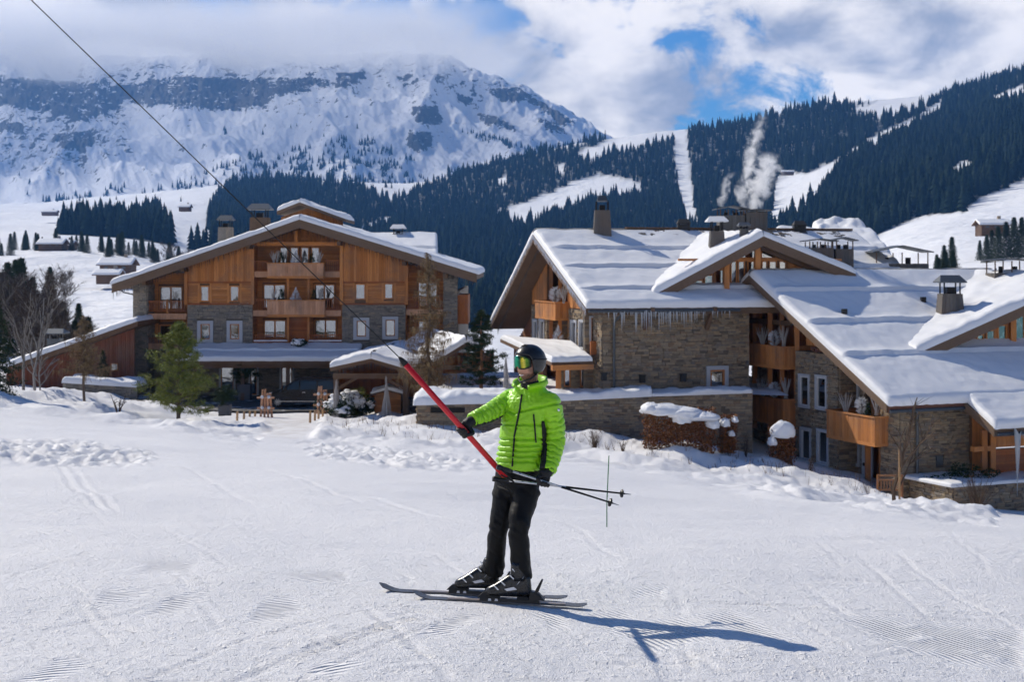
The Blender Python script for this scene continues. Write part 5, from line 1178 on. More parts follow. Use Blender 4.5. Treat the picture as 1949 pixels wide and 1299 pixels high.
# stone corner and front
F2 = Pl(R0 + Vv * (L0 - 1.05), U, Vv); zt_w = R0.z + fS * (L0 - 1.05) - .5; a0 = 1.5; a1 = F2.px(1851); r = F2.rect(1781, 868, 1793, 886)
wall_part(cr, F2, [(a0, zlo), (a1, zlo), (a1, zt_w), (a0, zt_w)], 'stone', [grow(r, .05)], seed=221)
m = MB(); F2.box(m, r[0], r[1], r[2], r[3], -.05, .08); m.build('wall_box', 'zinc', cr)
e = F2.pt(a0, 0, 0); s_ = Pl(e, -Vv, -U); wall_part(cr, s_, [(0, zlo), (1.5, zlo), (1.5, zt_w), (0, zt_w)], 'stone', seed=222)
m = MB(); a = F2.px(1741); m.tube([F2.pt(a + .6, zt_w + .3, 1.05), F2.pt(a + .6, zt_w - .05, .9), F2.pt(a, zt_w - .45, .2), F2.pt(a, zlo + 1.2, .2)], .075, 8); m.build('downpipe', 'zinc', cr)
F3 = F2.off(1.3); zt3 = (ex0 + dn).z - .45; a0 = F3.px(1853)
zp = F3.px(1900, 922)[1]; zmidw = F3.px(1900, 852)[1]
wall_part(cr, F3, [(F3.px(1886), zp), (a0 + 14, zp), (a0 + 14, zmidw - .1), (F3.px(1886), zmidw - .1)], 'wood_redv_h', seed=223, name='timber_wall')
wall_part(cr, F3, [(F3.px(1886), zmidw), (a0 + 14, zmidw), (a0 + 14, zt3), (F3.px(1886), zt3)], 'wood_warm', seed=224, name='timber_wall', pitch=.24)
F4 = F3.off(-1.0); wall_part(cr, F4, [(F4.px(1850), zp), (F4.px(1890), zp), (F4.px(1890), zt3 + .8), (F4.px(1850), zt3 + .8)], 'wood_warm', seed=225, name='timber_wall', pitch=.3)
for px in (1873, 1889): post(cr, F3.pt(F3.px(px), zp - .2, 0), F3.pt(F3.px(px), zt3 + .1, 0), .26)
m = MB(); F3.box(m, F3.px(1852), F3.px(1890), zmidw - .15, zmidw + .1, -.2, .1, .5); m.build('beam', 'wood_warm_x', cr)
ic = ex0 + dn + Vv * .3 - Vector((0, 0, .3)); icicles(cr, ic + U * 1.0, ic + U * 1.25, 2, 3.6, 8, .12, lens=lambda t: 3.6); icicles(cr, ic + U * .3, ic + U * 4, 22, .6, 9, .03)
# plinth wall of the terrace at lower right
TW = F2.off(3.4); zt_p = TW.px(1870, 925)[1]; wall_part(cr, TW, [(TW.px(1815), zlo - 1.5), (TW.px(1815) + 16, zlo - 1.5), (TW.px(1815) + 16, zt_p), (TW.px(1815), zt_p)], 'stone', seed=226, name='plinth_wall')
e = TW.pt(TW.px(1815), 0, 0); s_ = Pl(e, -Vv, -U); wall_part(cr, s_, [(0, zlo - 1.5), (3.4, zlo - 1.5), (3.4, zt_p), (0, zt_p)], 'stone', seed=227, name='plinth_wall')
q = [TW.pt(TW.px(1800), zt_p + .02, -3.4), TW.pt(TW.px(1800) + 16, zt_p + .02, -3.4), TW.pt(TW.px(1815) + 16, zt_p + .02, .1), TW.pt(TW.px(1815) - .2, zt_p + .02, .1)]; snow_slab(cr, q, .18, 30, 16, seed=44)
# dormer gable on the right of the roof
dA = hit_plane(1742, 672, R0 + Vector((0, 0, .4)), RN); dv = (dA - R0).dot(Vv); DG = Pl(R0 + Vv * dv, U, Vv)
da, dz0 = DG.px(1742, 674); dm, dz1 = DG.px(2062, 531); db, dz2 = DG.px(2380, 674)
qA, qM, qB = DG.pt(da, dz0), DG.pt(dm, dz1), DG.pt(db, dz2); bk = -Vv * 9.5
deck(cr, [qM, qM + bk, qA + bk, qA], .36); deck(cr, [qM + bk, qM, qB, qB + bk], .36)
snow_slab(cr, [qM + Vv * .1, qM + bk, qA + bk, qA + Vv * .1], .46, 50, 60, seed=45, rough=.07, wave=.12, edge=(1, 1, 0, 1)); snow_slab(cr, [qM + bk, qM + Vv * .1, qB + Vv * .1, qB + bk], .44, 30, 40, seed=46, edge=(1, 1, 0, 1))
verge(cr, qM, qA, Vv, .55); verge(cr, qM, qB, Vv, .55); D1 = DG.off(-1.1)
def dzt(a): return dz1 - .44 + (dz0 - dz1) * abs(a - dm) / (dm - da)
aa, ab = D1.px(1800), D1.px(2320); zbm = D1.px(1900, 664)[1]; ws = [(D1.px(x0), D1.px(x1), D1.px(x0, 648)[1], dzt(D1.px(x0)) - .35) for x0, x1 in ((1858, 1872), (1876, 1893), (1898, 1915))] + [(D1.px(x0), D1.px(x1), D1.px(x0, 648)[1], D1.px(x0, 596)[1]) for x0, x1 in ((1931, 1949), (1956, 1975))]
wall_part(cr, D1, [(aa, zbm - 1), (ab, zbm - 1), (ab, dzt(ab)), (dm, dzt(dm)), (aa, dzt(aa))], 'wood_warm', ws, seed=231, name='dormer_wall')
for w in ws: window(cr, D1, w, 0, .07, 'curtain', proud=.09)
for px in (1923,): post(cr, D1.pt(D1.px(px), zbm, .2), D1.pt(D1.px(px), dzt(D1.px(px)), .2), .3)
m = MB(); D1.box(m, aa, ab, zbm - .1, zbm + .12, 0, .2, .5); m.build('beam', 'wood_warm_x', cr)
# chimney and vents on this roof
hc = hit_plane(1808, 612, R0 + Vector((0, 0, .3)), RN); chimney(cr, hc, 1.45, 1.55, .76, 'wood_grey', 1.1, caph=.62, dpt=1.3)
for px, y in ((1607, 596), (1757, 573)):
    p = hit_plane(px, y, R0 + Vector((0, 0, .5)), RN); m = MB(); m.box((p.x - .14, p.y - .14, p.z - .2), (p.x + .14, p.y + .14, p.z + .22)); m.build('vent_pipe', 'lamp_black', cr)
hood(cr, 1667, 1768, 467, 516, 88, 2.2, 3, 14, 14); hood(cr, 1893, 1960, 492, 532, 84, 1.6, 3, 12, 5)
# ------------------------------------------------------------------ terrace wall in front of the middle chalet
tw = empty('retaining_wall', P(1100, 812, 77.6), 'long low stone retaining wall with thick snow on top behind the skier', 'wall')
TW0 = Pl((0, 77.6), (1, .02), (0, -1))
wall_part(tw, TW0, TW0.poly([(795, 880), (960, 880), (1065, 880), (1432, 900), (1432, 748), (1065, 760), (960, 771), (795, 771)]), 'stone', seed=301)
e = TW0.pt(TW0.px(795), 0, 0); s_ = Pl(e, (0, 1), (-1, 0)); zt_ = TW0.px(795, 771)[1]; wall_part(tw, s_, [(0, zt_ - 3), (6, zt_ - 3), (6, zt_), (0, zt_)], 'stone', seed=302)
def ztw(px): return TW0.px(px, np.interp(px, [795, 960, 1065, 1432], [771, 771, 760, 748]))[1]
for x0, x1, th, sd in ((786, 1010, .62, 51), (1011, 1240, .42, 52), (1241, 1432, .22, 53)):
    q = [TW0.pt(TW0.px(x0), ztw(max(795, x0)) - .02, -2.2), TW0.pt(TW0.px(x1), ztw(x1) - .02, -2.2), TW0.pt(TW0.px(x1), ztw(x1) - .02, .18), TW0.pt(TW0.px(x0), ztw(max(795, x0)) - .02, .18)]; snow_slab(tw, q, th, 70, 16, seed=sd, rough=.10, wave=.35, over=.14, edge=(1, 0 if x1 < 1400 else 1, 0, 1), mat='snow_lump')
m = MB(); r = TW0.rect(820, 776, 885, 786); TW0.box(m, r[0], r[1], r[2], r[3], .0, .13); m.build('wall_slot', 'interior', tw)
X, Y_ = np.meshgrid(np.linspace(TW0.px(795), TW0.px(1432) + 2, 80), np.linspace(77.8, 101, 40)); Z = np.interp(X, [TW0.px(795), TW0.px(1000), TW0.px(1432)], [ztw(795), ztw(1000), ztw(1432)]) - .12 + .05 * fbm(X / 2, Y_ / 2, 3, 4)
terr = np_mesh('terrace', np.stack([X, Y_, Z], -1).reshape(-1, 3), grid_quads(40, 80), 'snow_lump'); tag(terr, kind='structure')
lw = empty('low_wall', P(190, 748, 97), 'low dark stone wall under snow beside the hotel corner', 'wall'); LW = Pl((0, 97), (1, .0), (0, -1))
wall_part(lw, LW, LW.poly([(120, 765), (262, 765), (262, 738), (120, 730)]), 'stone_grey', seed=303); q = [LW.pt(LW.px(118), LW.px(118, 728)[1], -2.5), LW.pt(LW.px(262), LW.px(262, 738)[1], -2.5), LW.pt(LW.px(262), LW.px(262, 738)[1], .15), LW.pt(LW.px(118), LW.px(118, 729)[1], .15)]; snow_slab(lw, q, .4, 40, 14, seed=55, wave=.4, rough=.1, mat='snow_lump')

# ------------------------------------------------------------------ trees
def needles(m, c, r, n, L, rg, th=.019):
    for _ in range(n):
        d = Vector((rg.gauss(0, 1), rg.gauss(0, 1), rg.gauss(.35, .8))).normalized(); p = c + Vector((rg.gauss(0, r), rg.gauss(0, r), rg.gauss(0, r * .6))); s = d.orthogonal().normalized() * th * rg.uniform(.6, 1.4)
        m.add([p - s, p + s, p + d * L * rg.uniform(.6, 1.2)], [(0, 1, 2)], rg.random())
def pine(base, h, spread, seed, label, mat='needles', bark='bark', lo=.12, nb=58, up=.25, lean=0.0, group=None, clump=7, nn=30, nl=.2, name='pine_tree', shape=None):
    rg = random.Random(seed); base = Vector(base); t = empty(name, base, label, 'tree', group); w = MB(); f = MB()
    tr = [base + Vector((lean * (k / 8) ** 2 + rg.uniform(-.02, .02) * h * .3, rg.uniform(-.02, .02) * h * .3, h * k / 8 - (.25 if k == 0 else 0))) for k in range(9)]
    r0 = .018 * h + .03; w.tube(tr, [r0 * (1 - .88 * k / 8) for k in range(9)], 8)
    shape = shape or (lambda q: (1 - q) ** .7 * (.55 + .45 * min(1, q / .3)))
    for b in range(nb):
        q = lo + (1 - lo) * (b + rg.random()) / nb; k = min(7.999, q * 8); i = int(k); o = tr[i].lerp(tr[i + 1], k - i); a = b * 2.4 + rg.uniform(-.5, .5)
        L = spread * shape(q) * rg.uniform(.55, 1.12) + .12; d = Vector((math.cos(a), math.sin(a), up * rg.uniform(.2, 1.6) - .15))
        pts = [o, o + d * L * .5 + Vector((0, 0, -.03 * L)), o + d * L + Vector((0, 0, .10 * L))]; w.tube(pts, [.012 + .012 * L, .012, .005], 5, rg.random(), cap=False)
        for c in range(clump):
            u = .30 + .7 * (c + rg.random()) / clump; p = pts[0].lerp(pts[1], u * 2) if u < .5 else pts[1].lerp(pts[2], u * 2 - 1); p = p + Vector((rg.gauss(0, .14), rg.gauss(0, .14), rg.gauss(.03, .07))) * (L * .55 + .2); needles(f, p, .06 + .03 * L, nn, nl, rg)
    w.build('trunk', bark, t); f.build('crown', mat, t, fix=False); return t
def larch(base, h, spread, seed, label, nb=100, group=None, tw=9, mat='larch', name='larch_tree', lo=.1, droop=1.0):
    rg = random.Random(seed); base = Vector(base); t = empty(name, base, label, 'tree', group); w = MB(); f = MB()
    tr = [base + Vector((rg.uniform(-.01, .01) * h, rg.uniform(-.01, .01) * h, h * k / 8 - (.3 if k == 0 else 0))) for k in range(9)]; r0 = .014 * h + .02; w.tube(tr, [r0 * (1 - .9 * k / 8) for k in range(9)], 7)
    for b in range(nb):
        q = lo + (1 - lo) * (b + rg.random()) / nb; k = min(7.999, q * 8); i = int(k); o = tr[i].lerp(tr[i + 1], k - i); a = b * 2.4 + rg.uniform(-.6, .6); L = spread * (1 - q) ** .75 * rg.uniform(.5, 1.15) + .1
        d = Vector((math.cos(a), math.sin(a), rg.uniform(-.25, .15))); p1 = o + d * L * .55; p2 = o + d * L + Vector((0, 0, .1 * L)); w.tube([o, p1, p2], [.010 + .006 * L, .009, .004], 4, cap=False)
        for c in range(int(tw * (.5 + L))):
            u = rg.random(); p = o.lerp(p1, u * 2) if u < .5 else p1.lerp(p2, u * 2 - 1); ln = rg.uniform(.15, .55) * (.5 + .35 * L) * droop; e = p + Vector((rg.gauss(0, .12), rg.gauss(0, .12), -ln)); s = Vector((rg.uniform(-1, 1), rg.uniform(-1, 1), 0)).normalized() * .016
            f.add([p - s, p + s, e], [(0, 1, 2)], rg.random())
            for _ in range(3):
                g = p.lerp(e, rg.random()); v = Vector((rg.gauss(0, .07), rg.gauss(0, .07), rg.gauss(-.02, .05))); f.add([g - s * .7, g + s * .7, g + v], [(0, 1, 2)], rg.random())
    w.build('trunk', 'bark', t); f.build('crown', mat, t, fix=False); return t
def bare_tree(base, h, seed, label, group=None, bark='bark_grey', mat='bare_twigs', lean=0.0, spread=.45, depth=4, name='bare_tree', fine=10, sz=.011):
    rg = random.Random(seed); base = Vector(base); t = empty(name, base, label, 'tree', group); w = MB(); f = MB()
    def grow_(p, d, L, r, k):
        q = p + d * L * .5 + Vector((rg.gauss(0, .04), rg.gauss(0, .04), 0)) * L; e = q + (d + Vector((rg.gauss(0, .12), rg.gauss(0, .12), .05))) * L * .5
        w.tube([p, q, e], [r, r * .85, r * .62], 6 if k > 2 else 4, cap=False)
        if k == 0:
            for _ in range(fine):
                v = (d + Vector((rg.gauss(0, .6), rg.gauss(0, .6), rg.gauss(.1, .5)))).normalized() * L * rg.uniform(.4, 1.1); s = v.orthogonal().normalized() * sz; o = p.lerp(e, rg.random()); f.add([o - s, o + s, o + v], [(0, 1, 2)], rg.random())
            return
        for _ in range(rg.choice((2, 3, 3)) if k < depth else 4):
            o = p.lerp(e, rg.uniform(.45, 1)); a = rg.uniform(0, 6.28); nd = (d * .8 + Vector((math.cos(a), math.sin(a), rg.uniform(-.1, .5))) * spread * 1.5).normalized(); grow_(o, nd, L * rg.uniform(.55, .75), r * .55, k - 1)
        grow_(e, (d + Vector((rg.gauss(0, .15), rg.gauss(0, .15), 0))).normalized(), L * .7, r * .6, k - 1)
    grow_(base - Vector((0, 0, .3)), Vector((lean, 0, 1)).normalized(), h * .42, .012 * h + .02, depth)
    w.build('trunk', bark, t); f.build('crown', mat, t, fix=False); return t
def spruce(base, h, seed, label, group=None, mat='needles_dark', name='spruce_tree', nb=70, wd=.24, nn=26, nl=.22):
    rg = random.Random(seed); base = Vector(base); t = empty(name, base, label, 'tree', group); w = MB(); f = MB(); w.tube([base - Vector((0, 0, .3)), base + Vector((0, 0, h * .97))], [.014 * h, .003 * h], 7)
    for b in range(nb):
        q = .05 + .94 * (b + rg.random()) / nb; o = base + Vector((0, 0, h * q)); a = b * 2.4; L = h * wd * (1 - q) ** .85 * rg.uniform(.7, 1.15) + .02 * h; d = Vector((math.cos(a), math.sin(a), -.22 - .2 * (1 - q))); e = o + d * L; w.tube([o, e], [.003 * h, .001 * h], 4, cap=False)
        for c in range(6):
            p = o.lerp(e, .2 + .8 * (c + rg.random()) / 6); needles(f, p, .03 * L + .012 * h, nn // 2, nl * h / 6, rg, .0045 * h)
    w.build('trunk', 'bark', t); f.build('crown', mat, t, fix=False); return t
def gbase(px, Y): x = P(px, 0, Y).x; return Vector((x, Y, gz(x, Y)))
pine(gbase(340, 82), 5.6, 2.9, 3, 'young yellow-green pine standing in snow before the hotel left corner', 'needles', lo=.10, nb=62, up=.5, clump=8, nn=30, nl=.24)
pine(P(916, 752, 84), 4.9, 2.0, 4, 'dark green pine with reddish trunk behind the low stone wall', 'needles_dark', 'bark_red', lo=.12, nb=46, up=.1, clump=6, nn=34)
larch(P(816, 770, 86), 9.2, 2.4, 5, 'tall bare brown larch with drooping twigs before the hotel porch', 170, tw=20)
larch(gbase(160, 82), 5.2, 2.3, 6, 'small leafless larch with bare lower trunk left of the hotel', 110, lo=.34, tw=16, droop=.8)
spruce(gbase(-22, 80), 6.2, 7, 'green spruce cut off by the left edge of the picture', nb=120, wd=.3, nn=34)
bare_tree(gbase(45, 88), 6.8, 8, 'slender leaning birch nearest the left edge spruce', bark='bark_grey', lean=-.12, spread=.18, depth=2, name='birch_tree', fine=8)
bare_tree(gbase(67, 86), 6.4, 9, 'straight pale birch right beside the leaning birch', bark='birch_bark', lean=.0, spread=.16, depth=2, name='birch_tree', fine=8)
bare_tree(gbase(78, 84), 3.4, 10, 'short pale birch with a broken crown in front of the annex', bark='birch_bark', lean=.0, spread=.5, depth=2, name='birch_tree', fine=4)
tmpl_b = [bare_tree((-40, 140, 0), 11, 20 + k, 'leafless tree in the thicket left of the annex', 'leafless trees of the left thicket', depth=4, spread=.42, fine=14, sz=.02) for k in range(3)]
tmpl_s = [spruce((-40, 150, 0), 13, 30 + k, 'dark spruce in the thicket left of the annex', 'dark spruces of the left thicket', nb=110, wd=.25, nn=30, nl=.22) for k in range(2)]
def hz_(px, D): y = hills_y(np.array([float(px)]), np.array([float(D)]))[0]; return CZ + (HY - y) / F * D
rgt_ = random.Random(12); used = set()
def place(tm, k, px, D, h, h0):
    o = tm[k] if (id(tm), k) not in used else copy_tree(tm[k]); used.add((id(tm), k)); x = P(px, 0, D).x; o.location = (x, D, hz_(px, D) - .3); s = h / h0; o.scale = (s, s, s); o.rotation_euler = (0, 0, rgt_.uniform(0, 6.28)); return o
for k in range(34):
    px = rgt_.uniform(-60, 235); place(tmpl_b, k % 3, px, rgt_.uniform(118, 175), rgt_.uniform(.8, 1.1) * float(np.interp(px, [-60, 50, 110, 240], [11, 10, 6.5, 4])), 11)
for px, D, h in ((15, 210, 15), (40, 220, 16), (62, 215, 12), (5, 190, 13), (30, 260, 15), (95, 240, 9), (120, 170, 9), (142, 150, 8), (168, 140, 9.5), (182, 145, 7), (205, 160, 6), (-20, 230, 15), (55, 180, 11), (150, 180, 8), (20, 165, 12)): place(tmpl_s, int(px) % 2, px, D, h * .72, 13)
gl = [('dark spruce among the farmhouses beyond the left snowfield', 'spruces by the far left farmhouses', 'dark spruces'), ]
for k in range(42):
    o = place(tmpl_s, k % 2, rgt_.uniform(135, 360) if k < 30 else rgt_.uniform(-10, 110), rgt_.uniform(520, 640), rgt_.uniform(5, 10.5), 13); o['label'] = gl[0][0]; o['group'] = gl[0][1]
for px, D, h in ((118, 330, 9), (330, 430, 14), (345, 450, 12), (125, 340, 7)):
    o = place(tmpl_b, int(h) % 3, px, D, h, 11); o['label'] = {118: 'large round leafless tree on the left snowfield', 125: 'small leafless tree tucked behind the large round one', 330: 'leafless tree half hidden behind the hotel roof slope', 345: 'leafless tree just above the hotel roof edge'}[px]; o['group'] = 'lone trees of the left snowfield'
o = place(tmpl_s, 0, 95, 300, 9, 13); o['label'] = 'single small spruce on the left snowfield beside the round leafless tree'; del o['group']
for px, D, h in ((1783, 330, 6.5), (1797, 345, 8), (1812, 350, 9.5), (1787, 270, 7.5), (1799, 268, 8.5), (1813, 275, 8), (1806, 265, 5.5), (1822, 270, 4.5), (1838, 275, 3.5), (1878, 400, 8), (1888, 410, 9), (1900, 405, 10), (1915, 415, 11), (1930, 420, 12), (1945, 410, 12), (1865, 420, 6), (1700, 290, 4), (1880, 262, 3), (1895, 265, 3.5)):
    o = place(tmpl_s, int(px) % 2, px, D, h, 13); o['label'] = 'small dark spruce on the snowfield above the right chalet'; o['group'] = 'spruces of the right snowfield'

# ------------------------------------------------------------------ far farmhouses
def house(px, D, w, h, label, y=None, rw=.9, dpt=8, name='farmhouse', rot=.0):
    x = P(px, 0, D).x; z = hz_(px, D) - .5 if y is None else P(px, y, D).z; t = empty(name, (x, D, z), label, 'house'); m = MB(); m.box((x - w / 2, D, z - 2), (x + w / 2, D + dpt, z + h)); m.build('wall', 'wood_dark', t)
    zr = z + h + w * .0 + dpt * .22; o = .9; q = [Vector((x - w / 2 - o, D + dpt / 2, zr)), Vector((x + w / 2 + o, D + dpt / 2, zr)), Vector((x + w / 2 + o, D - o, z + h - .2)), Vector((x - w / 2 - o, D - o, z + h - .2))]; deck(t, q, .25, 'wood_dark'); snow_slab(t, q, .5, 16, 10, seed=int(px))
    q2 = [q[1], q[0], Vector((x - w / 2 - o, D + dpt + o, z + h - .2)), Vector((x + w / 2 + o, D + dpt + o, z + h - .2))]; deck(t, q2, .25, 'wood_dark'); snow_slab(t, q2, .5, 16, 10, seed=int(px) + 1)
    m = MB(); m.box((x + w * .2, D + dpt * .5, zr - .5), (x + w * .2 + .9, D + dpt * .5 + .9, zr + 1.3)); m.build('chimney', 'stone_grey', t)
    for k in range(3):
        m = MB(); a = x - w * .35 + w * .3 * k; m.box((a, D - .06, z + h * .35), (a + w * .12, D + .02, z + h * .7)); m.build('window', 'zinc', t)
house(218, 430, 9, 2.2, 'dark wooden farmhouse with snowy roof on the left snowfield', 517); house(203, 400, 6, .9, 'small low shed just below the left farmhouse', 528, dpt=5)
house(95, 560, 9, 1.3, 'left one of the two snow-roofed chalets at the upper left wood edge', 470); house(118, 575, 7, 1.2, 'right one of the two snow-roofed chalets at the upper left wood edge', 472)
house(93, 1450, 15, 2.0, 'lone brown barn on the open slope below the mountain', 407, name='barn')
house(1895, 430, 8.5, 1.6, 'lone brown barn on the snowfield at far right', 437, name='barn', dpt=6); house(350, 980, 7, 1.2, 'small hut at the top of the bright clearing', 397, name='barn'); house(1500, 1700, 14, 2, 'dark hut beside the piste on the right hill', 330, name='barn')

# ------------------------------------------------------------------ things before the hotel
def g2(px, py): x, y = ground_hit(px, py, 40); return Vector((x, y, gz(x, y)))
def stakes(lst, where):
    for i, (px, y0, Y) in enumerate(lst):
        b = gbase(px, Y); m = MB(); h = (P(px, y0, Y).z - b.z); m.tube([b - Vector((0, 0, .3)), b + Vector((.02, 0, h))], [.075, .065], 8); o = m.build('wooden_stake', 'wood_stake', None); tag(o, ('nearest ', 'second ', 'third ', 'farthest ')[i] + where, 'stake', where.replace('wooden stake', 'wooden stakes'))
stakes([(451, 784, 84), (464, 784, 86), (475, 783, 88), (485, 783, 90)], 'wooden stake in the row left of the snowy path'); stakes([(590, 783, 84), (599, 782, 86), (606, 781, 88), (614, 780, 90)], 'wooden stake in the row right of the snowy path')
def trellis(px, Y, y0, y1, label):
    b = gbase(px, Y); t = empty('wooden_trellis', b, label, 'trellis'); h = P(px, y0, Y).z - b.z
    for k in range(4):
        m = MB(); x = b.x - .33 + .24 * k; hh = h * (.93 + .07 * (k % 2)) - .12 * k; m.bar((x, Y - .05 + .03 * k, b.z - .2), (x + (k - 1.5) * -.09, Y, b.z + hh), .13, .10, (0, 1, 0)); m.build('pole', 'wood_pink', t)
    for f in (.30, .66):
        m = MB(); m.bar((b.x - .55, Y - .09, b.z + h * f), (b.x + .55, Y - .09, b.z + h * f), .07, .12); rr = m.build('rail', 'wood_pink', t)
        for k in range(2): m = MB(); m.ball((b.x - .2 + .42 * k, Y - .2, b.z + h * f + .05), .11, 10, 6); m.build('lamp_ball', 'frost', rr)
trellis(506, 90, 738, 800, 'leaning rustic pole trellis left of the path to the hotel'); trellis(613, 93, 732, 775, 'leaning rustic pole trellis right of the path to the hotel')
def potted(px, Y, pw, ph, br, label, mat='needles_dark', n=3600):
    b = gbase(px, Y); b.z += .1; t = empty('potted_conifer', b, label, 'plant'); m = MB(); a = pw / 2
    m.hexa([b + Vector((x * a * .9, y * a * .9, -.2)) for x, y in ((-1, -1), (1, -1), (1, 1), (-1, 1))] + [b + Vector((x * a, y * a, ph)) for x, y in ((-1, -1), (1, -1), (1, 1), (-1, 1))]); m.build('pot', 'pot', t)
    rg = random.Random(int(px)); f = MB()
    for _ in range(60):
        d = Vector((rg.gauss(0, 1), rg.gauss(0, 1), rg.gauss(0, .7))).normalized() * br * rg.uniform(.2, 1); needles(f, b + Vector((0, 0, ph + br * .75)) + d, .1, n // 60, .2, rg, .014)
    f.build('foliage', mat, t, fix=False); return t
potted(428, 90, .75, .6, .75, 'conifer in a square grey pot left of the path'); potted(678, 92.5, .8, .5, .75, 'bushy conifer in a dark pot right of the path', 'needles')
potted(466, 101.5, .9, 1.2, 1.1, 'dark evergreen in a tall pot under the hotel canopy'); potted(1075, 81.0, .4, .3, .3, 'tiny potted evergreen by the chalet entrance')
# small shed
b = gbase(738, 91.5); sh = empty('wooden_shed', b, 'small wooden bin shed with snow on its roof beside the low wall', 'shed'); SP = Pl((b.x, 91.5), (1, 0), (0, -1)); z0 = b.z - .2; z1 = P(0, 751, 91.5).z; zp_ = P(0, 745, 91.5).z
w_ = .85; wall_part(sh, SP, [(-w_, z0), (w_, z0), (w_, z1), (0, zp_), (-w_, z1)], 'wood_warm_h', seed=311, name='front')
m = MB(); m.box((b.x - w_, 91.75, z0), (b.x + w_, 93.2, z1)); m.build('body', 'wood_dark', sh)
aa = Vector((b.x, 91.2, zp_ + .12)); bk = Vector((0, 2.2, 0)); gable(sh, aa, aa + Vector((-1.05, 0, -.28)), aa + Vector((1.05, 0, -.28)), bk, .1, .2, 61)
m = MB(); SP.box(m, w_ + .1, w_ + .5, z0, z1 - .4, -1.2, -.1); m.build('side_box', 'wood_dark', sh)
# pale twig trees and snow-laden shrubs by the porch
def twig_tree(base, h, label, seed):
    rg = random.Random(seed); base = Vector(base); m = MB()
    for k in range(26):
        a = rg.uniform(0, 6.28); r = rg.uniform(.1, .34); p = [base + Vector((math.cos(a) * r * (1 - q) * 1.1 + rg.gauss(0, .03), math.sin(a) * r * (1 - q) + rg.gauss(0, .03), h * q * rg.uniform(.9, 1))) for q in (0, .35, .7, 1)]; m.tube(p, [.022, .018, .014, .006], 5, rg.random())
    o = m.build('twig_cone', 'pampas', None); tag(o, label, 'decoration')
twig_tree(gbase(640, 88.5), 2.5, 'tall pale twig cone beside the parked van', 1); twig_tree(gbase(735, 88), 2.6, 'tall pale twig cone under the porch gable', 2); twig_tree(P(963, 757, 80), 2.3, 'pale twig cone beside the dark pine', 3)
def snow_bush(c, r, label, seed, n=900):
    c = Vector(c); t = empty('snowy_shrub', c - Vector((0, 0, r * .7)), label, 'shrub'); bush('foliage', c, r, n, .09, 'needles_dark', parent=t, sq=(1, .9, .8), seed=seed); rg = random.Random(seed); m = MB()
    for k in range(24):
        d = Vector((rg.gauss(0, 1), rg.gauss(0, 1) - .3, abs(rg.gauss(.4, .6)))).normalized() * r * rg.uniform(.55, .85); m.ball(c + d, r * rg.uniform(.14, .3), 10, 6, sq=(1.25, 1, .7), jit=.12)
    m.build('snow_load', 'snow_lump', t, True, kind='stuff'); return t
for px, Y, r, s, w in ((640, 90, .9, 1, 'tall snow-laden shrub right behind the van'), (664, 91, 1.1, 2, 'widest snow-laden shrub under the porch'), (692, 91.5, .8, 3, 'low snow-laden shrub behind the potted conifer'), (650, 88.5, .55, 5, 'small snow-laden shrub in front of the others')): snow_bush(gbase(px, Y) + Vector((0, 0, r * .72)), r, w, s)
snow_bush(P(568, 655, 103.6), .55, 'little snow-laden conifer standing on the hotel canopy', 6, 500)
spruce(P(196, 738, 99), 2.6, 61, 'small dark conifer by the annex wall', nb=60, wd=.28)
# balcony plants
def frost_shrub(p, h, label, seed, cone=True, group=None):
    rg = random.Random(seed); p = Vector(p); m = MB()
    for k in range(240):
        q = rg.random(); a = rg.uniform(0, 6.28); r = h * .5 * ((1 - q) if cone else math.sqrt(max(.05, 1 - (2 * q - 1) ** 2)) * .9); o = p + Vector((math.cos(a) * r * .35, math.sin(a) * r * .35, h * q)); e = p + Vector((math.cos(a) * r, math.sin(a) * r, h * (q + rg.uniform(.02, .14)))); m.tube([o, e], [.016, .010], 3, rg.random(), cap=False)
    o = m.build('frosted_shrub', 'frost', None, fix=False); tag(o, label, 'plant', group)
def pampas(p, h, label, seed, n=16, group=None):
    rg = random.Random(seed); p = Vector(p); m = MB()
    for k in range(n):
        a = rg.uniform(0, 6.28); r = rg.uniform(.05, .38) * h; e = p + Vector((math.cos(a) * r, math.sin(a) * r, h * rg.uniform(.7, 1.05))); c = p.lerp(e, .5) + Vector((0, 0, .06 * h)); m.tube([p + Vector((rg.gauss(0, .05), 0, -.05)), c, e], [.012, .028, .008], 4, rg.random())
    o = m.build('pampas_tuft', 'pampas', None); tag(o, label, 'plant', group)
def ever(p, h, label, seed, group=None):
    rg = random.Random(seed); p = Vector(p); m = MB()
    for k in range(40): q = rg.random(); a = rg.uniform(0, 6.28); r = h * .3 * (1 - q); needles(m, p + Vector((math.cos(a) * r, math.sin(a) * r, h * q)), .04, 14, .12, rg, .012)
    o = m.build('dwarf_conifer', 'needles_dark', None, fix=False); tag(o, label, 'plant', group)
HB = H0.off(.45)
def hb(px, y): return HB.pt(*HB.px(px, y))
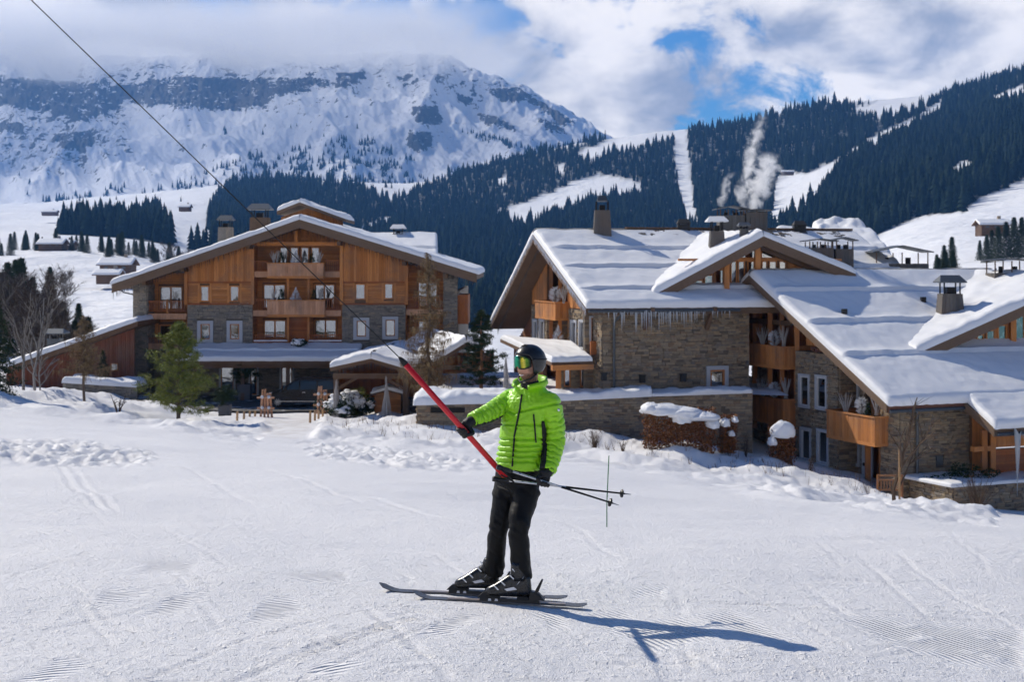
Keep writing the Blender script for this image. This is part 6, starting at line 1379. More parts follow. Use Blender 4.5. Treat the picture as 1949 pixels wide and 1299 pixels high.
for nm, y, ps in (('top hotel balcony', 502, [('p', 521), ('p', 527), ('e', 535), ('f', 563), ('e', 594), ('p', 607)]), ('middle hotel balcony', 573, [('p', 521), ('e', 535), ('f', 563), ('e', 598), ('p', 610)])):
    seen = {}
    for i, (k, px) in enumerate(ps):
        n_ = seen.get(k, 0); seen[k] = n_ + 1; pos = ('leftmost', 'second', 'third')[n_] if sum(1 for q in ps if q[0] == k) > 1 else 'only'
        last = n_ == sum(1 for q in ps if q[0] == k) - 1 and n_ > 0
        pos = 'rightmost' if last else pos
        if k == 'p': pampas(hb(px, y), .95, f'{pos} pampas grass tuft on the {nm}', i, 10)
        if k == 'e': ever(hb(px, y), .8, f'{pos} dwarf conifer on the {nm}', i)
        if k == 'f': frost_shrub(hb(px, y), .95, f'white frosted shrub on the {nm}', i)
GP = G0_.off(.5)
def gp_(px, y): return GP.pt(*GP.px(px, y))
for nm, y, ps in (('upper left balcony of the near chalet', 660, [('p', 1452), ('f', 1474), ('p', 1492)]), ('lower left balcony of the near chalet', 758, [('p', 1452), ('f', 1474), ('p', 1496)]), ('sunny right balcony of the near chalet', 790, [('p', 1611), ('f', 1640), ('e', 1652), ('p', 1668)])):
    for i, (k, px) in enumerate(ps):
        side = 'left' if i == 0 else 'right'
        if k == 'p': pampas(gp_(px, y), 1.15, f'{side} pampas grass tuft on the {nm}', i + 20, 18)
        if k == 'e': ever(gp_(px, y), .6, f'dwarf conifer on the {nm}', i + 20)
        if k == 'f': frost_shrub(gp_(px, y), .85, f'white frosted shrub on the {nm}', i + 20, cone=False)
GQ = GM.off(.5); frost_shrub(GQ.pt(*GQ.px(1057, 578)), .95, 'white frosted shrub on the middle chalet balcony', 31, False); pampas(GQ.pt(*GQ.px(1072, 576)), 1.1, 'pampas grass tuft on the middle chalet balcony', 32)
frost_shrub(GQ.pt(*GQ.px(1062, 662)), 1.3, 'white frosted conifer on the low entrance roof', 33)
# beech hedges with snow caps
def lump(parent, c, size, seed, name='snow_cap', n=26, m_=16):
    th = np.linspace(0, 2 * np.pi, n, endpoint=False); ph = np.linspace(-.5, np.pi / 2, m_); V = []
    for p in ph:
        for a in th:
            r = 1 + .22 * float(pn(math.cos(a) * 1.7 + seed, math.sin(a) * 1.7 + p * 1.3, seed)); V.append((c[0] + size[0] * math.cos(a) * math.cos(p) * r, c[1] + size[1] * math.sin(a) * math.cos(p) * r, c[2] + size[2] * math.sin(p) * r))
    m = MB(); fs = [(i * n + k, i * n + (k + 1) % n, (i + 1) * n + (k + 1) % n, (i + 1) * n + k) for i in range(m_ - 1) for k in range(n)] + [tuple(range(n - 1, -1, -1))]; m.add(V, fs); return m.build(name, 'snow_lump', parent, True)
def hedge(px0, px1, y0, y1, Y, dpt, label, seed, caps):
    a, b = P(px0, y1, Y), P(px1, y1, Y); zt = P(px0, y0, Y).z; t = empty('beech_hedge', ((a.x + b.x) / 2, Y, a.z), label, 'hedge'); rg = random.Random(seed); m = MB(); w = MB()
    for k in range(int(5200 * (b.x - a.x) / 4.5)):
        x = rg.uniform(a.x, b.x); q = rg.random(); z = a.z - .3 + (zt - a.z + .3) * q; x += rg.gauss(0, .08) ; y = Y + rg.uniform(0, dpt)
        if rg.random() < .6: y = Y + abs(rg.gauss(0, .12))
        d = Vector((rg.gauss(0, 1), rg.gauss(0, 1), rg.gauss(0, 1))).normalized() * .07; s = d.orthogonal().normalized() * .045; p = Vector((x, y, z)); m.add([p - d, p + s, p + d, p - s], [(0, 1, 2, 3)], rg.random())
    for k in range(50): p = Vector((rg.uniform(a.x, b.x), Y + rg.uniform(.1, dpt), a.z - .4)); w.tube([p, p + Vector((rg.gauss(0, .15), rg.gauss(0, .1), (zt - a.z) * rg.uniform(.7, 1.1)))], [.02, .008], 4)
    m.build('leaves', 'beech', t, fix=False, kind='stuff'); w.build('stems', 'twig', t, kind='stuff')
    for (px, y, sx, sz) in caps: c = P(px, y, Y + .2); lump(t, c, (sx, dpt * .55, sz), int(px))
    return t
hedge(1226, 1362, 778, 856, 72.5, 1.6, 'wide russet beech hedge with a thick snow cap before the chalet', 1, [(1262, 782, 1.1, .34), (1300, 787, 1.0, .34), (1336, 794, .85, .30), (1296, 796, .5, .42), (1356, 808, .35, .3), (1238, 778, .5, .3)])
hedge(1372, 1402, 790, 852, 73, .9, 'narrow russet beech bush with snow tufts right of the wide hedge', 2, [(1380, 806, .3, .3), (1398, 800, .18, .2), (1392, 826, .2, .2)])
hedge(1468, 1512, 815, 884, 73, .8, 'single russet beech bush under a heart-shaped snow cap', 3, [(1489, 823, .62, .55), (1470, 842, .25, .3)])
# twiggy shrubs, sapling, marker pole, dry weeds
def twiggy(px, py, h, n, label, seed, spread=.5, mat='twig', thick=.012):
    b = g2(px, py); rg = random.Random(seed); m = MB()
    for k in range(n):
        a = rg.uniform(0, 6.28); e = b + Vector((math.cos(a) * spread * rg.random(), math.sin(a) * spread * rg.random(), h * rg.uniform(.5, 1))); c = b.lerp(e, .5) + Vector((rg.gauss(0, .06), 0, .05)); m.tube([b - Vector((0, 0, .1)), c, e], [thick, thick * .8, thick * .35], 4, rg.random())
        for _ in range(3): q = c.lerp(e, rg.random()); m.tube([q, q + Vector((rg.gauss(0, .12), rg.gauss(0, .12), rg.uniform(.05, .25)))], [thick * .5, thick * .25], 3, rg.random())
    o = m.build('twiggy_shrub', mat, None, fix=False); tag(o, label, 'shrub')
twiggy(1131, 860, 1.15, 34, 'dry twiggy shrub on the bank right of the skier', 1); twiggy(1862, 972, 1.7, 40, 'bare branching shrub in front of the plinth wall', 2, 1.1, thick=.018); twiggy(1850, 968, 1.2, 24, 'smaller bare shrub left of the plinth wall shrub', 3, .7)
twiggy(225, 792, 1.3, 9, 'few crossing bare stems left of the young pine', 4, .6, thick=.035); twiggy(1545, 905, .9, 16, 'dry weed clump below the chalet tower', 5, .3); twiggy(1185, 862, .7, 14, 'low dry weed clump near the twiggy shrub', 6, .3); twiggy(1420, 870, 1.2, 18, 'dry stems beside the snowy hedge', 7, .35)
b = g2(1704, 975); bare_tree(b, 3.6, 71, 'thin bare sapling before the near chalet entrance', spread=.4, depth=2, name='sapling', fine=5, bark='twig')
b = g2(1712, 980); m = MB(); m.tube([b - Vector((0, 0, .2)), b + Vector((0, 0, 1.7))], .03, 6); tag(m.build('sapling_stake', 'wood_stake', None), 'thin stake beside the bare sapling', 'stake')
b = Vector(P(1155, 990, 19.3)); m = MB(); m.tube([b - Vector((0, 0, .1)), P(1155, 960, 19.3), P(1159, 868, 19.3)], .007, 8); tag(m.build('marker_pole', 'green_paint', None), 'thin green marker pole standing in the piste', 'pole')
rg = random.Random(9); m = MB()
for k in range(320):
    px = rg.uniform(620, 1700); lo_ = np.interp(px, [620, 960, 1250, 1450, 1700], [800, 815, 845, 885, 930]); py = rg.uniform(lo_, lo_ + 28); x, y = ground_hit(px, py, 45); z = gz_full(x, y); b = Vector((x, y, z - .05)); h = rg.uniform(.15, .55)
    for _ in range(rg.choice((1, 2, 4))): m.tube([b, b + Vector((rg.gauss(0, .1), rg.gauss(0, .1), h))], [.009, .004], 3, rg.random(), cap=False)
tag(m.build('dry_weeds', 'weed', None, fix=False), 'dry weed stalks poking out of the snow bank', 'weeds', kind='stuff')
m = MB(); DS = TW.off(-1.6); 
bush('evergreen_shrub', DS.pt(*DS.px(1836, 912)) , 1.0, 900, .1, 'needles_dark', 'dark evergreen mound on the terrace plinth of the near chalet', 'shrub', sq=(1.5, .8, .45), seed=5)
# small wooden railing at the entrance of the near chalet
rl = empty('wooden_rail', P(1692, 940, 71), 'short golden wooden railing by the near chalet entrance', 'railing'); RP = Pl((0, 70.6), (1, 0), (0, -1))
a0, a1 = RP.px(1671), RP.px(1717); z0, z1 = P(0, 938, 70.6).z, P(0, 906, 70.6).z
for a in (a0, a1): m = MB(); RP.box(m, a - .05, a + .05, z0 - .3, z1 + .05, -.05, .05); m.build('post', 'wood_warm', rl)
for z in (z1, z1 - .22, z0 + .12): m = MB(); RP.box(m, a0 + .05, a1 - .05, z - .04, z + .04, -.03, .03); m.build('bar', 'wood_warm_x', rl)
for k in range(7): m = MB(); a = a0 + .14 + (a1 - a0 - .2) * k / 7; RP.box(m, a, a + .06, z0 + .16, z1 - .26, -.015, .015); m.build('slat', 'wood_warm', rl)

# ------------------------------------------------------------------ the van
m_plain('van_paint', (.004, .0045, .007), .3, 0, .1, 6, .0, .25, Coat_Weight=.15); m_plain('van_glass', (.010, .020, .028), .08, 0, .0, 4, 0, .6); m_plain('alloy', (.45, .46, .48), .3, .9); m_plain('lens', (.55, .58, .62), .1, .3)
vb = gbase(572, 97.6); van = empty('van', vb + Vector((0, 0, .17)), 'black people carrier parked under the hotel canopy facing left', 'van'); vx0 = P(507, 0, 97.6).x; zv = vb.z + .17
prof = [(0, .38), (0, .72), (.12, .92), (.95, 1.12), (1.25, 1.30), (2.05, 1.86), (2.5, 1.95), (4.6, 1.95), (4.86, 1.86), (5.0, 1.1), (5.02, .45), (4.9, .30), (.15, .28)]
m = MB(); n = len(prof); rings = []
for yy, ins in ((0, .10), (.08, .02), (.5, 0), (1.4, 0), (1.82, .02), (1.9, .10)): rings.append([Vector((vx0 + x, 96.7 + yy + (.16 * max(0, (z - 1.05)) if yy < 1 else -.16 * max(0, z - 1.05)), zv + z * (1 - ins * .05) - (ins if z > 1.8 else 0) * .3)) for x, z in prof])
m.loft(rings); body = m.build('body', 'van_paint', van)
def vside(poly, name, mat, off=-.02):
    mm = MB(); pts = [Vector((vx0 + x, 96.7 + .10 + .16 * max(0, z - 1.05) - .115, zv + z)) for x, z in poly]; mm.prism(pts, (0, .03, 0)); return mm.build(name, mat, van)
vside([(1.45, 1.22), (2.12, 1.74), (2.35, 1.74), (2.35, 1.2)], 'front_window', 'van_glass'); vside([(2.45, 1.2), (2.45, 1.76), (3.55, 1.76), (3.55, 1.2)], 'side_window', 'van_glass'); vside([(3.65, 1.2), (3.65, 1.76), (4.65, 1.76), (4.75, 1.2)], 'side_window', 'van_glass')
vside([(.9, .36), (.9, .42), (4.3, .42), (4.3, .36)], 'sill_trim', 'alloy'); vside([(.05, .80), (.12, .92), (.55, 1.02), (.5, .9)], 'headlight', 'lens'); vside([(2.6, .98), (2.6, 1.02), (2.8, 1.02), (2.8, .98)], 'door_handle', 'alloy')
for x in (.92, 4.05):
    mm = MB(); c = Vector((vx0 + x, 96.7, zv + .33)); mm.tube([c + Vector((0, -.01, 0)), c + Vector((0, .24, 0))], .335, 20); wheel = mm.build('wheel', 'rubber', van, False)
    mm = MB(); mm.tube([c + Vector((0, -.03, 0)), c + Vector((0, .0, 0))], .10, 12)
    for k in range(10): a = k * math.pi / 5; mm.bar(c + Vector((math.cos(a) * .05, -.025, math.sin(a) * .05)), c + Vector((math.cos(a) * .235, -.025, math.sin(a) * .235)), .05, .02, (0, 1, 0))
    mm.build('rim', 'alloy', wheel)
mm = MB(); mm.box((vx0 + 1.35, 96.55, zv + 1.16), (vx0 + 1.5, 96.76, zv + 1.34)); mm.build('mirror', 'van_paint', van)

# ------------------------------------------------------------------ steam over the rooftop flues
def plume(pts, dens, label):
    """vapour that thins out from a drifting axis; pts = (column, row, half width) from the flue upwards"""
    Yp = 89.2; c = [P(px, py, Yp) for px, py, r in pts]; rr = [r * Yp / F for _, _, r in pts]; z0, z1 = c[0].z, c[-1].z; x0 = min(p.x for p in c) - 3; x1 = max(p.x for p in c) + 3; rm = max(rr) * 1.6
    t = NT('steam_vapour'); v = t.coord('Position'); sp = t.N('ShaderNodeSeparateXYZ'); t.L(v, sp.inputs[0]); zn = t.rng(sp.outputs[2], z0, z1, 0., 1., False)
    def curve(vals):
        f = t.N('ShaderNodeFloatCurve'); cv = f.mapping.curves[0]; f.mapping.use_clip = False
        for k, (z, y) in enumerate(vals):
            if k < 2: cv.points[0 if k == 0 else -1].location = (z, y)
        cv.points[0].location = vals[0]; cv.points[-1].location = vals[-1]
        for q in vals[1:-1]: cv.points.new(*q)
        f.mapping.update(); t.L(zn, f.inputs['Value']); return f.outputs[0]
    zs = [(p.z - z0) / (z1 - z0) for p in c]; xc = t.M('MULTIPLY_ADD', curve([(z, (p.x - x0) / (x1 - x0)) for z, p in zip(zs, c)]), x1 - x0, x0); rc = t.M('MULTIPLY', curve([(z, r / rm) for z, r in zip(zs, rr)]), rm)
    n1 = t.noise(v, .55, 4, .6, .8); n2 = t.noise(v, 1.6, 7, .68, .7)
    dx = t.M('ADD', t.M('SUBTRACT', sp.outputs[0], xc), t.M('MULTIPLY', t.M('SUBTRACT', n1, .5), 1.6)); dy = t.M('SUBTRACT', sp.outputs[1], Yp)
    d = t.M('DIVIDE', t.M('SQRT', t.M('ADD', t.M('MULTIPLY', dx, dx), t.M('MULTIPLY', dy, dy))), rc)
    k = t.M('ADD', t.M('SUBTRACT', 1.0, d), t.M('MULTIPLY', t.M('SUBTRACT', n2, .53), 4.2)); k = t.rng(k, .0, 1.1)
    k = t.M('MULTIPLY', k, t.rng(zn, .72, 1.0, 1., 0.)); k = t.M('MULTIPLY', k, t.rng(d, .9, 1.5, 1., 0.))
    pv = t.N('ShaderNodeVolumePrincipled'); pv.inputs['Color'].default_value = (1, 1, 1, 1); pv.inputs['Anisotropy'].default_value = .3; t.L(t.M('MULTIPLY', k, dens), pv.inputs['Density']); t.L(pv.outputs[0], t.out.inputs['Volume']); t.m.cycles.volume_step_rate = .25
    m = MB(); m.loft([[p + Vector((math.cos(a) * r * 2.3, math.sin(a) * r * 2.3, 0)) for a in [2 * math.pi * q / 12 for q in range(12)]] for p, r in zip(c, rr)]); o = m.build('steam_plume', t.m, None); tag(o, label, 'steam')
plume([(1434, 404, 15), (1442, 380, 22), (1450, 350, 28), (1460, 318, 27), (1468, 285, 17)], 3.4, 'thick white steam plume over the right rooftop flues')
plume([(1412, 402, 11), (1414, 375, 16), (1420, 340, 19), (1430, 305, 17), (1438, 270, 15), (1446, 240, 16), (1462, 205, 13)], 2.6, 'tall thin wisp of steam in the middle of the flues')
plume([(1378, 394, 7), (1375, 372, 11), (1380, 350, 10), (1390, 325, 8)], 2.0, 'short puff of steam over the leftmost flue')
# ------------------------------------------------------------------ the skier
t = NT('jacket_green'); v = t.coord('Position'); n = t.noise(t.coord('Position', (1, 1, 1.8)), 20, 4, .55, .6); n2 = t.noise(v, 90, 3, .6)
c = t.mix(n, (.28, .66, .005), (.37, .78, .010)); t.pbr(c, .40, 0, t.bump(n, .28, .010, t.bump(n2, .12, .002)), .5, Sheen_Weight=.1)
t = NT('trouser_black'); v = t.coord('Position'); n = t.noise(t.coord('Position', (1, 1, .6)), 14, 5, .6, .6); n2 = t.noise(v, 300, 2, .5)
t.pbr(t.mix(n, (.0045, .0047, .0053), (.008, .0085, .0095)), .55, 0, t.bump(n2, .2, .002, t.bump(n, .5, .02)), .18)
m_plain('jacket_black', (.010, .010, .011), .6, 0, .2, 40, .2); m_plain('glove_black', (.011, .011, .012), .55, 0, .25, 60, .35); m_plain('helmet_black', (.016, .017, .019), .33, 0, .08, 40, .04, .5)
m_plain('boot_black', (.014, .015, .017), .28, 0, .12, 18, .05, .5); m_plain('buckle', (.62, .66, .72), .28, .85); m_plain('ski_top', (.085, .083, .085), .35, 0, .3, 12, .04); m_plain('ski_base', (.32, .28, .27), .4, .2, .2, 14)
m_plain('teeth', (.72, .70, .65), .3, 0, .03); m_plain('pole_silver', (.55, .57, .60), .3, .8, .1, 20)
t = NT('skin'); v = t.coord('Position'); n = t.noise(v, 70, 4, .6); c = t.mix(n, (.50, .25, .17), (.60, .32, .22)); c = t.mix(t.M('MULTIPLY', t.attr('beard'), t.rng(t.noise(v, 420, 2, .5), .3, .62)), c, (.055, .035, .026)); c = t.mix(t.attr('lip'), c, (.42, .14, .12))
t.pbr(c, .5, 0, t.bump(n, .1, .003), .4, Subsurface_Weight=.12, Subsurface_Scale=.01)
t = NT('visor'); g = t.N('ShaderNodeTexCoord').outputs['Generated']; sp = t.N('ShaderNodeSeparateXYZ'); t.L(g, sp.inputs[0]); fac = t.M('ADD', sp.outputs[0], t.M('MULTIPLY', sp.outputs[2], .08))
t.pbr(t.ramp(fac, [(0, (.01, .13, .10)), (.22, (.02, .30, .16)), (.40, (.02, .10, .05)), (.52, (.50, .42, .03)), (.64, (.62, .55, .10)), (.78, (.10, .22, .03)), (1, (.03, .07, .03))]), .08, .85, None, .5)

PF = Vector((-.55, -.835, 0)).normalized(); PR = Vector((PF.y, -PF.x, 0)); PZ = Vector((0, 0, 1))      # facing, his right hand side
feet = P(965, 1143, 10.68); person = empty('person', feet, 'smiling skier in bright lime down jacket and black trousers towed by the drag lift', 'person')
def ring(c, a, b, n=40, ex=2.3, r=PR, f=PF, tilt=None):
    out = []
    for k in range(n):
        q = 2 * math.pi * k / n; cs, sn = math.cos(q), math.sin(q); x = math.copysign(abs(cs) ** (2 / ex), cs); y = math.copysign(abs(sn) ** (2 / ex), sn); out.append(Vector(c) + r * a * x + f * b * y)
    return out
def limb(mb, pts, rad, n=18, sub=7):
    """tapered tube through joints, smoothed with Catmull-Rom"""
    P_ = [Vector(p) for p in pts]; pp, rr = [], []
    for i in range(len(P_) - 1):
        p0 = P_[max(i - 1, 0)]; p1 = P_[i]; p2 = P_[i + 1]; p3 = P_[min(i + 2, len(P_) - 1)]
        for k in range(sub):
            u = k / sub; pp.append(.5 * ((2 * p1) + (p2 - p0) * u + (2 * p0 - 5 * p1 + 4 * p2 - p3) * u * u + (3 * p1 - p0 - 3 * p2 + p3) * u ** 3)); rr.append(rad[i] * (1 - u) + rad[i + 1] * u)
    pp.append(P_[-1]); rr.append(rad[-1]); mb.tube(pp, rr, n); return pp, rr
def fuse(mb, voxel, smooth=5):
    """one continuous surface from overlapping volumes"""
    me = bpy.data.meshes.new('tmp'); me.from_pydata(mb.v, [], mb.f); ob = bpy.data.objects.new('tmp', me); COL.objects.link(ob)
    bm = bmesh.new(); bm.from_mesh(me); bmesh.ops.recalc_face_normals(bm, faces=bm.faces); bm.to_mesh(me); bm.free()
    md = ob.modifiers.new('r', 'REMESH'); md.mode = 'VOXEL'; md.voxel_size = voxel; ms = ob.modifiers.new('s', 'SMOOTH'); ms.factor = .5; ms.iterations = smooth
    dg = bpy.context.evaluated_depsgraph_get(); dg.update(); ev = ob.evaluated_get(dg); m2 = ev.to_mesh()
    n = len(m2.vertices); V = np.empty(n * 3, np.float32); m2.vertices.foreach_get('co', V); N = np.empty(n * 3, np.float32); m2.vertices.foreach_get('normal', N); F_ = [tuple(p.vertices) for p in m2.polygons]
    ev.to_mesh_clear(); bpy.data.objects.remove(ob); bpy.data.meshes.remove(me); return V.reshape(-1, 3).astype(float), N.reshape(-1, 3).astype(float), F_
def mesh_obj(name, V, F_, mats, parent, mi=None, attrs=None):
    me = bpy.data.meshes.new(name); o = wloc(parent); me.from_pydata([(x - o.x, y - o.y, z - o.z) for x, y, z in V], [], F_)
    for m in mats: me.materials.append(MAT[m])
    if mi is not None: me.polygons.foreach_set('material_index', np.asarray(mi, np.int32))
    me.polygons.foreach_set('use_smooth', [True] * len(me.polygons))
    for a, val in (attrs or {}).items(): at = me.attributes.new(a, 'FLOAT', 'POINT'); at.data.foreach_set('value', np.asarray(val, np.float32))
    me.update(); ob = bpy.data.objects.new(name, me); COL.objects.link(ob); ob.parent = parent; return ob
# --- jacket
TOR = [(987, 891, 10.66, 0.171, 0.117), (988, 880, 10.66, 0.177, 0.123), (990, 862, 10.665, 0.173, 0.121), (994, 835, 10.67, 0.171, 0.121), (999, 805, 10.68, 0.179, 0.127), (1003, 782, 10.69, 0.187, 0.129), (1006, 765, 10.69, 0.189, 0.121), (1008, 752, 10.695, 0.159, 0.101), (1009, 742, 10.70, 0.115, 0.090), (1010, 734, 10.70, 0.078, 0.078)]
jk = MB(); jk.loft([ring(P(cx, cy, Y), a, b) for cx, cy, Y, a, b in TOR])
RS, RE, RW = P(970, 764, 10.80), P(927, 789, 10.60), P(899, 800, 10.47); LS, LE, LW_ = P(1047, 775, 10.60), P(1056, 838, 10.64), P(1041, 898, 10.50)
LSi, RSi = P(1035, 768, 10.65), P(985, 762, 10.77)
limb(jk, [RSi, RS, RE, RW], [.078, .076, .059, .045]); limb(jk, [LSi, LS, LE, LW_], [.080, .078, .068, .054])
V, N, FC = fuse(jk, .0075, 4)
def seg_t(V, pts):
    best = np.full(len(V), 1e9); T = np.zeros(len(V)); acc = 0; A = np.zeros((len(V), 3))
    for a, b in zip(pts[:-1], pts[1:]):
        a = np.array(a); e = np.array(b) - a; L = np.linalg.norm(e); q = np.clip(((V - a) @ e) / L ** 2, 0, 1); d = np.linalg.norm(V - a - q[:, None] * e, axis=1); k = d < best; best[k] = d[k]; T[k] = acc + q[k] * L; A[k] = e / L; acc += L
    return best, T, A
dR, tR, aR_ = seg_t(V, [RS, RE, RW]); dL, tL, aL_ = seg_t(V, [LS, LE, LW_])
isR = (dR < .098) & (tR > .045); isL = (dL < .103) & (tL > .05); 
py_ = HY - (V[:, 2] - CZ) / V[:, 1] * F; px_ = CX + V[:, 0] / V[:, 1] * F
ctr = np.array([tuple(P(np.interp(y, [r[1] for r in TOR[::-1]], [r[0] for r in TOR[::-1]]), y, np.interp(y, [r[1] for r in TOR[::-1]], [r[2] for r in TOR[::-1]]))) for y in py_]); lat = (V - ctr) @ np.array(PR); fro = (V - ctr) @ np.array(PF)
zipl = np.interp(py_, [740, 790, 830, 890], [.02, .025, .03, .03])
def seamd(y, ys, w): return sum(np.exp(-((y - s) / w) ** 2) for s in ys)
chev = py_ + np.abs(lat - .02) * 70
wob = 1.2 * pn(lat * 18, py_ / 30, 3)
sd = np.exp(-((chev + wob - 788) / 1.7) ** 2) + seamd(py_ + wob, (809, 837, 848, 858.5, 869, 880), 1.6)
puff = .012 * (1 - np.clip(sd, 0, 1)) - .012 * np.clip(sd, 0, 1)
wr = .0035 * pn(lat * 55 + 3, py_ / 4 + fro * 30, 5) + .0035 * pn(lat * 22, py_ / 9, 6)
yoke = np.where(py_ < 785, .004 * pn(lat * 40 + py_ / 14, fro * 30, 7), 0)
disp = puff + wr + yoke
for msk, tt_, dd_, ends in ((isR, tR, dR, .0), (isL, tL, dL, .0)):
    ph = tt_ / .047 + .35 * pn(V[:, 2] * 22, V[:, 0] * 22, 9); s1 = np.abs((ph % 1) - .5) * 2; q = .013 * (1 - s1 ** 4) - .012 * s1 ** 8 + .004 * pn(tt_ * 90, V[:, 0] * 40 + V[:, 2] * 25, 11); disp = np.where(msk, q, disp)
V = V + N * disp[:, None]
fc = np.array([np.mean([V[i] for i in f], 0) for f in FC]); fn = np.array([np.mean([N[i] for i in f], 0) for f in FC]); fi = np.array([f[0] for f in FC])
latn = fn @ np.array(PR); torso = ~(isR | isL); side = torso[fi] & (latn > .9) & (py_[fi] > 800)
axp = np.zeros(len(FC)); und = isR[fi] & (fn[:, 2] < -.55) & (py_[fi] > 0); cuff = (isR[fi] & (tR[fi] > .385)) | (isL[fi] & (tL[fi] > 9))
mi = np.where(side | und, 1, 0)
jacket = mesh_obj('jacket', V, FC, ['jacket_green', 'jacket_black'], person, mi); jbvh = BVHTree.FromPolygons([tuple(v) for v in V], FC)
def cast(px, py, lift=.003):
    o = Vector((0, 0, CZ)); d = Vector(((px - CX) / F, 1, (HY - py) / F)).normalized(); h = jbvh.ray_cast(o, d); return (h[0] - d * lift) if h[0] else P(px, py, 10.55)
def trim(name, pts, w, mat, h=.006):
    pl = []
    for (a, b) in zip(pts[:-1], pts[1:]):
        for k in range(6): pl.append((a[0] + (b[0] - a[0]) * k / 6, a[1] + (b[1] - a[1]) * k / 6))
    pl.append(pts[-1]); m = MB(); m.tube([cast(*p) for p in pl], w, 6); return m.build(name, mat, jacket, True)
trim('zip', [(993, 752), (990, 775), (985, 800), (979, 830), (977, 860), (975, 889)], .0075, 'jacket_black'); trim('pocket_zip', [(1015.5, 789), (1018, 815), (1020, 843)], .0065, 'jacket_black')
for k, (o_, w_) in enumerate(((0, .011), (3.2, .011), (-2.6, .009))):
    pts_ = [(1033 + o_ * .2, 803), (1035 + o_ * .7, 820), (1036 + o_, 850), (1034 + o_, 875), (1031 + o_, 893)]; trim('side_panel', pts_, w_, 'jacket_black')
p = cast(1063, 781, .004); m = MB(); m.ball(p, .012, 10, 6, sq=(1, .3, 1)); m.build('badge', 'buckle', jacket, True)
# collar, open at the throat
m = MB(); rings = []
for k in range(33):
    q = math.pi * .5 + math.pi * (.13 + 1.74 * k / 32); e_ = abs(k - 16) / 16; h = .030 + .060 * (1 - e_ ** 1.5); fl = .016 + .026 * e_
    d = PR * math.cos(q) + PF * math.sin(q); c0 = P(1010, 741, 10.70); rb = .094; o = c0 + d * rb
    rings.append([o + PZ * -.02, o + d * .014 + PZ * .01, o + d * (.014 + fl) + PZ * h * .6, o + d * (.004 + fl) + PZ * (h + .012), o + d * (-.010 + fl) + PZ * h, o + d * (-.016 + fl * .6) + PZ * h * .5, o - d * .016])
m.loft(rings); m.build('collar', 'jacket_green', jacket, True)
m = MB(); limb(m, [P(1010, 752, 10.68), P(1009, 738, 10.67), P(1008, 726, 10.665)], [.082, .074, .066], 24); m.build('neck_gaiter', 'jacket_black', person, True)
# --- trousers
tr_ = MB(); tr_.loft([ring(P(cx, cy, Y), a, b, 36, 2.2) for cx, cy, Y, a, b in ((987, 884, 10.66, .168, .115), (986, 900, 10.66, .176, .128), (985, 915, 10.67, .182, .136), (984, 932, 10.68, .176, .132), (983, 945, 10.68, .12, .10))])
RK = [P(966, 918, 10.73), P(960, 955, 10.70), P(950, 1003, 10.66), P(944, 1050, 10.74), P(941, 1092, 10.80)]; LK = [P(1002, 918, 10.63), P(998, 955, 10.58), P(987, 1003, 10.50), P(990, 1052, 10.55), P(993, 1100, 10.60)]
limb(tr_, RK, [.104, .096, .075, .072, .078]); limb(tr_, LK, [.107, .099, .079, .075, .081])
V, N, FC = fuse(tr_, .0085, 4); py_ = HY - (V[:, 2] - CZ) / V[:, 1] * F
amp_ = .005 + .012 * np.exp(-((py_ - 1003) / 16) ** 2) + .009 * np.exp(-((py_ - 1086) / 12) ** 2) + .010 * np.exp(-((py_ - 938) / 12) ** 2)
V = V + N * (amp_ * (pn(V[:, 0] * 5 + V[:, 1] * 7, V[:, 2] * 11 + V[:, 0] * 8, 3) + .35 * pn(V[:, 0] * 14 + V[:, 1] * 12, V[:, 2] * 24 + V[:, 0] * 16, 4)))[:, None]
mesh_obj('trousers', V, FC, ['trouser_black'], person)
# --- head, neck and chest as one body
HD_ = Vector((-.74, -.66, .04)).normalized(); HR = Vector((HD_.y, -HD_.x, 0)).normalized(); HU = HR.cross(HD_) * -1; HU = HU if HU.z > 0 else -HU
HC = P(1007, 695, 10.66)
def hp(x, y, z): return HC + HR * x + HD_ * y + HU * z
hb_ = MB(); nu_, nv_ = 64, 48; vs = []
for j in range(nv_ + 1):
    el = -math.pi / 2 + math.pi * j / nv_
    for i in range(nu_):
        az = 2 * math.pi * i / nu_; x = math.cos(el) * math.sin(az); y = math.cos(el) * math.cos(az); z = math.sin(el); X_, Y_h, Z_ = x * .076, y * .096, z * .120
        if Z_ < 0: k = min(1, -Z_ / .12); X_ *= 1 - .30 * k ** 1.6; Y_h = Y_h * (1 - .12 * k) + (.018 * k if y > 0 else -.0)
        if y > 0:
            X0 = X_; g_ = lambda cx, cz, sx, sz: math.exp(-((X0 - cx) / sx) ** 2 - ((Z_ - cz) / sz) ** 2)
            Y_h += y * (.024 * g_(0, -.022, .012, .018) + .012 * g_(0, .002, .011, .022) + .010 * g_(0, -.108, .022, .016) + .006 * g_(.030, -.045, .018, .018) + .006 * g_(-.030, -.045, .018, .018) - .007 * g_(0, -.078, .030, .006) + .005 * g_(0, -.070, .022, .004) + .005 * g_(0, -.087, .020, .005) + .006 * g_(.03, .03, .025, .01) + .006 * g_(-.03, .03, .025, .01))
        vs.append(hp(X_, Y_h, Z_))
hb_.add(vs, [(j * nu_ + i, j * nu_ + (i + 1) % nu_, (j + 1) * nu_ + (i + 1) % nu_, (j + 1) * nu_ + i) for j in range(nv_) for i in range(nu_)])
limb(hb_, [hp(0, -.015, -.04), P(1009, 730, 10.68), P(1009, 752, 10.69)], [.060, .058, .062], 20); hb_.loft([ring(P(cx, cy, Y), a * .72, b * .7, 28) for cx, cy, Y, a, b in TOR[3:8]])
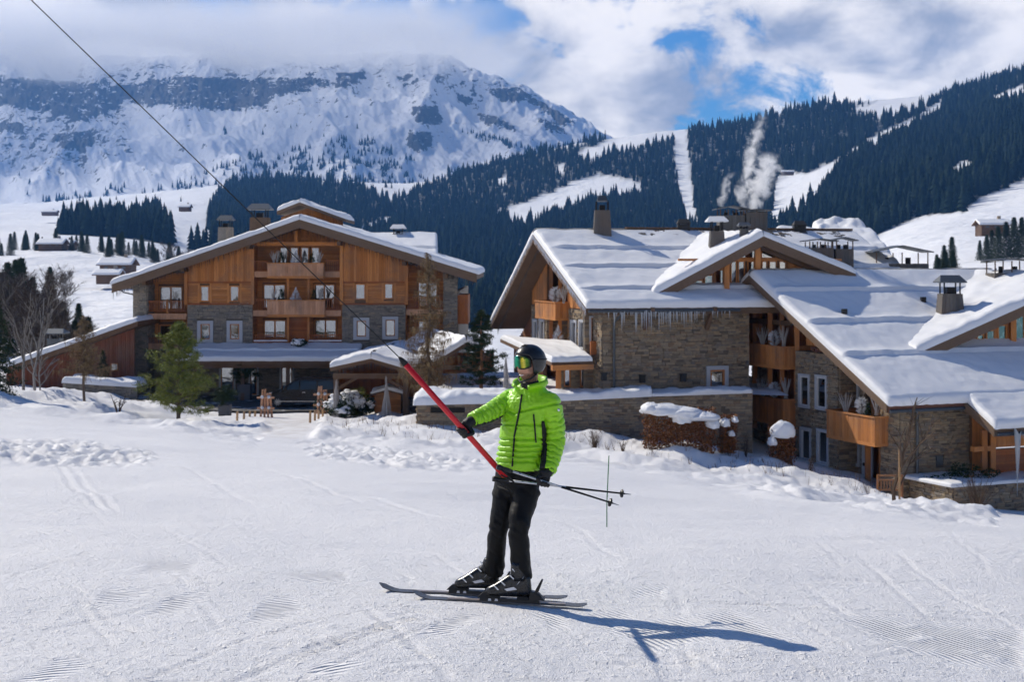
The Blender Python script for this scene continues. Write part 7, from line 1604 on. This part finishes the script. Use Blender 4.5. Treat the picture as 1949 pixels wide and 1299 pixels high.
V, N, FC = fuse(hb_, .0042, 2); rel = V - np.array(HC); lx, ly, lz = rel @ np.array(HR), rel @ np.array(HD_), rel @ np.array(HU)
beard = sstep(-.050, -.072, lz) * (ly > -.03) * (1 - .8 * np.exp(-(lx / .022) ** 2 - ((lz + .077) / .010) ** 2)); beard = np.maximum(beard, .8 * np.exp(-(lx / .026) ** 2 - ((lz + .058) / .006) ** 2) * (ly > 0)); beard = np.maximum(beard, .7 * sstep(.05, .062, np.abs(lx)) * sstep(-.01, -.03, lz))
lip = np.exp(-(lx / .024) ** 2 - ((lz + .0775) / .0075) ** 2) * (ly > .05)
mesh_obj('body', V, FC, ['skin'], person, None, {'beard': np.clip(beard * 1.1, 0, 1), 'lip': lip * .8})
m = MB(); tp = [hp(.024 * s, .0, -.0755 + .006 * s * s) for s in np.linspace(-1, 1, 9)]; bb = BVHTree.FromPolygons([tuple(v) for v in V], FC); tp2 = []
for s in np.linspace(-1, 1, 9):
    h = bb.ray_cast(hp(.024 * s, .2, -.0775 + .005 * s * s), -HD_); tp2.append((h[0] + HD_ * .001) if h[0] else hp(.024 * s, .1, -.0775))
m.tube(tp2, [.002, .0035, .0045, .005, .005, .005, .0045, .0035, .002], 6); m.build('teeth', 'teeth', person, True)
# --- helmet, goggles
def hel(az, el, r=1.0): return hp(.112 * r * math.cos(el) * math.sin(az), -.006 + .134 * r * math.cos(el) * math.cos(az), .030 + .125 * r * math.sin(el))
m = MB(); n1, n2 = 60, 22; vs = []
def low(az):                                      # lower rim: high over the brow, low over ears and nape
    c = math.cos(az); f = 1 / (1 + math.exp(-(c - .42) / .06)); return R(-40) * (1 - f) + R(23) * f + (R(-16) * math.exp(-((abs(az if az < math.pi else az - 2 * math.pi) - R(88)) / R(26)) ** 2))
for rr in (1.0, .90):
    for j in range(n2 + 1):
        for i in range(n1):
            az = 2 * math.pi * i / n1; lo_e = low(az); el = math.pi / 2 - (math.pi / 2 - lo_e) * j / n2; vs.append(hel(az, el, rr * (1 - (.03 if j == n2 else 0))))
fs = []; k = (n2 + 1) * n1
for s in (0, 1):
    for j in range(n2):
        for i in range(n1): fs.append((s * k + j * n1 + i, s * k + j * n1 + (i + 1) % n1, s * k + (j + 1) * n1 + (i + 1) % n1, s * k + (j + 1) * n1 + i))
for i in range(n1): fs.append((n2 * n1 + i, n2 * n1 + (i + 1) % n1, k + n2 * n1 + (i + 1) % n1, k + n2 * n1 + i))
m.add(vs, fs); helmet = m.build('helmet', 'helmet_black', person, True)
for az in (-R(22), R(0), R(22)): m = MB(); m.tube([hel(az, R(58), 1.008), hel(az * .9, R(72), 1.008)], .006, 6); m.build('vent', 'lamp_black', helmet, True)
m = MB(); m.tube([hel(-R(96), R(-50), 1.0), hp(-.070, .045, -.10), hp(0, .085, -.128), hp(.070, .045, -.10), hel(R(96), R(-50), 1.0)], .007, 6); m.build('chin_strap', 'lamp_black', helmet, True)
m = MB(); m.tube([hel(R(a_), R(8), 0.997) for a_ in range(58, 303, 7)], .0075, 6); m.build('goggle_strap', 'jacket_black', helmet, True)
def gog(az, z, r): return hp((.088 * r) * math.sin(az), .012 + (.106 * r) * math.cos(az), z)
for nm, r0, zz0, zz1, am, mat in (('goggle_frame', 1.0, -.032, .074, 70, 'plastic_black'), ('goggle_lens', 1.035, -.024, .066, 63, 'visor')):
    m = MB(); rr_ = []
    for i in range(31):
        az = R(am) * (i / 15 - 1); edge = abs(i / 15 - 1); top = zz1 - .022 * edge ** 5; bot = zz0 + .022 * edge ** 4 + .016 * math.exp(-(az / .16) ** 2)
        col = []
        for j in range(9): u = j / 8; bl = math.sin(math.pi * u) * .006; col.append(gog(az, bot + (top - bot) * u, r0) + (HD_ * bl))
        col += [gog(az, top, r0 * .9), gog(az, bot, r0 * .9)]; rr_.append(col)
    m.loft(rr_); m.build(nm, mat, person, True)
# --- the drag lift pole and its cable
LB_, LT_ = P(962, 909, 10.50), P(770, 692, 10.24); LDIR = (LT_ - LB_).normalized(); lift = empty('drag_lift', LB_, 'red drag lift pole on a black cable pulling the skier', 'ski lift')
m = MB(); m.tube([LB_, LB_.lerp(LT_, .5), LT_], .0215, 16); m.build('pole', 'red_paint', lift, True)
m = MB(); m.tube([LT_ - LDIR * .01, LT_ + LDIR * .03, LT_ + LDIR * .06], [.024, .019, .008], 12); m.build('socket', 'rubber', lift, True)
cab = [P(768, 690, 10.24), P(560, 487, 10.02), P(330, 262, 9.78), P(60, 0, 9.5), P(-60, -116, 9.38)]; m = MB(); m.tube([LT_ + LDIR * .05] + cab[1:], .0036, 8); m.build('cable', 'rubber', lift, True)
m = MB(); m.tube([LB_ - LDIR * .02 + Vector((.0, .02, -.01)), LB_ + Vector((.05, .06, -.05)), P(985, 925, 10.62)], .018, 10); m.build('lower_rod', 'black_metal', lift, True)
cdz = P(985, 927, 10.62); m = MB(); nrm_ = Vector((.7, .55, .25)).normalized(); m.tube([cdz - nrm_ * .012, cdz + nrm_ * .012], .10, 24); m.build('seat_disc', 'rubber', lift, True)
# --- gloves
def grip(name, wrist, axp, axd, rad, seed, toward, fl=.019):
    """five-fingered glove closed round a bar through axp along axd; toward = side of the bar the palm comes from"""
    wrist, axp, axd = Vector(wrist), Vector(axp), Vector(axd).normalized(); w = (wrist - axp); w = (w - axd * w.dot(axd)).normalized(); s = axd.cross(w).normalized() * toward
    g = MB(); pc = axp + w * (rad + .022); limb(g, [wrist + (wrist - pc).normalized() * .045, wrist, pc + w * .035 + s * .012, pc + s * .02], [.043, .040, .044, .040], 18, 5)
    for i, (of, ln, rf) in enumerate(((-.036, .95, .0125), (-.012, 1.0, .0135), (.012, .97, .013), (.035, .85, .0115))):
        pts = []; rr = rad + .013
        for k in range(9):
            a = R(38) + R(265) * ln * k / 8 - R(40); pts.append(axp + axd * (of + .003 * math.sin(i)) + (w * math.cos(a) + s * math.sin(a)) * (rr + (.016 if k == 0 else 0)))
        g.tube(pts, [rf * 1.1, rf * 1.15, rf * 1.05, rf * 1.12, rf, rf, rf * 1.05, rf * .95, rf * .75], 10)
    pts = [pc - axd * .03 + s * -.005, axp - axd * .058 + (w * .7 - s * .6) * (rad + .018), axp - axd * .050 + (-s) * (rad + .013), axp - axd * .036 + (-w * .6 - s * .7) * (rad + .013)]
    limb(g, pts, [.020, .017, .0145, .011], 10, 5)
    V, N, FC = fuse(g, .0042, 2); V = V + N * (.0015 * pn(V[:, 0] * 60 + V[:, 1] * 30, V[:, 2] * 70, seed))[:, None]; return mesh_obj(name, V, FC, ['glove_black'], person)
hA = LB_.lerp(LT_, ((LB_.x - P(883, 0, 10.4).x) / (LB_.x - LT_.x))); grip('glove', P(901, 801, 10.475), hA, LDIR, .0215, 3, 1)
# --- ski poles, crossing in his left hand
HN = P(1037, 917, 10.45)
def ski_pole(g, tp, label):
    g, tp = Vector(g), Vector(tp); d = (tp - g).normalized(); t = empty('ski_pole', g, label, 'ski pole', 'ski poles'); L = (tp - g).length
    m = MB(); m.tube([g + d * .12, g + d * L * .55, g + d * (L - .06)], [.0085, .0078, .0055], 10); m.build('shaft', 'pole_silver', t, True)
    m = MB(); m.tube([g + d * L * .52, g + d * (L - .05)], [.0086, .0062], 10); m.build('lower_shaft', 'black_metal', t, True)
    m = MB(); m.tube([g, g + d * .02, g + d * .05, g + d * .08, g + d * .12], [.020, .021, .015, .017, .013], 12); m.build('grip', 'plastic_black', t, True)
    m = MB(); s_ = d.cross(Vector((0, 0, 1))).normalized(); m.tube([g + d * .01, g + s_ * .06 + d * .06 - PZ * .03, g + s_ * .05 + d * .12 - PZ * .07, g + d * .03 - PZ * .05], .006, 5); m.build('strap', 'rubber', t, True)
    b = tp - d * .075; m = MB(); u = d.orthogonal().normalized(); v_ = d.cross(u); rr = []
    for dz, r_ in ((-.012, .012), (-.004, .030), (.004, .033), (.010, .016)): rr.append([b + d * dz + (u * math.cos(2 * math.pi * k / 20) + v_ * math.sin(2 * math.pi * k / 20)) * r_ * (1.0 if k % 4 else .86) for k in range(20)])
    m.loft(rr); m.build('basket', 'plastic_black', t, True); m = MB(); m.tube([tp - d * .07, tp], [.006, .0025], 8); m.build('tip', 'grey_metal', t, True)
def through(a, b, Ya, Yb): return P(*a, Ya), P(*b, Yb)
ski_pole(*through((946, 889), (1178, 962.5), 10.34, 10.62), 'ski pole whose tip and basket hang lower, held in the left glove'); ski_pole(*through((938, 912), (1201, 942), 10.36, 10.66), 'ski pole whose tip and basket point higher, held in the left glove')
grip('glove', P(1041, 901, 10.49), P(1035, 918, 10.455), Vector((.97, .2, -.2)), .013, 5, -1)
# --- skis, bindings, boots
def ski(tail, tip, label):
    tail, tip = Vector(tail), Vector(tip); d = (tip - tail); L = d.length; d.normalize(); s = d.cross(PZ).normalized(); u = s.cross(d); gmax = max(gz_full(*(tail.lerp(tip, q).xy)) - tail.lerp(tip, q).z for q in np.linspace(.1, .9, 12)); lift_ = max(-.01, gmax + .004) if gmax > -.05 else 0
    t = empty('ski', tail + PZ * lift_, label, 'ski', 'skis'); m = MB(); rr = []
    for q in np.linspace(0, 1, 40):
        w = .037 + .018 * (1 - q) ** 3 * 1 + .022 * max(0, (q - .55) / .45) ** 2; w *= min(1, math.sqrt(max(0, (1 - q)) / .03) + .15) if q > .97 else 1; w *= min(1, .5 + q / .03) if q < .015 else 1
        z = .055 * max(0, (q - .89) / .11) ** 1.7 + .012 * max(0, (.04 - q) / .04); th = .008 * (1 - .4 * abs(2 * q - 1)); c = tail + d * L * q + PZ * (z + lift_); rr.append([c - s * w, c + s * w, c + s * w * .96 + PZ * th, c - s * w * .96 + PZ * th])
    m.loft(rr); b = m.build('ski_body', 'ski_top', t)
    m = MB(); rr = []
    for q in np.linspace(.12, .8, 16): c = tail + d * L * q + PZ * (lift_ + .0092); rr.append([c - s * .022, c + s * .022, c + s * .022 + PZ * .001, c - s * .022 + PZ * .001])
    m.loft(rr); m.build('top_stripe', 'ski_base', t); return t, d, s, lift_
def boot(ski_t, c, d, s, knee, label_side, near):
    B = Vector(c); 
    def w(x, y, z): return B + d * x + s * y + PZ * z
    # binding
    m = MB(); 
    def bx(m, x0, x1, y, z0, z1): m.hexa([w(x0, -y, z0), w(x1, -y, z0), w(x1, y, z0), w(x0, y, z0), w(x0 + .004, -y * .85, z1), w(x1 - .004, -y * .85, z1), w(x1 - .004, y * .85, z1), w(x0 + .004, y * .85, z1)])
    bx(m, -.21, .24, .033, .0, .022); bnd = m.build('binding_plate', 'plastic_black', ski_t)
    m = MB(); m.hexa([w(.160, -.034, .022), w(.255, -.030, .022), w(.255, .030, .022), w(.160, .034, .022), w(.172, -.024, .070), w(.215, -.020, .060), w(.215, .020, .060), w(.172, .024, .070)]); m.build('toe_piece', 'plastic_black', ski_t); m = MB(); m.hexa([w(-.245, -.030, .022), w(-.13, -.034, .022), w(-.13, .034, .022), w(-.245, .030, .022), w(-.205, -.022, .070), w(-.140, -.026, .088), w(-.140, .026, .088), w(-.205, .022, .070)]); m.build('heel_piece', 'plastic_black', ski_t); m = MB(); m.hexa([w(-.20, -.02, .08), w(-.17, -.02, .08), w(-.17, .02, .08), w(-.20, .02, .08), w(-.235, -.014, .17), w(-.222, -.014, .175), w(-.222, .014, .175), w(-.235, .014, .17)]); m.build('heel_lever', 'plastic_black', ski_t)
    for x in (.10, .15): m = MB(); bx(m, x, x + .025, .037, .004, .020); m.build('binding_screw', 'white_paint', ski_t)
    # boot shell
    m = MB(); rr = []
    for x, hw, z0, z1 in ((-.145, .026, .060, .13), (-.135, .038, .045, .20), (-.09, .047, .040, .23), (-.03, .050, .038, .225), (.03, .051, .038, .195), (.08, .053, .038, .160), (.125, .053, .038, .130), (.16, .047, .040, .112), (.185, .034, .045, .095), (.195, .018, .052, .082)):
        rr.append([w(x, hw * math.cos(a) * (1.0 if math.sin(a) < 0 else .92), (z0 + z1) / 2 + (z1 - z0) / 2 * math.copysign(abs(math.sin(a)) ** .7, math.sin(a))) for a in [2 * math.pi * k / 20 for k in range(20)]])
    m.loft(rr); bt = m.build('ski_boot', 'boot_black', person, True)
    m = MB(); top = w(.0, 0, .40); kd = (Vector(knee) - w(-.05, 0, .18)).normalized(); rr = []
    for q, r_ in ((0, .058), (.05, .058), (.10, .056), (.14, .054)):
        c_ = w(-.055, 0, .16) + kd * q; rr.append([c_ + d * r_ * 1.12 * math.cos(a) + s * r_ * .92 * math.sin(a) for a in [2 * math.pi * k / 20 for k in range(20)]])
    m.loft(rr); m.build('cuff', 'boot_black', bt, True)
    m = MB(); bx(m, .09, .19, .040, .022, .042); m.build('sole', 'rubber', bt); m = MB(); bx(m, -.13, -.04, .038, .022, .044); m.build('sole', 'rubber', bt)
    for x, z, tl in ((.115, .130, .02), (.065, .165, .025), (.0, .215, .03), (-.02, .262, .03)):
        m = MB()
        m.bar(w(x - .022, -.053, z - .038), w(x + .010, -.047, z - .010), .008, .014, tuple(s)); bk_ = m.build('buckle', 'buckle', bt)
        pass
    m = MB(); m.prism([w(-.045, -.0535, .10), w(.03, -.0535, .085), w(.05, -.0535, .10), w(-.02, -.0535, .118)], s * .002); m.build('boot_graphic', 'white_paint', bt); m = MB(); m.prism([w(-.10, -.050, .20), w(-.06, -.0515, .16), w(-.04, -.0525, .13), w(-.075, -.0515, .17)], s * .002); m.build('boot_graphic', 'white_paint', bt)
k1 = ski(P(1117, 1153, 10.50), P(786, 1137, 10.66), 'ski nearer to the camera under the left boot'); k2 = ski(P(1080, 1142, 10.74), P(722, 1127, 10.95), 'ski farther from the camera with its tip leading')
def on(k, tail, tip, px):
    q = [i / 400 for i in range(401)]; b = min(q, key=lambda u: abs(proj(Vector(tail).lerp(Vector(tip), u))[0] - px)); return Vector(tail).lerp(Vector(tip), b) + PZ * (k[3] + .008)
boot(k1[0], on(k1, P(1117, 1153, 10.50), P(786, 1137, 10.66), 974), k1[1], k1[2], LK[2], 'l', True); boot(k2[0], on(k2, P(1080, 1142, 10.74), P(722, 1127, 10.95), 914), k2[1], k2[2], RK[2] + Vector((.02, 0, 0)), 'r', False)
